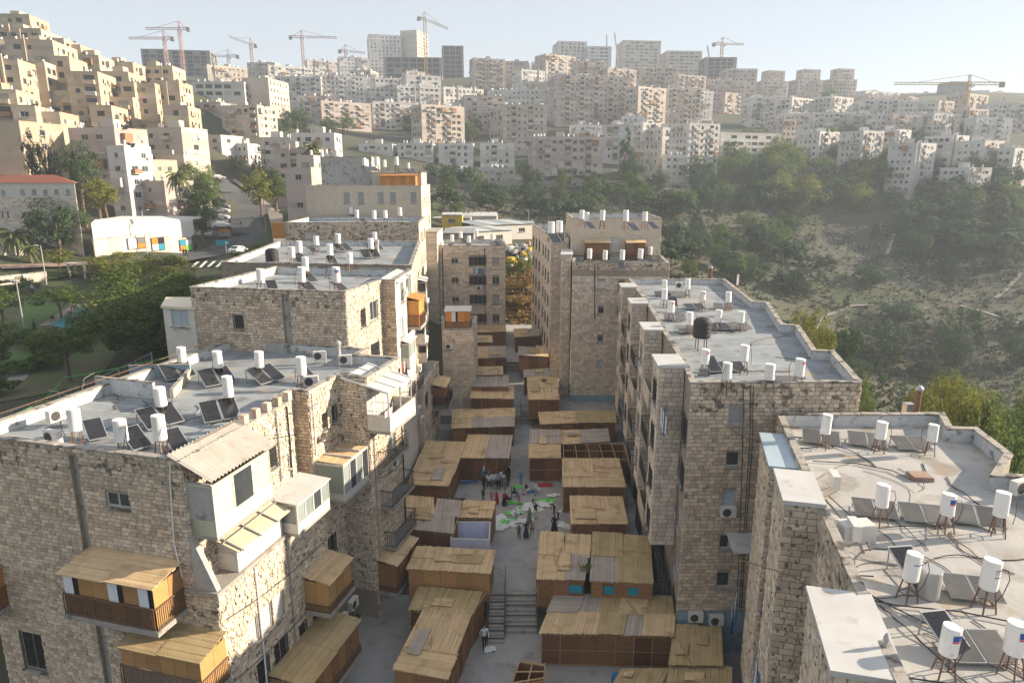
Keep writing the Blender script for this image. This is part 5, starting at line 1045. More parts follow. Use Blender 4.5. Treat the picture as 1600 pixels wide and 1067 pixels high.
# ---------------------------------------------------------------- people
def person_mesh(name, pose, top, bottom, hair='brown', skirt=False, hat=None, sleeves=True):
    """one continuous body grown with a Skin modifier; 1.7 m tall, facing -Y"""
    J = {'pel': (0, 0, .92, .13), 'waist': (0, 0, 1.05, .12), 'chest': (0, .0, 1.28, .145), 'neck': (0, .0, 1.46, .055), 'head': (0, -.02, 1.56, .085), 'top': (0, -.01, 1.66, .075)}
    for s_, n_ in ((-1, 'l'), (1, 'r')):
        J['sh' + n_] = (s_ * .17, 0, 1.38, .06); J['el' + n_] = (s_ * .25, .02, 1.12, .043); J['wr' + n_] = (s_ * .26, -.05, .90, .033); J['ha' + n_] = (s_ * .26, -.08, .81, .035)
        J['hi' + n_] = (s_ * .09, 0, .88, .095); J['kn' + n_] = (s_ * .10, -.02, .48, .062); J['an' + n_] = (s_ * .10, .02, .08, .042); J['to' + n_] = (s_ * .11, -.14, .04, .04)
    for k, v in pose.items(): J[k] = (*v, J[k][3])
    E_ = [('pel', 'waist'), ('waist', 'chest'), ('chest', 'neck'), ('neck', 'head'), ('head', 'top')]
    for n_ in 'lr': E_ += [('chest', 'sh' + n_), ('sh' + n_, 'el' + n_), ('el' + n_, 'wr' + n_), ('wr' + n_, 'ha' + n_), ('pel', 'hi' + n_), ('hi' + n_, 'kn' + n_), ('kn' + n_, 'an' + n_), ('an' + n_, 'to' + n_)]
    keys = list(J); ix = {k: i for i, k in enumerate(keys)}; me = bpy.data.meshes.new('sk'); me.from_pydata([J[k][:3] for k in keys], [(ix[a], ix[b]) for a, b in E_], [])
    o = bpy.data.objects.new('sk', me); COL.objects.link(o); md = o.modifiers.new('skin', 'SKIN'); md.use_smooth_shade = True
    for i, k in enumerate(keys): sv = me.skin_vertices[0].data[i]; sv.radius = (J[k][3], J[k][3] * (.8 if k in ('chest', 'pel', 'waist') else 1)); sv.use_root = k == 'pel'
    o.modifiers.new('ss', 'SUBSURF').levels = 1
    dg = bpy.context.evaluated_depsgraph_get(); m2 = bpy.data.meshes.new_from_object(o.evaluated_get(dg)); m2.name = name; bpy.data.objects.remove(o); bpy.data.meshes.remove(me)
    m2.materials.clear()
    for k in ('skin', top, bottom, hair, 'black'): m2.materials.append(M[k])
    neck, head, pel = Vector(J['neck'][:3]), Vector(J['head'][:3]), Vector(J['pel'][:3]); ax = (neck - pel).normalized()
    for p in m2.polygons:
        c = p.center; dn = (c - neck).dot(ax); dp = (c - pel).dot(ax); near = min((Vector(J[k][:3]) - c).length - J[k][3] for k in ('hal', 'har')); foot = min((Vector(J[k][:3]) - c).length for k in ('tol', 'tor'))
        if dn > -.02 and (c - head).length < .24: p.material_index = 3 if (c - head).dot(ax) > .055 or (c.y > head.y + .03) else 0
        elif near < .03: p.material_index = 0
        elif foot < .13: p.material_index = 4
        elif dp > .04 or any((c - Vector(J[k][:3])).length < .12 for k in ('ell', 'elr', 'wrl', 'wrr', 'shl', 'shr')): p.material_index = 1
        else: p.material_index = 2
        p.use_smooth = True
    return m2, J
def skirt_mesh(name, J, m, lo=.18):
    b = MB(); n = 12; p = Vector(J['pel'][:3]); rings = [(.15, p.z + .12), (.19, p.z - .1), (.25, (p.z + lo) / 2), (.30, lo)]; i0 = 0
    for r_, z_ in rings: b.v += [(p.x + r_ * (1 + .06 * math.sin(k * 3)) * math.cos(6.283 * k / n), p.y + r_ * .85 * math.sin(6.283 * k / n), z_) for k in range(n)]
    for j in range(3):
        for k in range(n): k2 = (k + 1) % n; b.f.append((j * n + k, j * n + k2, (j + 1) * n + k2, (j + 1) * n + k)); b.m.append(0)
    return b.mesh(name, m, smooth=True)
stand = {}; walk = {'knl': (-.10, -.16, .50), 'anl': (-.10, -.22, .10), 'tol': (-.10, -.38, .06), 'knr': (.10, .06, .48), 'anr': (.10, .30, .14), 'tor': (.10, .18, .04), 'ell': (-.25, .10, 1.13), 'wrl': (-.25, .10, .92), 'hal': (-.25, .08, .83), 'elr': (.25, -.08, 1.12), 'wrr': (.24, -.24, .98), 'har': (.24, -.32, .96)}
bend = {'waist': (0, -.06, 1.0), 'chest': (0, -.26, 1.12), 'neck': (0, -.42, 1.2), 'head': (0, -.52, 1.22), 'top': (0, -.6, 1.26), 'shl': (-.17, -.32, 1.16), 'shr': (.17, -.32, 1.16), 'ell': (-.2, -.42, .92), 'elr': (.2, -.42, .92), 'wrl': (-.16, -.5, .70), 'wrr': (.16, -.5, .70), 'hal': (-.15, -.52, .61), 'har': (.15, -.52, .61)}
sit = {'pel': (0, 0, .46), 'waist': (0, 0, .60), 'chest': (0, -.03, .84), 'neck': (0, -.04, 1.02), 'head': (0, -.06, 1.12), 'top': (0, -.05, 1.22), 'shl': (-.17, -.03, .94), 'shr': (.17, -.03, .94), 'ell': (-.24, -.08, .70), 'elr': (.24, -.08, .70), 'wrl': (-.2, -.28, .60), 'wrr': (.2, -.28, .60), 'hal': (-.18, -.36, .60), 'har': (.18, -.36, .60), 'hil': (-.09, -.04, .45), 'hir': (.09, -.04, .45), 'knl': (-.11, -.44, .47), 'knr': (.11, -.44, .47), 'anl': (-.11, -.44, .08), 'anr': (.11, -.44, .08), 'tol': (-.11, -.58, .04), 'tor': (.11, -.58, .04)}
reach = {'elr': (.30, -.18, 1.22), 'wrr': (.28, -.40, 1.22), 'har': (.27, -.48, 1.23), 'ell': (-.26, -.12, 1.14), 'wrl': (-.2, -.32, 1.05), 'hal': (-.18, -.40, 1.04)}
PV = {}
def person(px, py, z, h, pose, top, bottom, label, rz=0.0, skirt=None, hair='brown', group=None, hit=None):
    key = (pose, top, bottom, hair)
    if key not in PV: PV[key] = person_mesh('person_%d' % len(PV), {'stand': stand, 'walk': walk, 'bend': bend, 'sit': sit, 'reach': reach}[pose], top, bottom, hair)
    me, J = PV[key]; p = hit or atZ(px, py, z); t = thing('person', label, 'person', p, rz, group); t.scale = (h / 1.7,) * 3; o = link('body', me, t)
    if skirt: link('skirt', skirt_mesh('skirt', J, skirt), t)
    return t
Zp = 1.4
person(757, 1013, 0, 1.72, 'walk', 'whitec', 'black', 'person in white shirt and black trousers walking past the stepped ramp', .2)
person(866, 834, Zp, 1.68, 'stand', 'black', 'black', 'person in a long black dress standing alone beside a hut', 2.6, 'black')
person(811, 842, Zp, 1.25, 'stand', 'brown', 'black', 'child in dark brown clothes walking away below the litter', 3.1)
person(822, 840, Zp, 1.4, 'walk', 'navy', 'navy', 'child in navy dress walking away below the litter', 3.2, 'navy'); person(831, 836, Zp, 1.25, 'walk', 'tan', 'black', 'child in tan top walking away below the litter', 2.9)
person(837, 810, Zp, 1.5, 'reach', 'black', 'whitec', 'person in dark top holding a white sheet among the litter', .6); person(827, 817, Zp, 1.45, 'stand', 'greenc', 'grey', 'child in green-grey dress standing at the litter edge', 1.0, 'grey')
person(807, 812, Zp, 1.1, 'bend', 'whitec', 'blue', 'small child in white shirt bending over the sheets', -.4); person(833, 790, Zp, 1.1, 'sit', 'grey', 'stripe', 'child in grey sitting on the white sheets', .4)
person(866, 802, Zp, 1.3, 'bend', 'black', 'black', 'child in black leaning forward near the gridded hut', -1.2); person(872, 812, Zp, 1.3, 'bend', 'whitec', 'black', 'child in white shirt stooping over a sheet', 1.2)
person(788, 790, Zp, 1.3, 'walk', 'red', 'black', 'child in red top and black skirt standing apart', 3.0, 'black'); person(776, 787, Zp, 1.2, 'stand', 'red', 'red', 'child in a long red dress', 2.8, 'red'); person(768, 786, Zp, 1.15, 'stand', 'pink', 'pink', 'child in pink beside the red dress', 3.0); person(755, 782, Zp, 1.15, 'stand', 'black', 'black', 'child in black standing apart from the crowd', 2.6)
person(811, 786, Zp, 1.0, 'sit', 'pink', 'pink', 'toddler in pink sitting on a green sheet', .2); person(814, 756, Zp, 1.35, 'stand', 'cyan', 'cyan', 'child in a turquoise robe near the green bags', .1); person(822, 770, Zp, 1.45, 'sit', 'brown', 'whitec', 'seated person in maroon on a white chair', -.6); person(837, 774, Zp, 1.35, 'stand', 'whitec', 'stripe', 'child in white beside a white chair', -1.4); person(803, 775, Zp, 1.4, 'sit', 'navy', 'cyan', 'seated person in navy at the small table', 1.4)
crowd = [(757, 750, 'whitec'), (769, 748, 'black'), (772, 744, 'brown'), (783, 750, 'grey'), (754, 757, 'cyan'), (764, 762, 'whitec'), (771, 764, 'whitec'), (779, 765, 'stripe'), (783, 760, 'whitec'), (789, 766, 'tan'), (791, 757, 'black'), (795, 752, 'black'), (791, 741, 'whitec'), (796, 745, 'whitec'), (776, 755, 'black'), (765, 754, 'tan'), (787, 750, 'black'), (778, 747, 'black'), (756, 765, 'black'), (794, 760, 'black')]
cc_ = atZ(775, 756, Zp)
for k, (px, py, c_) in enumerate(crowd):
    p = atZ(px, py, Zp); rz = math.atan2(cc_.x - p.x, -(cc_.y - p.y)); person(px, py, Zp, rnd.choice((1.3, 1.45, 1.65, 1.7, 1.72)), rnd.choice(('stand', 'reach', 'walk', 'reach')), c_, rnd.choice(('black', 'black', 'navy', 'grey')), {'whitec': 'white shirt', 'black': 'black', 'brown': 'brown', 'grey': 'grey', 'cyan': 'turquoise', 'stripe': 'blue-grey', 'tan': 'tan'}[c_].join(('person in ', ' standing in the crowd round the table')), rz, group='people crowded round the table')
t = thing('trestle_table', 'table in the middle of the crowd', 'table', (cc_.x, cc_.y, Zp)); b = MB(); b.box(0, 0, .74, 1.8, .75, .04); link('table_top', b.mesh('tt', 'whitec'), t)
for x in (-.8, .8):
    for y in (-.3, .3): b = MB(); b.box(x, y, .36, .04, .04, .72); link('leg', b.mesh('tl', 'steel'), t)
# things lying in the court
def sheet(px, py, w_, d_, rz, m, label, z=Zp, grp=None, seed=0):
    r = random.Random(seed + int(px)); b = MB(); n = 6; p = atZ(px, py, z)
    for j in range(n + 1):
        for i in range(n + 1): b.v.append(((i / n - .5) * w_ * r.uniform(.85, 1.15), (j / n - .5) * d_ * r.uniform(.85, 1.15), .02 + abs(r.gauss(0, .05))))
    b.f = [(j * 7 + i, j * 7 + i + 1, j * 7 + i + 8, j * 7 + i + 7) for j in range(n) for i in range(n)]; b.m = [0] * len(b.f); o = b.build('plastic_sheet', m); o.location = (p.x, p.y, z); o.rotation_euler = (0, 0, rz); return tag(o, label, 'sheet', grp)
for (px, py, w_, d_, a, m_) in [(842, 789, 2.4, 1.2, .2, 'whitec'), (826, 794, 2.0, .9, .3, 'whitec'), (812, 814, 2.2, .8, .1, 'whitec'), (806, 801, 1.0, .9, .4, 'whitec'), (782, 815, 1.6, 2.0, .5, 'whitec'), (788, 822, 1.6, .9, .4, 'whitec'), (866, 774, 1.2, .6, .3, 'whitec'), (884, 822, 1.8, .9, -.5, 'whitec'), (838, 797, 1.2, .8, .7, 'whitec'), (778, 826, .9, .7, .2, 'whitec')]: sheet(px, py, w_, d_, a, m_, 'crumpled white plastic sheet spread on the plaza', grp='white sheets on the plaza')
for (px, py, w_, d_, a) in [(850, 782, 1.4, .6, .2), (801, 801, 1.2, .7, .3), (786, 817, 1.3, .8, .6), (795, 813, 1.0, .5, .2), (861, 783, .6, .8, 0), (808, 761, .8, .8, .2), (814, 794, .5, .5, .2), (805, 786, 1.3, .5, 0), (838, 800, .7, .3, .5)]: sheet(px, py, w_, d_, a, 'bgreen', 'crumpled bright green plastic sheet on the plaza', grp='green sheets on the plaza')
sheet(853, 758, 1.3, .8, .1, 'red', 'crumpled red cloth lying near the gathering'); sheet(830, 768, .7, .6, .1, 'blue', 'small blue bag on the plaza'); sheet(732, 754, 1.6, .5, .2, 'blue', 'blue bicycle parts lying by the hut wall')
sheet(815, 651, .8, 1.3, .2, 'greenc', 'green bag on the path below the steps'); sheet(718, 781, 1.0, .5, 0, 'brown', 'brown board lying beside the long hut'); sheet(1001, 735, 1.4, 2.2, .2, 'greenc', 'green net over a fence behind the bare rafters'); sheet(764, 1015, .8, .5, .2, 'whitec', 'white bag dropped beside the walking person', z=0)
def chair(px, py, m, label, rz=0, z=Zp):
    p = atZ(px, py, z); t = thing('plastic_chair', label, 'chair', (p.x, p.y, z), rz); b = MB(); b.box(0, 0, .43, .45, .42, .035); link('seat', b.mesh('cs', m), t); b = MB(); b.box(0, .21, .66, .45, .035, .44); link('backrest', b.mesh('cb', m), t)
    for x in (-.2, .2):
        for y in (-.18, .18): b = MB(); b.bar((x, y, .42), (x * 1.1, y * 1.15, 0), .035); link('leg', b.mesh('cl', m), t)
chair(823, 771, 'whitec', 'white plastic chair with a person in maroon', .6); chair(840, 770, 'whitec', 'white plastic chair beside the small blue bag', 1.4); chair(795, 786, 'black', 'black plastic chair beside the child in red', 2.0); chair(803, 776, 'black', 'dark plastic chair at the small table', 1.5)
p = atZ(929, 1031, 0); t = thing('cardboard_box', 'cardboard box left in front of the largest hut', 'box', (p.x, p.y, 0), .2); b = MB(); b.box(0, 0, .3, .75, .55, .6); link('carton', b.mesh('cardbox', 'ply'), t); b = MB(); b.pbox((-.37, .27, .6), (.75, 0, 0), (0, .12, .3), (0, .02, 0)); link('flap', b.mesh('cardflap', 'ply'), t)
p = atZ(964, 1045, 1.3); t = thing('barrel', 'blue plastic barrel at the low straw stall', 'barrel', (p.x, p.y, 0)); b = MB(); cyl_rings(b, [(.27, 0), (.30, .1), (.30, .4), (.28, .44), (.30, .48), (.30, .85), (.26, .92)], 14); link('barrel_body', b.mesh('bb', 'blue'), t)
for k, (px, py) in enumerate([(711, 628), (730, 628)]):
    p = atZ(px, py, 2.4); b = MB(); b.pbox((-.5, 0, 0), (1.0, 0, 0), (0, .5, 1.6), (0, .06, -.01)); o = b.build('board', 'redpave'); o.location = (p.x, p.y, 2.4); tag(o, 'maroon board leaning against the square stone tower', 'board', 'boards against the tower')
# green fronds on hut roofs
def fronds(px, py, z, label, m='palm', n=26, L_=.9, seed=0):
    r = random.Random(seed); p = atZ(px, py, z); b = MB()
    for k in range(n):
        a = r.uniform(1.2, 2.0); q = Vector((r.uniform(-.25, .25), r.uniform(-.5, .3), r.uniform(0, .1))); e = Vector((math.cos(a), math.sin(a), r.uniform(-.03, .03))) * L_ * r.uniform(.5, 1); s_ = Vector((-e.y, e.x, 0)).normalized() * .05; b.face([q, q + e * .5 + s_, q + e, q + e * .5 - s_])
    o = b.build('palm_fronds', m); o.location = p; tag(o, label, 'branches')
fronds(916, 890, 3.6, 'green fronds drooping over the hut with a window', seed=1); fronds(850, 595, 4.9, 'green fronds laid on the tall straw hut', seed=2)
# dark sheets added to stand in for the shaded gap along the right-hand facade
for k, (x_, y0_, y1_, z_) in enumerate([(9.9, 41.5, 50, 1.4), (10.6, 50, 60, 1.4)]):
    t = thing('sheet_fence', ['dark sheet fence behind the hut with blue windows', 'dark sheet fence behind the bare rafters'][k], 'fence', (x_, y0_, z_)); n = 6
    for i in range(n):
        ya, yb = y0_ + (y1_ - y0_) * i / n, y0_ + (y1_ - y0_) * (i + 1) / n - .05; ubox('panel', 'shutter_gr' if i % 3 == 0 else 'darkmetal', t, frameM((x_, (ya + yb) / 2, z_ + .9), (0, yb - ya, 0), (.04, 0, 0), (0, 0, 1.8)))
# ---------------------------------------------------------------- trees
def crown_mesh(name, m, n, leaf, shape, seed, nclump=40):
    """leaf-sized faces clustered in clumps; unit crown: radius 1, centre at origin"""
    r = np.random.RandomState(seed); cl = []
    while len(cl) < nclump:
        q = r.uniform(-1, 1, 3); d = np.linalg.norm(q)
        if shape == 'round' and (d > 1 or d < .35): continue
        if shape == 'flat' and (d > 1 or q[2] < -.35): continue
        if shape == 'pine' and (math.hypot(q[0], q[1]) > (1 - .82 * (q[2] + 1) / 2) * .95 or math.hypot(q[0], q[1]) < .1 * (1 - q[2])): continue
        if shape == 'col' and (math.hypot(q[0], q[1]) > (.95 - .9 * max(0, q[2]) ** 2)): continue
        cl.append(q)
    cl = np.array(cl); per = n // nclump; V = []; 
    for c in cl:
        rad = r.uniform(.16, .34) if shape in ('round', 'flat') else r.uniform(.12, .22)
        u = r.normal(size=(per, 3)); u /= np.linalg.norm(u, axis=1)[:, None]; pos = c + u * rad * np.cbrt(r.uniform(.25, 1, (per, 1)))
        nr = u * .6 + c * .5 + np.array([0, 0, .5]) + r.normal(size=(per, 3)) * .45; nr /= np.linalg.norm(nr, axis=1)[:, None]
        a = np.cross(nr, r.normal(size=(per, 3))); a /= np.linalg.norm(a, axis=1)[:, None]; b = np.cross(nr, a); s_ = leaf * r.uniform(.6, 1.3, (per, 1))
        V.append(np.stack([pos - a * s_, pos - b * s_ * .6 + nr * s_ * .15, pos + a * s_, pos + b * s_ * .6 + nr * s_ * .15], 1))
    V = np.concatenate(V).reshape(-1, 3); k = len(V) // 4; me = bpy.data.meshes.new(name)
    me.vertices.add(len(V)); me.vertices.foreach_set('co', V.ravel()); me.loops.add(len(V)); me.loops.foreach_set('vertex_index', np.arange(len(V))); me.polygons.add(k); me.polygons.foreach_set('loop_start', np.arange(k) * 4); me.polygons.foreach_set('loop_total', np.full(k, 4)); me.materials.append(M[m]); me.update(calc_edges=True); return me
CR = {'leaf': [crown_mesh('crown_leaf%d' % i, 'leaf', 3600, .055, 'round', i, 46) for i in range(3)], 'leaf_y': [crown_mesh('crown_ly%d' % i, 'leaf_y', 3600, .055, 'round', 10 + i, 44) for i in range(2)], 'pine': [crown_mesh('crown_pine%d' % i, 'pine', 3000, .05, 'pine', 20 + i, 50) for i in range(3)],
      'cyp': [crown_mesh('crown_cyp', 'cyp', 2600, .055, 'col', 31, 60)], 'bush': [crown_mesh('crown_bush%d' % i, 'pine', 1500, .085, 'flat', 40 + i, 22) for i in range(3)], 'big': [crown_mesh('crown_big', 'leaf_m', 12000, .036, 'round', 51, 90)], 'bigy': [crown_mesh('crown_bigy', 'leaf_y', 9000, .036, 'round', 52, 70)], 'pbig': [crown_mesh('crown_pbig', 'pine', 7000, .04, 'round', 53, 60)], 'lbush': [crown_mesh('crown_lbush', 'leaf', 1600, .085, 'flat', 60, 24)], 'dry': [crown_mesh('crown_dry', 'gold_grass', 1600, .08, 'flat', 61, 30)]}
def trunk_mesh(name, seed, limbs=5):
    r = random.Random(seed); b = MB(); b.tube([(0, 0, -.12), (.02, .01, .3), (-.02, .02, .65), (.03, 0, 1.0)], [.055, .042, .034, .02], 7)
    for k in range(limbs):
        a = k * 6.283 / limbs + r.uniform(-.4, .4); z_ = r.uniform(.4, .7); e = Vector((math.cos(a), math.sin(a), r.uniform(.7, 1.3))) * r.uniform(.25, .4); b.tube([(0, 0, z_), tuple(Vector((0, 0, z_)) + e * .5), tuple(Vector((0, 0, z_)) + e)], [.024, .016, .008], 5)
    return b.mesh(name, 'bark')
TRUNK = [trunk_mesh('trunk%d' % i, i) for i in range(3)]
def tree(p, kind, h, wd, label, group=None, trunk=.4, cat='tree', name=None):
    """p: ground point; h total height, wd crown width; trunk: fraction of height below the crown"""
    t = thing(name or {'pine': 'pine_tree', 'pbig': 'pine_tree', 'cyp': 'cypress_tree', 'bush': 'shrub', 'lbush': 'shrub', 'dry': 'dry_shrub'}.get(kind, 'leafy_tree'), label, cat, p, rnd.uniform(0, 6.28), group); me = rnd.choice(CR[kind]); ch = h * (1 - trunk)
    c = link('crown', me, t); c.location = (0, 0, h * trunk + ch * .5); c.scale = (wd / 2, wd / 2 * rnd.uniform(.88, 1.1), ch / 2); c.rotation_euler = (0, 0, rnd.uniform(0, 6.28))
    if kind not in ('bush', 'lbush', 'dry'): k = link('trunk', rnd.choice(TRUNK), t); q = min(h * .75, wd * (.95 if kind != 'cyp' else .6)); k.scale = (q, q, h * (trunk + .35))
    else: k = link('trunk', rnd.choice(TRUNK), t); k.scale = (h * .5, h * .5, h * .8)
    return t
def tree_px(px, py, kind, hpx, wpx, label, group=None, trunk=.3, Y=None, **kw):
    """base pixel (px,py) on the ground, height and crown width in photo pixels"""
    if Y:
        p = atY(px, py, Y); top = atY(px, py - hpx, Y).z; d = proj(p)[2]; gz = tz([p.x], [p.y]); ch = hpx * (1 - trunk) * d / F; h = max(ch * 1.02, top - gz); p.z = top - h
        return tree(p, kind, h, wpx * d / F, label, group, 1 - ch / h, **kw)
    p = ghit(px, py)
    if p is None: return
    d = proj(p)[2]; return tree(p, kind, hpx * d / F, wpx * d / F, label, group, trunk, **kw)
def palm(p, h, label, cr=1.6, group=None):
    t = thing('palm_tree', label, 'tree', p, rnd.uniform(0, 6), group); b = MB(); b.tube([(0, 0, -.3), (.06, 0, h * .5), (0, 0, h)], [.26, .2, .19], 8); link('trunk', b.mesh('palm_trunk', 'bark'), t)
    for k in range(26):
        a = k * 2.4; up = 1.1 - 1.7 * (k / 26); g = MB(); pts = []
        for i in range(6): s_ = i / 5; pts.append(Vector((math.cos(a), math.sin(a), 0)) * cr * s_ * (1 - .1 * s_) + Vector((0, 0, h + cr * (up * s_ - .75 * s_ * s_))))
        for i in range(5):
            d = pts[i + 1] - pts[i]; sd = Vector((-math.sin(a), math.cos(a), 0)) * cr * .16 * (1 - abs(i - 1.5) / 5)
            for q in (-1, 1): g.face([pts[i], pts[i] + sd * q + Vector((0, 0, -.1 * cr)), pts[i + 1] + sd * q * .9 + Vector((0, 0, -.1 * cr)), pts[i + 1]])
        link('frond', g.mesh('frond', 'palm'), t)
# park and street trees
tree_px(222, 562, 'big', 142, 170, 'large dark leafy tree between the annexe and the park', trunk=.12, Y=74)
tree_px(285, 500, 'big', 78, 95, 'dense leafy tree crown right beside the annexe', trunk=.15, Y=86)
tree_px(258, 455, 'bigy', 58, 100, 'sunlit yellow-green tree behind the large dark tree', trunk=.2, Y=112); tree_px(185, 447, 'bigy', 52, 95, 'yellow-green tree near the stone shelter wall', trunk=.25, Y=118)
tree_px(95, 400, 'pbig', 88, 90, 'broad pine in front of the red-roofed building', trunk=.2)
tree_px(97, 500, 'leaf', 52, 80, 'flat-topped tree shading the play surface', trunk=.45); tree_px(112, 610, 'leaf', 110, 90, 'slim-trunked tree growing beside the lane fence', trunk=.45, Y=66)
tree_px(8, 512, 'leaf', 60, 70, 'tree on the lawn at the park lamp', trunk=.4); tree_px(0, 590, 'leaf', 90, 70, 'dark tree on the near lawn', trunk=.25, Y=72); tree_px(-5, 625, 'lbush', 40, 60, 'dark hedge mass at the lane fence', trunk=.0, Y=62, cat='shrub')
tree_px(62, 570, 'cyp', 72, 17, 'young cypress on the near lawn', trunk=.04); tree_px(95, 428, 'leaf_y', 38, 46, 'small yellowish tree on the red pavement', trunk=.4)
for k, (px, py, w_, h_) in enumerate([(28, 462, 60, 28), (100, 470, 40, 20), (70, 545, 70, 25), (110, 548, 60, 28), (40, 535, 60, 20), (88, 437, 30, 10), (108, 434, 26, 9), (15, 590, 60, 22), (75, 575, 80, 30), (150, 530, 60, 40)]): tree_px(px, py, 'lbush', h_, w_, 'rounded hedge shrub in the park', 'park hedges', .0, cat='shrub')
tree_px(318, 380, 'pbig', 62, 52, 'dark pine leaning over the street corner', trunk=.25); tree_px(310, 337, 'big', 78, 66, 'leafy street tree beside the parked cars', trunk=.2); tree_px(322, 350, 'leaf', 62, 54, 'second leafy street tree beside the parked cars', trunk=.2); tree_px(304, 305, 'big', 58, 58, 'leafy street tree uphill of the parked cars', trunk=.2)
tree_px(408, 328, 'leaf_y', 60, 54, 'pale yellow-green tree on the upper side of the road', trunk=.2, Y=165); tree_px(432, 322, 'leaf', 55, 45, 'green tree next to the pale yellow-green one', trunk=.2, Y=168); tree_px(410, 300, 'cyp', 75, 26, 'dark conifer above the road', trunk=.1, Y=190); tree_px(386, 300, 'cyp', 55, 12, 'thin cypress above the road', trunk=.05, Y=195)
tree_px(398, 428, 'big', 46, 70, 'green tree between the road and the roofs', trunk=.1, Y=112); tree_px(365, 432, 'lbush', 25, 40, 'shrub at the zebra crossing', trunk=0, Y=115, cat='shrub'); tree_px(370, 278, 'leaf', 30, 24, 'grey-green tree at the head of the road', trunk=.2)
for k, (px, py, h_, w_) in enumerate([(58, 275, 75, 24), (75, 280, 82, 22), (88, 282, 70, 18), (50, 262, 60, 22)]): tree_px(px, py, 'cyp', h_, w_, 'tall dark cypress in the row beside the blank wall', 'cypresses by the blank wall', .04, Y=143)
tree_px(128, 300, 'pbig', 78, 60, 'large dull pine beside the cypress row', trunk=.15, Y=144); tree_px(155, 330, 'leaf_y', 50, 55, 'sunlit tree below the dull pine', trunk=.15, Y=140); tree_px(165, 320, 'leaf_y', 40, 40, 'second sunlit tree below the dull pine', trunk=.15, Y=141)
p = ghit(286, 350); palm(p, 11.0, 'tall palm beside the stacked apartments', 2.9); p = atY(30, 410, 122); palm(p, 5.0, 'fan palm near the white boundary wall', 3.2); palm(atY(50, 412, 120), 2.6, 'short palm next to the fan palm', 1.8); p = atY(490, 262, 170); p.z -= 4; palm(p, 9, 'palm rising behind the roofs', 2.6)
# valley trees: base pixels on the slope
r = random.Random(5)
def grove(n, x0, x1, y0, y1, kinds, hp, lab, grp, wr=(.7, 1.1), trunk=.12, seed=0):
    r = random.Random(seed)
    for k in range(n):
        px = r.uniform(x0, x1); py = r.uniform(y0, y1); kd = r.choice(kinds); h_ = r.uniform(*hp); wq = {'pine': (.5, .72), 'cyp': (.16, .24), 'bush': (1.2, 1.9), 'lbush': (1.2, 1.9)}.get(kd, wr); tree_px(px, py, kd, h_, h_ * r.uniform(*wq), lab, grp, trunk)
grove(58, 1080, 1440, 250, 335, ['leaf', 'leaf', 'pine', 'pbig', 'leaf_y'], (30, 58), 'leafy tree in the wood below the white apartments', 'trees below the white apartments', seed=1)
grove(50, 1040, 1250, 325, 465, ['pbig', 'pine', 'leaf', 'bush', 'pbig'], (26, 50), 'hazy tree on the rocky valley side', 'trees on the rocky valley side', seed=2)
grove(40, 1400, 1600, 300, 430, ['pbig', 'leaf', 'bush', 'pine'], (30, 60), 'tree on the far valley slope under the retaining wall', 'trees on the far valley slope', seed=3)
grove(40, 820, 1060, 288, 345, ['bush', 'leaf', 'pbig', 'lbush'], (18, 36), 'tree on the bank below the opposite apartments', 'trees on the opposite bank', seed=4)
grove(18, 690, 830, 285, 345, ['bush', 'leaf', 'pbig'], (18, 40), 'tree on the bare slope behind the sheds', 'trees behind the sheds', seed=5)
grove(22, 1180, 1600, 340, 470, ['bush', 'bush', 'pbig', 'pine', 'lbush'], (14, 34), 'low hazy bush on the open valley slope', 'bushes on the valley slope', seed=13)
grove(14, 1260, 1600, 470, 620, ['bush', 'pine', 'lbush'], (16, 40), 'low bush on the valley floor among the pines', 'bushes among the young pines', seed=14)
for k, (px, py, h_, w_) in enumerate([(1318, 580, 85, 55), (1345, 560, 60, 50), (1375, 572, 75, 62), (1392, 560, 60, 50), (1430, 528, 42, 30), (1470, 560, 78, 48), (1485, 590, 85, 55), (1440, 590, 50, 48), (1515, 545, 60, 50), (1405, 505, 30, 60), (1245, 470, 60, 50), (1278, 442, 26, 10), (1362, 448, 36, 60), (1480, 430, 40, 50), (1490, 450, 40, 46), (1590, 575, 60, 60), (1570, 525, 40, 50), (1290, 560, 50, 40), (1335, 600, 40, 50)]): tree_px(px, py, 'pine' if k % 3 else 'pbig', h_, w_, 'young pine standing on the open valley floor', 'young pines on the valley floor', .08)
for k, (px, py, Y_, h_, w_, kd) in enumerate([(1275, 560, 75, 75, 55, 'bigy'), (1245, 545, 85, 60, 40, 'bigy'), (1450, 690, 58, 100, 90, 'bigy'), (1490, 700, 55, 110, 90, 'bigy'), (1545, 720, 54, 95, 100, 'big'), (1520, 690, 60, 80, 80, 'bigy'), (1600, 730, 56, 120, 80, 'big'), (1580, 700, 66, 90, 80, 'big'), (1350, 650, 62, 60, 30, 'big'), (1425, 690, 62, 80, 50, 'bigy')]):
    p = atY(px, py, Y_); gz = tz([p.x], [p.y]); top = atY(px, py - h_, Y_).z; tree(Vector((p.x, p.y, gz)), kd, max(3, top - gz), w_ * Y_ / F * 1.05, 'sunlit yellow-green tree just beyond the stepped parapets', 'sunlit trees beyond the parapets', .35)
tree_px(978, 262, 'pine', 62, 36, 'tall dark conifer beside the small church-like hall', trunk=.05, Y=285); tree_px(985, 285, 'pbig', 40, 40, 'dark pine at the foot of the tall conifer', trunk=.1, Y=280)
grove(12, 180, 330, 200, 290, ['leaf', 'cyp', 'pbig'], (14, 30), 'small tree among the hillside apartments', 'trees among the hillside apartments', seed=7)
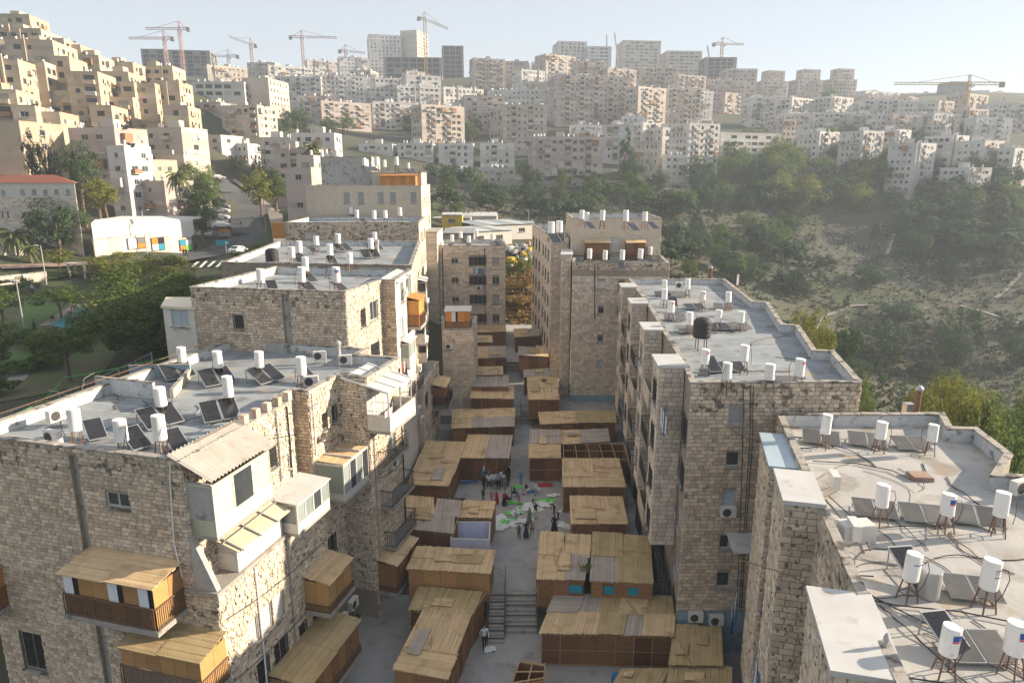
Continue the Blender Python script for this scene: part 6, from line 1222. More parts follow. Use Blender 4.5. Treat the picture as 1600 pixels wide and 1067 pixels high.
grove(20, 400, 560, 195, 215, ['leaf', 'pbig', 'cyp'], (18, 36), 'tree in the green strip behind the road', 'trees behind the road', seed=8); grove(12, 580, 760, 205, 222, ['leaf', 'pbig'], (16, 32), 'tree between the mid-distance towers', 'trees between the towers', seed=9)
grove(16, 1200, 1600, 165, 245, ['cyp', 'pbig', 'leaf', 'cyp'], (16, 34), 'tree among the white hillside rows', 'trees among the white rows', seed=10); grove(8, 1330, 1600, 230, 300, ['cyp', 'pine', 'pbig'], (40, 70), 'dark conifer between the white apartment slabs', 'conifers between the slabs', seed=11)
for k, (px, py, h_, w_) in enumerate([(803, 430, 22, 30), (818, 425, 26, 26), (810, 455, 16, 40), (825, 450, 20, 20), (800, 475, 14, 30), (822, 478, 14, 36), (812, 495, 10, 30)]): tree_px(px, py, 'dry' if k > 1 else 'leaf_y', h_, w_, 'golden dry shrub on the bank at the passage end', 'dry shrubs at the passage end', .0, Y=127 - k, cat='shrub')
# ground cover on the slopes: scrub and stones
def scatter(name, label, cat, n, m, regions, size, seed, shape):
    r = random.Random(seed); b = MB(); pts = []
    for k in range(n):
        rg = r.choice(regions); px, py = r.uniform(rg[0], rg[1]), r.uniform(rg[2], rg[3]); d = ray(px, py); pts.append((px, py))
    for px, py in pts:
        p = ghit(px, py)
        if p is None: continue
        s_ = r.uniform(*size)
        if shape == 'rock':
            v = [Vector((r.uniform(.5, 1) * x, r.uniform(.5, 1) * y, r.uniform(.5, 1) * z)) * s_ for x, y, z in ((-1, -1, -.4), (1, -1, -.4), (1, 1, -.4), (-1, 1, -.4), (-.6, -.6, .6), (.6, -.6, .6), (.6, .6, .6), (-.6, .6, .6))]; i = len(b.v); b.v += [tuple(p + q) for q in v]; b.f += [tuple(i + a for a in q) for q in ((4, 5, 6, 7), (0, 1, 5, 4), (1, 2, 6, 5), (2, 3, 7, 6), (3, 0, 4, 7))]; b.m += [0] * 5
        else:
            for q in range(7):
                a = r.uniform(0, 6.28); e = Vector((math.cos(a), math.sin(a), r.uniform(.5, 1.4))) * s_; sd = Vector((-e.y, e.x, .2 * s_)) * .45; o = p + Vector((r.uniform(-.5, .5), r.uniform(-.5, .5), -.1)) * s_; b.face([o - sd * .5, o + sd * .5, o + e + sd * .4, o + e - sd * .4])
    o = b.build(name, m); tag(o, label, cat, None, 'stuff')
scatter('scrub', 'low dry scrub covering the valley floor and slopes', 'scrub', 5200, 'dry', [(1180, 1600, 330, 680), (1040, 1300, 320, 470), (1350, 1600, 420, 700), (690, 1060, 290, 360)], (.25, .8), 3, 'tuft')
scatter('green_scrub', 'low green bushes speckling the valley slopes', 'scrub', 1300, 'pine', [(1040, 1600, 320, 480), (1200, 1600, 480, 680), (820, 1060, 290, 350)], (.35, 1.1), 4, 'tuft')
scatter('loose_stones', 'pale loose stones scattered down the valley side', 'stones', 1500, 'rock', [(1290, 1420, 350, 430), (1390, 1480, 330, 420), (940, 1100, 300, 360), (1200, 1300, 370, 440), (1300, 1600, 430, 560)], (.2, .75), 5, 'rock')
scatter('dry_grass', 'golden dry grass on the bank at the passage end', 'grass', 500, 'gold_grass', [(792, 838, 420, 510)], (.25, .6), 6, 'tuft')
# footpaths on the valley floor
for pts in ([(1500, 480), (1540, 490), (1600, 510)], [(1215, 500), (1290, 495), (1330, 480), (1360, 478)], [(1440, 330), (1400, 360), (1385, 400)], [(1555, 470), (1580, 445), (1595, 430)]): ribbon('footpath', [ghit(*q) for q in pts], 1.3, 'rock', .30)
# ---------------------------------------------------------------- the town on the hills
M['fw_white'] = mat('far_white_render', (.56, .55, .53), (.50, .485, .465), .15, .9, rand=.16, hue=.012, stain=((.28, .25, .22), .3, .58, .75, .35))
M['fw_beige'] = mat('far_beige_stone', (.49, .435, .375), (.43, .38, .325), .15, .9, rand=.18, hue=.012, stain=((.25, .21, .17), .3, .58, .75, .35))
M['fw_gold'] = mat('golden_stone_facing', (.49, .41, .31), (.42, .345, .255), .2, .9, rand=.18, hue=.012, stain=((.24, .18, .12), .3, .58, .75, .4))
M['fw_pink'] = mat('pinkish_stone_facing', (.46, .395, .36), (.41, .35, .32), .15, .9, rand=.18, hue=.012, stain=((.24, .2, .17), .3, .58, .75, .35))
M['fw_grey'] = mat('grey_concrete_frame', (.22, .225, .23), (.17, .175, .18), .2, .9, rand=.1)
M['fglass'] = mat('far_window_glass', (.04, .043, .05), (.075, .08, .085), .4, .25, rand=.5)
M['fblind'] = mat('far_window_blind', (.42, .40, .37), (.36, .34, .31), .4, .6, rand=.3)
M['fbrown'] = mat('far_timber_balcony', (.25, .15, .085), (.32, .19, .10), .4, .8, rand=.3)
FWIN = {}
def fwin(w, h, blind):
    k = (w, h, blind)
    if k not in FWIN:
        b = MB(); b.box(0, .12, 0, w - .02, .03, h - .02, 1)
        for (cx, cz, sx, sz) in ((0, h / 2 - .04, w, .08), (0, -h / 2 + .04, w, .08), (-w / 2 + .04, 0, .08, h), (w / 2 - .04, 0, .08, h), (0, 0, .06, h)): b.box(cx, .08, cz, sx, .06, sz, 0)
        b.box(0, -.05, -h / 2 - .05, w + .2, .2, .1, 0); FWIN[k] = b.mesh('far_window', ['frame', 'fblind' if blind else 'fglass'])
    return FWIN[k]
_fb = random.Random(21)
def apt(x0, x1, yt, D, yaw=0, dep=12, sty='plain', m='fw_beige', label=None, group=None, floor=2.9, ww=1.3, pitch=3.1, tanks=True, name='apartment_building', cat='building', base=None, near=None, roofm='concrete', par=.2, tiers=()):
    r = _fb; ww = round(ww * r.choice((.8, 1, 1, 1.25, 1.5)), 1); wh = r.choice((1.1, 1.2, 1.3, 1.5)); bay = set(r.sample(range(40), 9)); c = atY((x0 + x1) / 2, yt, D); d = proj(c)[2]; W_ = (x1 - x0) * d / F; z1 = c.z; ya = R(yaw); u = Vector((math.cos(ya), math.sin(ya))); v = Vector((-u.y, u.x)); o = Vector((c.x, c.y)) - u * W_ / 2
    pl = [o, o + u * W_, o + u * W_ + v * dep, o + v * dep]; gz = tz([p.x for p in pl], [p.y for p in pl]); g0 = float(np.min(gz)); z0 = min(g0 - 1.5, z1 - 4) if base is None else base
    B = Bld(name, label, cat, pl, z0, z1, z1 - .5, group=group); near = D < 175 if near is None else near; wins = MB(); bal = MB(); blist = []; sides = [i for i in range(4) if B.fr[i].n.dot(-(B.fr[i].A + B.fr[i].u * B.fr[i].L / 2)) > 0]
    for i in sides:
        f = B.fr[i]; n = max(1, int((f.L - 1.0) / pitch)); off = (f.L - (n - 1) * pitch) / 2; gA = float(tz([f.A.x + f.u.x * f.L / 2], [f.A.y + f.u.y * f.L / 2])); nf = int((z1 - max(z0, gA - 1) - .9) / floor)
        for j in range(min(nf, 22)):
            zc = z1 - 2.0 - j * floor
            for k in range(n):
                uu = off + k * pitch; t_ = r.random()
                if sty == 'blank' and i == 0 and (k > 0 or j % 2): continue
                if sty in ('balc', 'mix') and (k + (1 if i else 0)) % 3 == 1 and i == 0:
                    w2 = pitch * .86; B.op[i].append((uu - w2 / 2, uu + w2 / 2, zc - 1.0, zc + 1.1)); f.box(wins, uu - w2 / 2, uu + w2 / 2, zc - 1.0, zc + 1.1, -.21, -.19, 1 if t_ < .25 else 0)
                    f.box(bal, uu - w2 / 2 - .1, uu + w2 / 2 + .1, zc - 1.25, zc - .15, 0, .9, 0 if t_ < .7 else (1 if t_ < .88 else 2)); continue
                if t_ < .07: continue
                w2, h2 = (ww, wh) if sty != 'strip' else (pitch * .8, 1.4)
                if sty == 'office': w2, h2 = ww, 1.6
                if sty == 'frame': w2, h2 = pitch * .86, floor * .80
                if sty == 'house': w2, h2 = r.choice(((1.4, 1.2), (1.0, 1.1), (1.9, 1.3)))
                B.op[i].append((uu - w2 / 2, uu + w2 / 2, zc - h2 / 2, zc + h2 / 2)); bl = r.random() < .3
                if near: blist.append((f, uu, zc, w2, h2, bl))
                elif sty != 'frame': f.box(wins, uu - w2 / 2, uu + w2 / 2, zc - h2 / 2, zc + h2 / 2, -.2, -.17, 1 if bl else 0)
                else: f.box(wins, uu - w2 / 2, uu + w2 / 2, zc - h2 / 2, zc + h2 / 2, -.21, -.19, 2)  # unglazed bays: dark sheet in place of interior shade
                if sty in ('mix', 'house', 'plain'):
                    t_ = r.random()
                    if t_ < .13: f.box(bal, uu - 1.1, uu + 1.1, zc - 1.0, zc - .1, 0, .9, r.choice((0, 1, 1, 2))); f.box(bal, uu - 1.15, uu + 1.15, zc - 1.15, zc - 1.0, 0, .95, 0)
                    elif t_ < .19: f.box(bal, uu - 1.2, uu + 1.2, zc - 1.15, zc + .9, 0, 1.1, r.choice((1, 1, 2, 0)))
                    elif t_ < .34: f.box(bal, uu + w2 / 2 + .1, uu + w2 / 2 + .7, zc - .9, zc - .4, .02, .35, 2)
                    elif t_ < .42: f.box(bal, uu - w2 / 2 - .15, uu + w2 / 2 + .15, zc + h2 / 2 + .02, zc + h2 / 2 + .1, 0, .55, 2)
                if j == 0 and i == 0 and k in bay and D > 170 and sty in ('mix', 'plain', 'house'): f.box(bal, uu - pitch * .46, uu - pitch * .3, z0, z1 + r.choice((-.3, 1.2)), 0, .5, 0)
    B.finish(wallm=m, roofm=roofm, par=par, inm=m, copm=m)
    for (f, uu, zc, w2, h2, bl) in blist: q = link('window', fwin(w2, h2, bl), B.root); q.matrix_local = Matrix.Translation(-B.root.location) @ f.M4(uu, zc)
    if wins.f: q = wins.build('window_panes', ['fglass', 'fblind', 'dark'], B.root); q['kind'] = 'stuff'
    if bal.f: q = bal.build('balconies', [m, 'fbrown', 'fblind'], B.root); q['kind'] = 'stuff'
    tk = MB()
    if tanks:
        for k in range(max(1, int(W_ / 3.0))):
            p = pl[0] + u * r.uniform(1, max(1.2, W_ - 1)) + v * r.uniform(.8, max(1, dep * .6)); s_ = r.uniform(.26, .34); tk.prism([(p.x + s_ * math.cos(a * 1.047), p.y + s_ * math.sin(a * 1.047)) for a in range(6)], z1 - .2, z1 + 1.3, 0)
            if r.random() < .6: tk.pbox((p.x + .6, p.y - .5, z1 - .3), (1.6, 0, 0), (0, .9, .9), (0, .05, -.05), 1)
        if W_ > 9 and D > 150: p = pl[0] + u * W_ * r.uniform(.3, .6) + v * dep * .5; tk.prism([(p.x - 1.6, p.y - 1.5), (p.x + 1.6, p.y - 1.5), (p.x + 1.6, p.y + 1.5), (p.x - 1.6, p.y + 1.5)], z1 - .5, z1 + 2.2, 2)
        q = tk.build('rooftop_tanks', ['white', 'pglass', m], B.root); q['kind'] = 'stuff'
    return B
glab = lambda st, D: 'golden stone %s on the %s of the sunlit terraced hill' % ({'house': 'terraced house with uneven windows', 'mix': 'flats with brown balconies', 'blank': 'tower with a blank front', 'plain': 'flat-fronted house'}[st], 'crest' if D > 230 else ('middle' if D > 190 else 'foot'))
GH = 'golden apartments on the left hillside'; LH = 'golden stone apartment building stepping up the sunlit hillside'
for a in [(-30, 42, 22, 262, 8, 14, 'house'), (-20, 60, 44, 240, 8, 14, 'house'), (10, 78, 62, 205, 10, 16, 'house'), (17, 66, 96, 192, 12, 14, 'blank'), (-25, 24, 92, 182, 12, 14, 'house'), (68, 98, 60, 235, 8, 14, 'house'), (92, 124, 70, 240, 8, 14, 'house'), (78, 106, 88, 200, 10, 12, 'mix'), (106, 152, 86, 236, 8, 12, 'house'), (130, 205, 97, 250, 6, 12, 'house'), (206, 268, 103, 262, 4, 12, 'house'), (150, 198, 112, 215, 10, 14, 'house'), (188, 208, 128, 205, 10, 12, 'mix'), (206, 240, 130, 208, 10, 13, 'mix'), (236, 278, 126, 214, 8, 13, 'plain'), (105, 150, 112, 195, 10, 13, 'mix'), (70, 118, 142, 195, 12, 13, 'mix'), (110, 150, 140, 200, 12, 12, 'house'), (160, 205, 152, 202, 10, 12, 'mix'), (20, 52, 165, 170, 14, 12, 'house'), (45, 90, 175, 174, 12, 12, 'house'), (140, 172, 165, 188, 10, 12, 'mix'), (255, 292, 165, 200, 8, 12, 'mix'), (250, 285, 150, 215, 8, 10, 'mix'), (-40, 20, 140, 172, 14, 14, 'mix')]: apt(*a[:6], sty=a[6], m='fw_gold', label=glab(a[6], a[3]), group=GH, ww=1.4)
apt(-60, 34, 190, 152, -8, 12, 'blank', 'fw_gold', 'huge blank golden stone wall behind the red-roofed building', tanks=False, pitch=30)
apt(98, 185, 200, 162, -14, 10, 'house', 'fw_pink', 'pinkish stepped apartment building with roof solar panels', ww=1.5, pitch=4)
apt(163, 196, 228, 157, -14, 8, 'house', 'fw_white', 'projecting wing with a planted balcony on the stepped apartments', pitch=3); apt(202, 262, 283, 160, -18, 9, 'house', 'fw_pink', 'three-storey stone house with four small windows above the long shed', ww=1.4, pitch=4.0)
apt(192, 240, 250, 165, -18, 8, 'house', 'fw_gold', 'stepped flat with a shaded terrace above the stone house'); apt(203, 290, 200, 190, -16, 10, 'house', 'fw_beige', 'beige house front with two windows above the palm', pitch=5); apt(236, 292, 242, 176, -18, 8, 'house', 'fw_beige', 'low beige house with a colourful flag beside the palm', pitch=5)
apt(298, 346, 160, 300, -8, 14, 'mix', 'fw_beige', 'eight-storey apartment block with brown balconies beside the arcade', ww=1.4); apt(340, 405, 165, 292, -14, 14, 'mix', 'fw_beige', 'wide apartment block with sunlit side above the arcade', ww=1.4)
apt(300, 380, 128, 320, 4, 16, 'office', 'fw_white', 'long institutional building with rows of square windows', pitch=4, ww=2); apt(376, 420, 122, 325, -8, 20, 'blank', 'fw_beige', 'blank-sided institutional wing with dark top windows')
A = apt(277, 352, 212, 268, -20, 12, 'plain', 'fw_white', 'white arcaded hall with a turquoise roof edge at the road head', pitch=4, tanks=False); 
f = A.fr[0]
for k in range(8):
    b = MB(); uu = 5 + k * 1.7; z_ = A.z1 - 10.5; f.box(b, uu, uu + .95, z_ - 1.2, z_ + .6, .01, .05); b.tube([f.p(uu + .475, z_ + .6, .01), f.p(uu + .475, z_ + .6, .05)], .475, 12); b.build('arch_window', 'brown', A.root)
b = MB(); f.box(b, -.3, f.L * .5, A.z1 - 3.6, A.z1 - 3.2, 0, 2.2); b.build('canopy', 'turq', A.root)
apt(350, 390, 225, 272, -20, 10, 'plain', 'fw_white', 'white wing with small arched windows next to the arcade', ww=.8, pitch=2.2)
# right side of the road
for (x0, x1, yt, D, y_, dp, st, m_, lb) in [(405, 470, 215, 245, 0, 10, 'house', 'fw_white', 'white low house with a rooftop shed uphill of the road'), (455, 522, 208, 230, 0, 10, 'house', 'fw_white', 'white low house with an orange timber box on its roof'), (428, 488, 232, 205, 0, 12, 'house', 'fw_pink', 'pinkish house with drying clothes near the conifer'), (444, 486, 262, 148, -4, 10, 'house', 'fw_pink', 'beige end wall with a small pale window beside the penthouses'), (462, 490, 243, 150, -4, 10, 'house', 'fw_beige', 'narrow beige house with roof tanks behind the end wall')]: apt(x0, x1, yt, D, y_, dp, st, m_, lb)
# mid and far town
OG = 'pale buildings on the opposite hillside'; OL = 'pale apartment building on the hazy opposite hillside'
for k, (x0, x1) in enumerate([(560, 613), (621, 676), (685, 739), (750, 804)]): apt(x0, x1, 224 if k else 225, 312 + k * 2, 0, 11, 'balc', 'fw_white', 'long low white slab with white balcony boxes facing the valley', 'four low white slabs', pitch=2.9)
apt(680, 740, 264, 292, 0, 9, 'house', 'fw_white', 'low white terrace under the white slabs', pitch=2.6, group=None); apt(742, 806, 262, 292, 0, 9, 'house', 'fw_white', 'low white terrace beside a dark tree under the white slabs', pitch=2.6)
apt(832, 944, 214, 276, 6, 14, 'mix', 'fw_pink', 'six-storey stone slab with green-grey balconies facing the valley', pitch=2.7, ww=1.5)
apt(868, 990, 119, 425, 14, 16, 'mix', 'fw_pink', 'widest ten-storey pinkish slab on the hill', pitch=3.0, ww=1.5)
apt(992, 1032, 222, 292, 10, 12, 'plain', 'fw_beige', 'small beige hall with tall narrow windows beside the conifer', ww=.8, pitch=1.9, tanks=False); apt(1036, 1074, 242, 298, 6, 12, 'plain', 'fw_white', 'low white annexe beside the small beige hall', pitch=2.6)
apt(576, 626, 55, 655, 14, 30, 'office', 'fw_white', 'tall ribbed white tower with a concrete crown', pitch=3.4, ww=1.7, tanks=False); apt(624, 652, 48, 662, -16, 26, 'blank', 'fw_beige', 'blank sunlit flank of the ribbed white tower', tanks=False)
apt(690, 724, 72, 610, 4, 22, 'frame', 'fw_grey', 'dark unfinished concrete tower beside the yellow crane', tanks=False, pitch=5, floor=3.6); apt(600, 690, 90, 575, 4, 20, 'frame', 'fw_grey', 'long unfinished concrete frame under the yellow crane', tanks=False, pitch=6, floor=4)
apt(220, 256, 77, 540, 4, 20, 'frame', 'fw_grey', 'scaffolded grey tower beside two cranes', tanks=False, pitch=5); apt(264, 326, 79, 545, 8, 20, 'frame', 'fw_grey', 'wider scaffolded grey tower under two cranes', tanks=False, pitch=5)
apt(634, 690, 118, 470, 22, 16, 'plain', 'fw_white', 'bright white arched church-like hall on the hill', ww=1.5, pitch=4); apt(560, 640, 122, 480, 18, 14, 'plain', 'fw_white', 'white hall wing with small square windows', ww=1.3, pitch=3)
apt(872, 918, 65, 635, 8, 26, 'office', 'fw_white', 'white glass-fronted tower with a taller blank flank', pitch=3.6, ww=2.2, tanks=False); apt(918, 956, 73, 628, 4, 24, 'strip', 'fw_white', 'lower white tower joined to the glass-fronted one', pitch=4, tanks=False)
apt(973, 1034, 64, 690, 6, 26, 'strip', 'fw_beige', 'broad beige office tower with long window bands', pitch=4.5, tanks=False); apt(1042, 1098, 80, 650, 4, 24, 'strip', 'fw_beige', 'lower beige office tower with a glazed sunlit flank', pitch=4.5, tanks=False)
apt(1102, 1152, 90, 585, 0, 20, 'frame', 'fw_grey', 'stepped unfinished block under the yellow tower crane', tanks=False, pitch=5); apt(1135, 1184, 108, 560, 0, 20, 'plain', 'fw_pink', 'pinkish tower in front of the stepped unfinished block', pitch=3)
for k, (x0, x1, yt) in enumerate([(1190, 1234, 111), (1245, 1290, 109), (1299, 1343, 108)]):
    apt(x0, x1, yt + 16, 612 + k * 8, 14, 14, 'plain', 'fw_pink', 'lower body of a matching pinkish tower on the skyline', 'three matching skyline towers', pitch=3.2, ww=1.7, tanks=False)
    apt(x0 + 9, x1 - 5, yt, 616 + k * 8, 14, 10, 'plain', 'fw_pink', 'narrower upper storeys of a matching pinkish tower on the skyline', 'upper storeys of the skyline towers', pitch=3.2, ww=1.7, tanks=False)
apt(1072, 1132, 193, 326, 24, 14, 'mix', 'fw_white', 'tall white block with brown balcony column above the wood', pitch=2.7); apt(1118, 1232, 208, 338, 20, 12, 'strip', 'fw_white', 'long low white building with continuous window bands', pitch=4, tanks=False)
for k, (x0, x1, yt, D, y_) in enumerate([(1272, 1326, 206, 352, 30), (1342, 1390, 205, 338, 26), (1393, 1434, 203, 350, 32), (1424, 1474, 224, 308, 28), (1480, 1526, 212, 322, 30), (1530, 1580, 220, 310, 26), (1508, 1558, 262, 290, 20), (1574, 1625, 232, 304, 30)]): apt(x0, x1, yt, D, y_, 13, 'mix', 'fw_white', 'tall white apartment slab lined up above the wooded valley', 'white slabs above the valley', pitch=2.6)
olab = lambda m, st, D: '%s %s on the %s of the opposite hill' % ({'fw_white': 'white', 'fw_beige': 'beige', 'fw_pink': 'pinkish'}[m], {'mix': 'apartment block with balcony columns', 'plain': 'flat-fronted apartment block', 'house': 'irregular terraced house'}[st], 'lower slope' if D < 390 else ('middle slope' if D < 480 else 'hazy crest'))
for (x0, x1, yt, D, st, m_) in [(500, 582, 160, 372, 'mix', 'fw_pink'), (582, 652, 160, 400, 'mix', 'fw_white'), (655, 730, 165, 362, 'mix', 'fw_beige'), (786, 855, 164, 345, 'mix', 'fw_beige'), (725, 790, 150, 400, 'mix', 'fw_pink'), (690, 760, 138, 455, 'plain', 'fw_white'), (760, 868, 140, 450, 'plain', 'fw_white'), (990, 1050, 137, 405, 'mix', 'fw_beige'), (1040, 1100, 138, 430, 'mix', 'fw_beige'), (738, 790, 92, 530, 'mix', 'fw_beige'), (788, 826, 96, 540, 'plain', 'fw_pink'), (826, 850, 100, 545, 'plain', 'fw_white'), (848, 905, 87, 520, 'mix', 'fw_beige'), (900, 950, 96, 500, 'mix', 'fw_beige'), (945, 1000, 108, 470, 'mix', 'fw_pink'), (1000, 1060, 106, 520, 'mix', 'fw_beige'), (1050, 1110, 118, 500, 'mix', 'fw_pink'), (530, 576, 90, 600, 'plain', 'fw_white'), (480, 530, 95, 620, 'plain', 'fw_white'), (420, 500, 105, 520, 'plain', 'fw_white'), (430, 500, 120, 450, 'mix', 'fw_white'), (500, 570, 118, 460, 'mix', 'fw_white'), (545, 580, 110, 520, 'plain', 'fw_beige'), (465, 520, 150, 390, 'mix', 'fw_pink'), (325, 385, 104, 470, 'plain', 'fw_beige'), (385, 430, 98, 560, 'plain', 'fw_beige'), (945, 990, 195, 330, 'mix', 'fw_white'), (1030, 1075, 200, 345, 'mix', 'fw_white'), (1000, 1040, 192, 350, 'mix', 'fw_white'), (900, 945, 195, 345, 'mix', 'fw_white'), (1172, 1215, 152, 440, 'mix', 'fw_white'), (1228, 1285, 154, 445, 'mix', 'fw_white'), (1290, 1345, 152, 450, 'mix', 'fw_white'), (1100, 1170, 125, 530, 'plain', 'fw_pink'), (1345, 1410, 156, 455, 'mix', 'fw_white'), (1405, 1465, 160, 450, 'house', 'fw_white'), (1460, 1500, 158, 455, 'house', 'fw_beige'), (1500, 1560, 148, 470, 'mix', 'fw_beige'), (1545, 1610, 162, 440, 'mix', 'fw_white'), (1340, 1420, 144, 680, 'plain', 'fw_white'), (1410, 1480, 146, 700, 'plain', 'fw_beige'), (1475, 1545, 142, 690, 'plain', 'fw_white'), (1540, 1620, 146, 700, 'plain', 'fw_pink'), (1215, 1270, 178, 400, 'house', 'fw_white'), (1270, 1330, 176, 405, 'mix', 'fw_white'), (1330, 1390, 178, 400, 'house', 'fw_white'), (1390, 1450, 180, 398, 'mix', 'fw_beige'), (1450, 1520, 178, 402, 'house', 'fw_white'), (1520, 1590, 184, 390, 'mix', 'fw_white'), (620, 690, 135, 430, 'plain', 'fw_white')]: apt(x0, x1, yt, D, _fb.choice((-6, 4, 16, 24, 30, 34)) + _fb.uniform(-4, 4), _fb.uniform(11, 16), st, m_, olab(m_, st, D), OG, pitch=_fb.uniform(2.5, 3.1), floor=_fb.uniform(2.8, 3.1))
apt(1486, 1516, 128, 640, 4, 18, 'blank', 'fw_grey', 'square concrete water-tower-like block beside the long yellow crane', tanks=False)
r = random.Random(77)
for k in range(46):      # more of the same town, filling the hillside behind the rows
    px = r.uniform(430, 1580) if k % 4 else r.uniform(-20, 230); D = r.uniform(360, 640) if k % 4 else r.uniform(205, 270); X_ = (px - 800) / F * D * 1.02; gz = tz([X_], [D]); h_ = r.uniform(9, 20); q = proj((X_, D, gz + h_)); wd = r.uniform(12, 24) * F / D / 2
    lim = np.interp(px, [0, 60, 120, 280, 420, 560, 740, 900, 1100, 1190, 1350, 1600], [60, 85, 105, 125, 115, 100, 100, 100, 110, 125, 150, 150]); 
    if q[1] < lim: continue
    apt(px - wd, px + wd, q[1], D, r.choice((-6, 5, 20, 28, 35)) + r.uniform(-4, 4), r.uniform(10, 14), r.choice(('mix', 'plain', 'house')), r.choice(('fw_white', 'fw_beige', 'fw_pink')) if k % 4 else 'fw_gold', 'pale infill house wedged between taller blocks on the opposite hill' if k % 4 else 'golden infill house wedged among the terraced hillside flats', OG if k % 4 else GH, pitch=r.uniform(2.5, 3.1))
# ---------------------------------------------------------------- red-roofed building, long shed, walls on the left
D_ = 104; pA, pB = atY(-60, 286, 138), atY(116, 288, 127); 
pl = [pA.xy, pB.xy, pB.xy + Vector((-6.8, 11)), pA.xy + Vector((-8, 14))]; gz = min(tz([p.x for p in pl], [p.y for p in pl])); zt = pB.z
RB = Bld('school_building', 'stone and white building with a red tiled roof beside the broad pine', 'building', pl, gz - 2, zt, zt - .3); i = RB.edge(pl[0], pl[1])
for px in (5, 35, 53, 71, 88, 106): RB.win(i, px, 300 + (px < 20), 1.2, .9, 'frost')
for px in (4, 12, 60, 100): RB.win(i, px, 335, .6, 1.3, 'dark')
RB.finish({i: ('stone_pale', gz - 1, zt - 2.4, .4, (.6, 1.0))}, wallm='plaster', par=0, roofm='plaster')
b = MB(); c_ = sum((Vector((p.x, p.y, 0)) for p in pl), Vector()) / 4; ov = [Vector((p.x, p.y, 0)) + (Vector((p.x, p.y, 0)) - c_).normalized() * .8 for p in pl]; rg = [(ov[0] + ov[3]) / 2, (ov[1] + ov[2]) / 2]; rg = [rg[0].lerp(rg[1], .18), rg[0].lerp(rg[1], .82)]; z_ = zt + .2; zr_ = zt + 1.7; V3 = lambda p, z: (p.x, p.y, z)
b.face([V3(ov[0], z_), V3(ov[1], z_), V3(rg[1], zr_), V3(rg[0], zr_)]); b.face([V3(ov[1], z_), V3(ov[2], z_), V3(rg[1], zr_)]); b.face([V3(ov[2], z_), V3(ov[3], z_), V3(rg[0], zr_), V3(rg[1], zr_)]); b.face([V3(ov[3], z_), V3(ov[0], z_), V3(rg[0], zr_)]); b.build('tiled_roof', 'tile_red', RB.root)
def longwall(name, label, cat, a, b, h, m, thick=.3, z_in=.4, panels=0, capm=None):
    t = thing(name, label, cat, (a.x, a.y, a.z)); n = panels or 8; d = b - a; nn = Vector((-d.y, d.x, 0)).normalized() * thick
    for k in range(n):
        p, q = a + d * (k / n), a + d * ((k + 1) / n); p2, q2 = Vector((p.x, p.y, tz([p.x], [p.y]) - z_in)), Vector((q.x, q.y, tz([q.x], [q.y]) - z_in)); e = (q2 - p2) * .998
        g = MB(); g.pbox(p2, e, nn, (0, 0, h + z_in)); g.build('wall_panel', m, t)
        if capm: g = MB(); g.pbox(p2 + Vector((0, 0, h + z_in)) - nn * .1, e, nn * 1.2, (0, 0, .1)); g.build('coping', capm, t)
    return t
a, b_ = ghit(150, 405), ghit(302, 395)
longwall('shelter_wall', 'long stone wall with posters below the white metal shed', 'wall', a, b_, 3.1, 'stone_pale', .4, capm='coping')
t = thing('long_shed', 'long white metal-clad shed above the poster wall', 'shed', a); n = 9
for k in range(n):
    p, q = a.lerp(b_, (k - .3) / n), a.lerp(b_, (k + .7) / n); z_ = 3.2; g = MB(); d = (q - p) * .995; g.pbox(p + Vector((0, 1.2, z_)), d, Vector((.3, .9, .6)), (0, 0, 3.0)); g.build('cladding', 'acwhite', t)
    g = MB(); g.pbox(p + Vector((.3, 2.1, z_ + 3.5)), d, Vector((1, 7, .3)), (0, 0, .08)); g.build('roof_sheet', 'tin', t)
ct, P3 = (b_ - a), []
for k, (s_, cols, w_, h_, lb) in enumerate([(.62, ('white', 'cyan', 'orangec', 'black'), 2.6, 2.4, 'notice board of printed posters on the stone wall'), (.92, ('orangec', 'bgreen', 'cyan', 'whitec'), 2.6, 2.2, 'bright orange and green framed poster on the stone wall'), (.40, ('whitec', 'orangec', 'whitec', 'grey'), 3.4, 2.0, 'row of small pale notices on the stone wall')]):
    p = a.lerp(b_, s_); p.z = tz([p.x], [p.y]); t = thing('poster_board', lb, 'poster', p, math.atan2(ct.y, ct.x)); g = MB(); g.box(0, -.12, 1.6, w_ + .2, .08, h_ + .2); link('board_frame', g.mesh('pf', 'darkmetal'), t)
    for i in range(2):
        for j in range(2): g = MB(); g.box((i - .5) * w_ / 2, -.18, 1.6 + (j - .5) * h_ / 2, w_ / 2 - .06, .02, h_ / 2 - .06); link('poster', g.mesh('pp', cols[(i + 2 * j) % 4]), t)
p1_, p2_ = ghit(40, 640), ghit(175, 560); longwall('lane_wall', 'pale concrete wall along the lane behind the block', 'wall', Vector((-38.5, 34, 8)), Vector((-34.5, 62, 8)), 1.3, 'coping', .3, capm='concrete'); 
def fence(name, label, pts, h, m, sp=2.2, dz=0.0):
    t = thing(name, label, 'fence', pts[0])
    for a, b in zip(pts, pts[1:]):
        n = max(1, int((b - a).length / sp)); P_ = [a.lerp(b, k / n) for k in range(n + 1)]; P_ = [Vector((p.x, p.y, tz([p.x], [p.y]) + dz)) for p in P_]
        for p in P_: g = MB(); g.bar(p, p + Vector((0, 0, h)), .09); g.build('post', m, t)
        for p, q in zip(P_, P_[1:]):
            g = MB(); e = Vector((0, 0, 1)); g.bar(p + e * h * .95, q + e * h * .95, .05); g.bar(p + e * h * .1, q + e * h * .1, .04)
            for i in range(8): x = p.lerp(q, (i + .5) / 8); g.bar(x + e * h * .1, x + e * h * .95, .02)
            g.build('rail_panel', m, t)
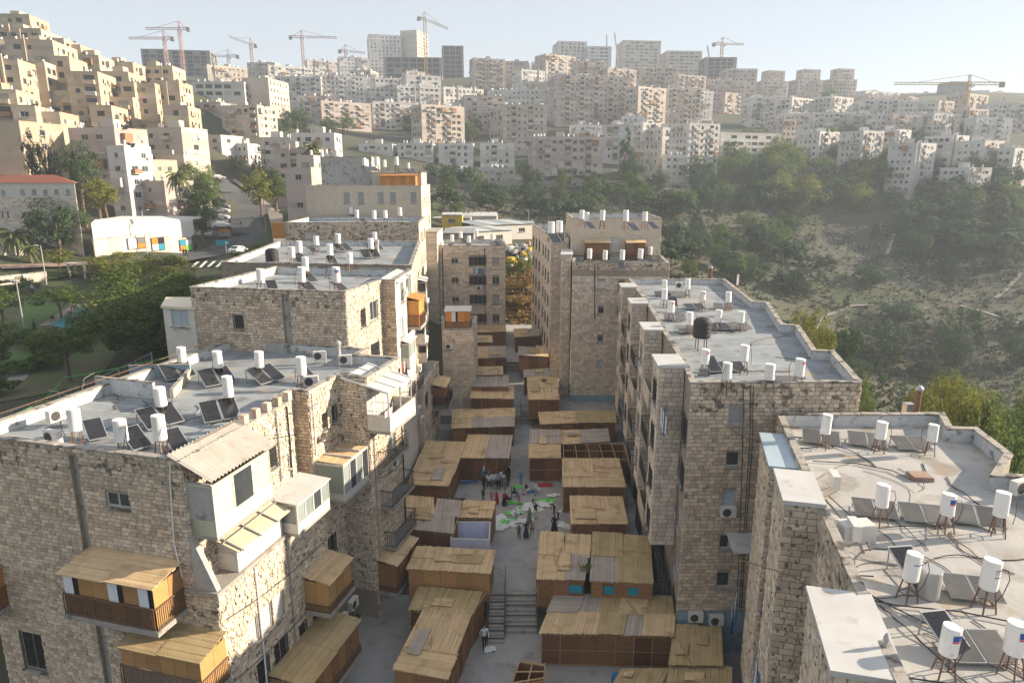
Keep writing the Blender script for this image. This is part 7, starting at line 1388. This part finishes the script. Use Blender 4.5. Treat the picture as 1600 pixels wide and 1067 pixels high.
fence('lane_fence', 'grey metal fence with pale posts on the park edge of the lane', [Vector((-39.2, 40, 0)), Vector((-37, 56, 0)), Vector((-36, 66, 0))], 1.3, 'steel', dz=1.0)
a2_, b2_ = ghit(-5, 400), ghit(40, 402); longwall('boundary_wall', 'white boundary wall behind the fan palm', 'wall', a2_, b2_, 3.0, 'plaster')
a2_, b2_ = ghit(0, 448), ghit(75, 440); longwall('park_wall', 'low pale wall at the top of the park', 'wall', a2_, b2_, 1.4, 'stone_pale', capm='coping')
p = ghit(122, 436); t = thing('stone_gateway', 'small square stone gateway at the edge of the red pavement', 'gateway', p)
for (x, y) in ((-1.3, 0), (1.3, 0), (-1.3, 1.6), (1.3, 1.6)): g = MB(); g.box(x, y, 1.1, .3, .3, 2.4); link('pillar', g.mesh('gp', 'plaster_beige'), t)
g = MB(); g.box(0, .8, 2.4, 3.1, 2.1, .22); link('lintel', g.mesh('gl', 'plaster_beige'), t)
def lamp(px, py, hpx, label, arm=.9, Y=None, grp=None):
    p = ghit(px, py) if Y is None else Vector((*atY(px, py, Y).xy, tz([atY(px, py, Y).x], [Y]))); h = hpx * proj(p)[2] / F; t = thing('street_lamp', label, 'lamp', p, 0, grp); g = MB(); g.tube([(0, 0, -.2), (0, 0, h)], [.09, .06], 8); link('pole', g.mesh('lp', 'steel'), t); g = MB(); g.tube([(0, 0, h), (arm * .5, 0, h + .15), (arm, 0, h + .1)], .04, 6); link('arm', g.mesh('la', 'steel'), t); g = MB(); g.box(arm + .15, 0, h + .08, .55, .22, .12); link('lamp_head', g.mesh('lh', 'white'), t)
lamp(73, 445, 60, 'twin park lamp beside the low park wall', -1); lamp(38, 515, 75, 'park lamp on the lawn', -.6); lamp(230, 398, 66, 'tall lamp in front of the poster wall'); lamp(418, 388, 26, 'white lamp post on the bend of the road', -2.2, 150); lamp(826, 362, 34, 'lamp post on the valley edge behind the sheds', -.4, 185); lamp(721, 345, 18, 'thin lamp post among the sheds', .3, 190)
# playground swing frame and pram
p = ghit(132, 500); t = thing('swing_frame', 'red swing frame on the turquoise play surface', 'swing', p); 
for x in (-1.5, 1.5):
    for y in (-.8, .8): g = MB(); g.bar((x, y, -.1), (x * .9, 0, 2.4), .09); link('leg', g.mesh('sl', 'red'), t)
g = MB(); g.bar((-1.4, 0, 2.4), (1.4, 0, 2.4), .09); link('top_bar', g.mesh('st', 'red'), t)
for x in (-.5, .5): g = MB(); g.box(x, 0, .5, .45, .18, .04); g.bar((x - .2, 0, .5), (x - .2, 0, 2.4), .02); g.bar((x + .2, 0, .5), (x + .2, 0, 2.4), .02); link('swing_seat', g.mesh('ss', 'black'), t)
def gperson(px, py, h, *a, **k): q = ghit(px, py); person(0, 0, 0, h, *a, hit=q + Vector((0, 0, .25)), **k)
gperson(52, 465, 1.7, 'stand', 'whitec', 'black', 'person in white shirt by the park wall'); gperson(137, 494, 1.7, 'stand', 'whitec', 'black', 'person in white shirt at the swing frame'); gperson(377, 358, 1.7, 'walk', 'black', 'black', 'person in black crossing the road', skirt='black'); gperson(288, 404, 1.7, 'walk', 'black', 'black', 'first of two people in black walking past the posters'); gperson(292, 404, 1.7, 'walk', 'black', 'black', 'second of two people in black walking past the posters'); gperson(307, 393, 1.7, 'stand', 'black', 'black', 'person in a black coat at the foot of the steps', skirt='black'); gperson(357, 390, 1.7, 'walk', 'blue', 'black', 'person in blue at the blue sign'); gperson(390, 316, 1.7, 'stand', 'black', 'black', 'person in black on the upper pavement')
p = ghit(83, 505); t = thing('pram', 'black pram parked on the park path', 'pram', p, .5); g = MB(); g.box(0, 0, .62, .4, .75, .28); link('carrycot', g.mesh('pc', 'black'), t); g = MB(); g.bar((0, .35, .7), (0, .7, 1.05), .04); link('handle', g.mesh('ph', 'black'), t)
for x in (-.22, .22):
    for y in (-.3, .3): g = MB(); g.tube([(x, y, .15), (x + .03, y, .15)], .15, 10); link('wheel', g.mesh('pw', 'black'), t)
p = ghit(354, 398); t = thing('blue_sign', 'blue rectangular road sign on a white post', 'sign', p + Vector((0, 0, .2)), .1); g = MB(); g.box(0, 0, 1.2, .08, .08, 2.4); link('post', g.mesh('bp', 'white'), t); g = MB(); g.box(-.6, -.06, 2.2, 2.4, .05, 1.0); link('panel', g.mesh('bpn', 'cyan'), t); g = MB(); g.box(.2, -.1, 2.15, .5, .02, .35); link('symbol', g.mesh('bs', 'white'), t)
p = ghit(352, 372); t = thing('orange_barrier', 'orange topped barrier by the parked cars', 'barrier', p + Vector((0, 0, .2))); g = MB(); g.box(0, 0, .5, 3, .5, 1.0); link('block', g.mesh('ob', 'concrete'), t); g = MB(); g.box(0, 0, 1.3, 2.2, .6, .6); link('board', g.mesh('obb', 'orangec'), t)
# parked cars
def car_proto(m):
    t = thing('parked_car', None, None); b = MB(); prof = [(-2.15, .35), (-2.2, .75), (-2.1, .98), (-1.6, 1.05), (-1.0, 1.48), (.45, 1.5), (1.2, 1.02), (2.05, .85), (2.18, .6), (2.15, .33)]; n = len(prof)
    def ring(y, k): return [(x, y * (1 if z < 1.06 else k), z) for x, z in prof]
    v0, v1 = ring(-.86, .80), ring(.86, .80); b.v = v0 + v1; b.f = [tuple(range(n)), tuple(range(2 * n - 1, n - 1, -1))] + [(i, n + i, n + (i + 1) % n, (i + 1) % n) for i in range(n)]; b.m = [0] * len(b.f); link('body', b.mesh('car_body', m), t)
    for (nm, q) in (('windscreen', [(1.17, -.66, 1.06), (1.17, .66, 1.06), (.5, .62, 1.48), (.5, -.62, 1.48)]), ('rear_window', [(-1.56, .66, 1.08), (-1.56, -.66, 1.08), (-1.05, -.62, 1.46), (-1.05, .62, 1.46)])): g = MB(); e = Vector((.02 if nm == 'windscreen' else -.02, 0, .02)); g.face([Vector(p) + e for p in q]); link(nm, g.mesh('cw', 'glass'), t)
    for s_ in (-1, 1): g = MB(); g.face([(-1.4, s_ * .83, 1.07), (.95, s_ * .83, 1.07), (.4, s_ * .70, 1.45), (-.95, s_ * .70, 1.45)]); link('side_window', g.mesh('csw', 'glass'), t)
    for x in (-1.35, 1.35):
        for s_ in (-1, 1): g = MB(); g.tube([(x, s_ * .72, .32), (x, s_ * .89, .32)], .32, 14); w_ = link('wheel', g.mesh('cwh', 'black'), t); g = MB(); g.tube([(x, s_ * .885, .32), (x, s_ * .90, .32)], .19, 10); link('rim', g.mesh('cr', 'steel'), w_)
    for s_ in (-1, 1): g = MB(); g.box(2.12, s_ * .6, .72, .08, .3, .14); link('headlight', g.mesh('chl', 'whitec'), t); g = MB(); g.box(-2.14, s_ * .65, .82, .08, .22, .16); link('tail_light', g.mesh('ctl', 'red'), t)
    return t
CW = car_proto('white'); CG = car_proto('grey'); nu = [0, 0]
for (px, py, rz, lb, w_) in [(348, 358, .1, 'white parked car nearest the orange barrier', 0), (345, 346, .1, 'white parked car second from the orange barrier', 0), (346, 336, .1, 'white parked car third from the orange barrier', 0), (346, 328, .1, 'dark parked car at the uphill end of the bay', 1), (342, 320, .1, 'second dark parked car at the uphill end of the bay', 1), (373, 399, 1.4, 'white car on the road at the bend by the green tree', 0), (165, 382, .1, 'white parked car behind the shed yard', 0), (342, 282, .4, 'white car at the far head of the road', 0)]:
    p = ghit(px, py); proto = (CW, CG)[w_]; o = place(proto, nu[w_], (p.x, p.y, p.z + .26), rz, 1.0, lb, 'cars parked along the road', 'car'); nu[w_] += 1
# ---------------------------------------------------------------- sheds behind the passage
def shed(px0, px1, py, Y_, dep, h, wallm, roofm, label, yaw=0, slope=.4, cols=None):
    a, b = atY(px0, py, Y_), atY(px1, py, Y_ + yaw); g0 = min(tz([a.x, b.x, a.x, b.x], [a.y, b.y, a.y + dep, b.y + dep])); zt = (a.z + b.z) / 2; pl = [a.xy, b.xy, b.xy + Vector((0, dep)), a.xy + Vector((0, dep))]; B = Bld('shed', label, 'shed', pl, g0 - 1, zt)
    k = B.edge(pl[0], pl[1]); n = int(B.fr[k].L / 5)
    for i in range(n): B.winuz(k, 2.5 + i * 5, zt - 1.3, 1.8, 1.0, 'dark')
    B.finish(wallm=wallm, par=0, roofm=roofm); f = B.fr[k]; n = max(3, int(f.L / 2.2))
    for i in range(n): g = MB(); g.pbox(f.p(f.L * i / n, zt + .2 + .0, .4), f.u * (f.L / n * .97), -f.n * (dep + .6) + Vector((0, 0, slope)), (0, 0, .06)); g.build('roof_sheet', roofm if not cols else cols[i % len(cols)], B.root)
    return B
shed(676, 735, 342, 178, 14, 3, 'plaster_grey', 'tin', 'grey roofed shed with a yellow-green fascia', cols=['tin', 'roof_grey']); shed(690, 722, 337, 172, 3, 3, 'yellow', 'tin', 'yellow-green container by the grey roofed shed'); shed(722, 776, 339, 184, 12, 3, 'plaster_beige', 'tin', 'beige low building with a light roof among the sheds')
shed(745, 835, 352, 165, 12, 3, 'plaster', 'roof_grey', 'blue-grey roofed shed with coloured fascia panels', yaw=8, cols=['glass_bl', 'roof_grey', 'tin']); shed(735, 800, 362, 150, 9, 3, 'plaster', 'tin', 'pale broken-roofed shed with green and blue edging', yaw=6, cols=['tin', 'tin', 'roof_grey'])
shed(690, 740, 366, 146, 10, 3, 'concrete', 'roof_grey', 'flat grey concrete roof behind the end block', cols=['roof_grey', 'concrete'])
r = random.Random(4)
for k in range(40):
    p = ghit(r.uniform(790, 840), r.uniform(378, 402)) if k % 2 else atY(r.uniform(788, 838), r.uniform(374, 392), 140 + r.uniform(-6, 6)); p.z = tz([p.x], [p.y]) + .2; b = MB(); s_ = r.uniform(.4, 1.1); b.box(0, 0, s_ * .4, s_ * 1.3, s_, s_ * .8); b.box(.1, .05, s_ * .85, s_ * .9, s_ * .7, s_ * .3); o = b.build('scrap_crate', r.choice(['yellow', 'tan', 'whitec', 'steel', 'yellow', 'concrete'])); o.location = p; o.rotation_euler = (r.uniform(-.2, .2), r.uniform(-.2, .2), r.uniform(0, 3)); tag(o, 'crate of scrap heaped in the yard behind the passage', 'crate', 'scrap heaped in the yard')
# retaining wall above the far slope
a, b_ = ghit(1420, 300), ghit(1600, 312)
if a and b_: longwall('retaining_wall', 'long pale retaining wall above the far valley slope', 'wall', a, b_, 3.2, 'plaster', .5, panels=14)
a, b_ = ghit(1040, 290), ghit(1190, 287)
if a and b_: longwall('retaining_wall', 'low pale wall along the terrace above the rocky slope', 'wall', a, b_, 1.3, 'rock', .5, panels=12)
a, b_ = atY(680, 291, 288), atY(830, 293, 284); a.z = tz([a.x], [a.y]); b_.z = tz([b_.x], [b_.y]); longwall('retaining_wall', 'grey retaining wall under the low white terrace', 'wall', a, b_, 2.5, 'concrete', .5, panels=10)
# football goal in the clearing
p = ghit(1215, 287); t = thing('goal_frame', 'white goal frame in the clearing in the wood', 'goal', p); g = MB()
for x in (-3, 3): g.bar((x, 0, 0), (x, 0, 2.4), .15)
g.bar((-3, 0, 2.4), (3, 0, 2.4), .15); link('frame', g.mesh('gf', 'white'), t); g = MB(); g.bar((-3, 0, 2.4), (-3, 1.4, 0), .06); g.bar((3, 0, 2.4), (3, 1.4, 0), .06); link('stay', g.mesh('gs', 'white'), t)
# clutter on the penthouse terraces
for (px, py, z_, sx, sy, sz, m_, lb) in [(548, 262, 26.5, 2.6, 1.6, 2.2, 'white', 'white roof cabin against the grey penthouse'), (561, 283, 26.5, 3.4, 2.0, 2.0, 'glass_bl', 'pale blue shed on the penthouse terrace'), (590, 285, 26.5, 3.6, 1.6, 2.0, 'shutter', 'glazed white box on the penthouse terrace'), (520, 286, 26.5, 2.6, 1.2, .9, 'pglass', 'black tub on the penthouse terrace')]: slab('roof_cabin', lb, 'cabin', px, py, z_, sx, sy, sz, m_)
roof_tanks([(504, 268), (518, 268), (532, 268)], 26.5, 'in front of the grey penthouse wall', 'water tanks by the grey penthouse', R(40), 1, 0)
# ---------------------------------------------------------------- tower cranes
def crane(px, pyt, pyb, D, jl, jr, m, label, tilt=0.0, luff=None, rz=0.0):
    """mast pixel column, top and bottom rows, jib ends in pixels to each side"""
    top, bot = atY(px, pyt, D), atY(px, pyb, D); k = proj(top)[2] / F; h = top.z - bot.z; t = thing('tower_crane', label, 'crane', bot, rz); w_ = 1.6
    def lattice(a, b, w, n, name):
        g = MB(); a, b = Vector(a), Vector(b); d = (b - a).normalized(); s1 = d.cross(Vector((0, 1, 0))).normalized() * w / 2; s2 = Vector((0, 1, 0)) * w / 2; L_ = [(s1 + s2), (s1 - s2), (-s1 - s2), (-s1 + s2)]
        for q in L_: g.bar(a + q, b + q, w * .16)
        for i in range(n):
            p, q = a.lerp(b, i / n), a.lerp(b, (i + 1) / n)
            for j in range(4): g.bar(p + L_[j], q + L_[(j + 1) % 4], w * .10)
        link(name, g.mesh(name, m), t)
    lattice((0, 0, -14), (0, 0, h), w_ * 1.15, max(6, int(h / 2.5) + 5), 'mast')
    for (L_, nm) in ((jl, 'jib' if abs(jl) > abs(jr) else 'counter_jib'), (jr, 'jib' if abs(jr) >= abs(jl) else 'counter_jib')):
        e = Vector((L_ * k, 0, h + (tilt * abs(L_) * k if nm == 'jib' else -tilt * abs(L_) * k * .4))); lattice((0, 0, h), e, w_ * (.8 if nm == 'jib' else 1.0), max(4, int(abs(L_ * k) / 2.5)), nm)
        if nm == 'counter_jib': g = MB(); g.box(e.x * .93, 0, e.z - .8, 2.4, 1.8, 2.6); link('counterweight', g.mesh('cwt', 'grey'), t)
        g = MB(); g.bar((0, 0, h + 5), e * .75 + Vector((0, 0, h * .25 + .3)), .22); link('tie_rod', g.mesh('tr', m), t)
    lattice((0, 0, h), (0, 0, h + 5), w_ * .7, 2, 'apex'); g = MB(); g.box(1.5, -1.2, h - 1.2, 1.6, 1.6, 2.0); link('cab', g.mesh('cab', 'whitec'), t)
M['cr_red'] = mat('crane_red_white', (.40, .17, .15), (.50, .36, .33), .3, .7); M['cr_yel'] = mat('crane_yellow', (.50, .33, .10), (.45, .28, .09), .3, .7); M['cr_wht'] = mat('crane_pale', (.45, .43, .40), (.40, .36, .33), .3, .7)
crane(284, 45, 82, 530, -53, 15, 'cr_red', 'red and white crane behind the scaffolded tower'); crane(261, 60, 100, 520, -56, 14, 'cr_red', 'red and white crane in front of the scaffolded tower'); crane(358, 88, 105, 600, -35, 16, 'cr_wht', 'pale crane low behind the institutional wing'); crane(394, 70, 96, 600, -33, 8, 'cr_red', 'reddish crane with a raised jib on the left skyline', .35); crane(474, 58, 96, 600, -19, 55, 'cr_red', 'pale red crane with a long right jib', -.02)
crane(541, 80, 96, 600, -10, 30, 'cr_red', 'small reddish crane beside the ribbed tower', -.1); crane(666, 30, 118, 560, -10, 36, 'cr_yel', 'yellow crane with a drooping jib above the concrete frame', -.4); crane(1127, 69, 92, 590, -14, 34, 'cr_yel', 'yellow crane over the stepped unfinished block', -.02); crane(1503, 131, 205, 430, -117, 56, 'cr_yel', 'long-jibbed yellow crane among the white hillside rows', 0)
for k, (px, y0_, y1_) in enumerate([(960, 52, 95), (948, 55, 90)]):
    a, b_ = atY(px, y0_, 640), atY(px + 6 - k * 6, y1_, 640); g = MB(); g.bar(b_, a, .9); tag(g.build('crane_boom', 'cr_wht'), 'thin raised crane boom beside the white glass-fronted tower', 'crane', 'raised booms on the skyline')
a, b_ = atY(1105, 72, 600), atY(1110, 100, 600); g = MB(); g.bar(b_, a, .9); tag(g.build('crane_boom', 'cr_wht'), 'thin raised crane boom beside the stepped unfinished block', 'crane')
# ---------------------------------------------------------------- haze over the valley and town
hz = MB(); hz.box(0, 950, 60, 5400, 3600, 200); o = hz.build('haze', []) if False else None
hm = bpy.data.materials.new('haze'); hm.use_nodes = True; t = hm.node_tree; t.nodes.remove(t.nodes['Principled BSDF']); pv = t.nodes.new('ShaderNodeVolumePrincipled'); pv.inputs['Color'].default_value = (.76, .87, 1.0, 1); pv.inputs['Density'].default_value = 0.00044; pv.inputs['Anisotropy'].default_value = .12; t.links.new(pv.outputs[0], t.nodes['Material Output'].inputs['Volume'])
allz = [v[2] for v in tv]; zlo = min(allz) - 1; zhi = 165; hz = MB(); hz.box(0, 950, (zlo + zhi) / 2, 5200, 3500, zhi - zlo); o = hz.build('haze', [hm]); o['kind'] = 'stuff'; o['label'] = 'pale haze over the valley and the town'
def drop(o):
    for c_ in list(o.children): drop(c_)
    bpy.data.objects.remove(o)
for nm in [k.name for k in bpy.data.objects if k.parent is None and k.type == 'EMPTY' and 'label' not in k.keys()]: drop(bpy.data.objects[nm])     # prototypes that were never placed
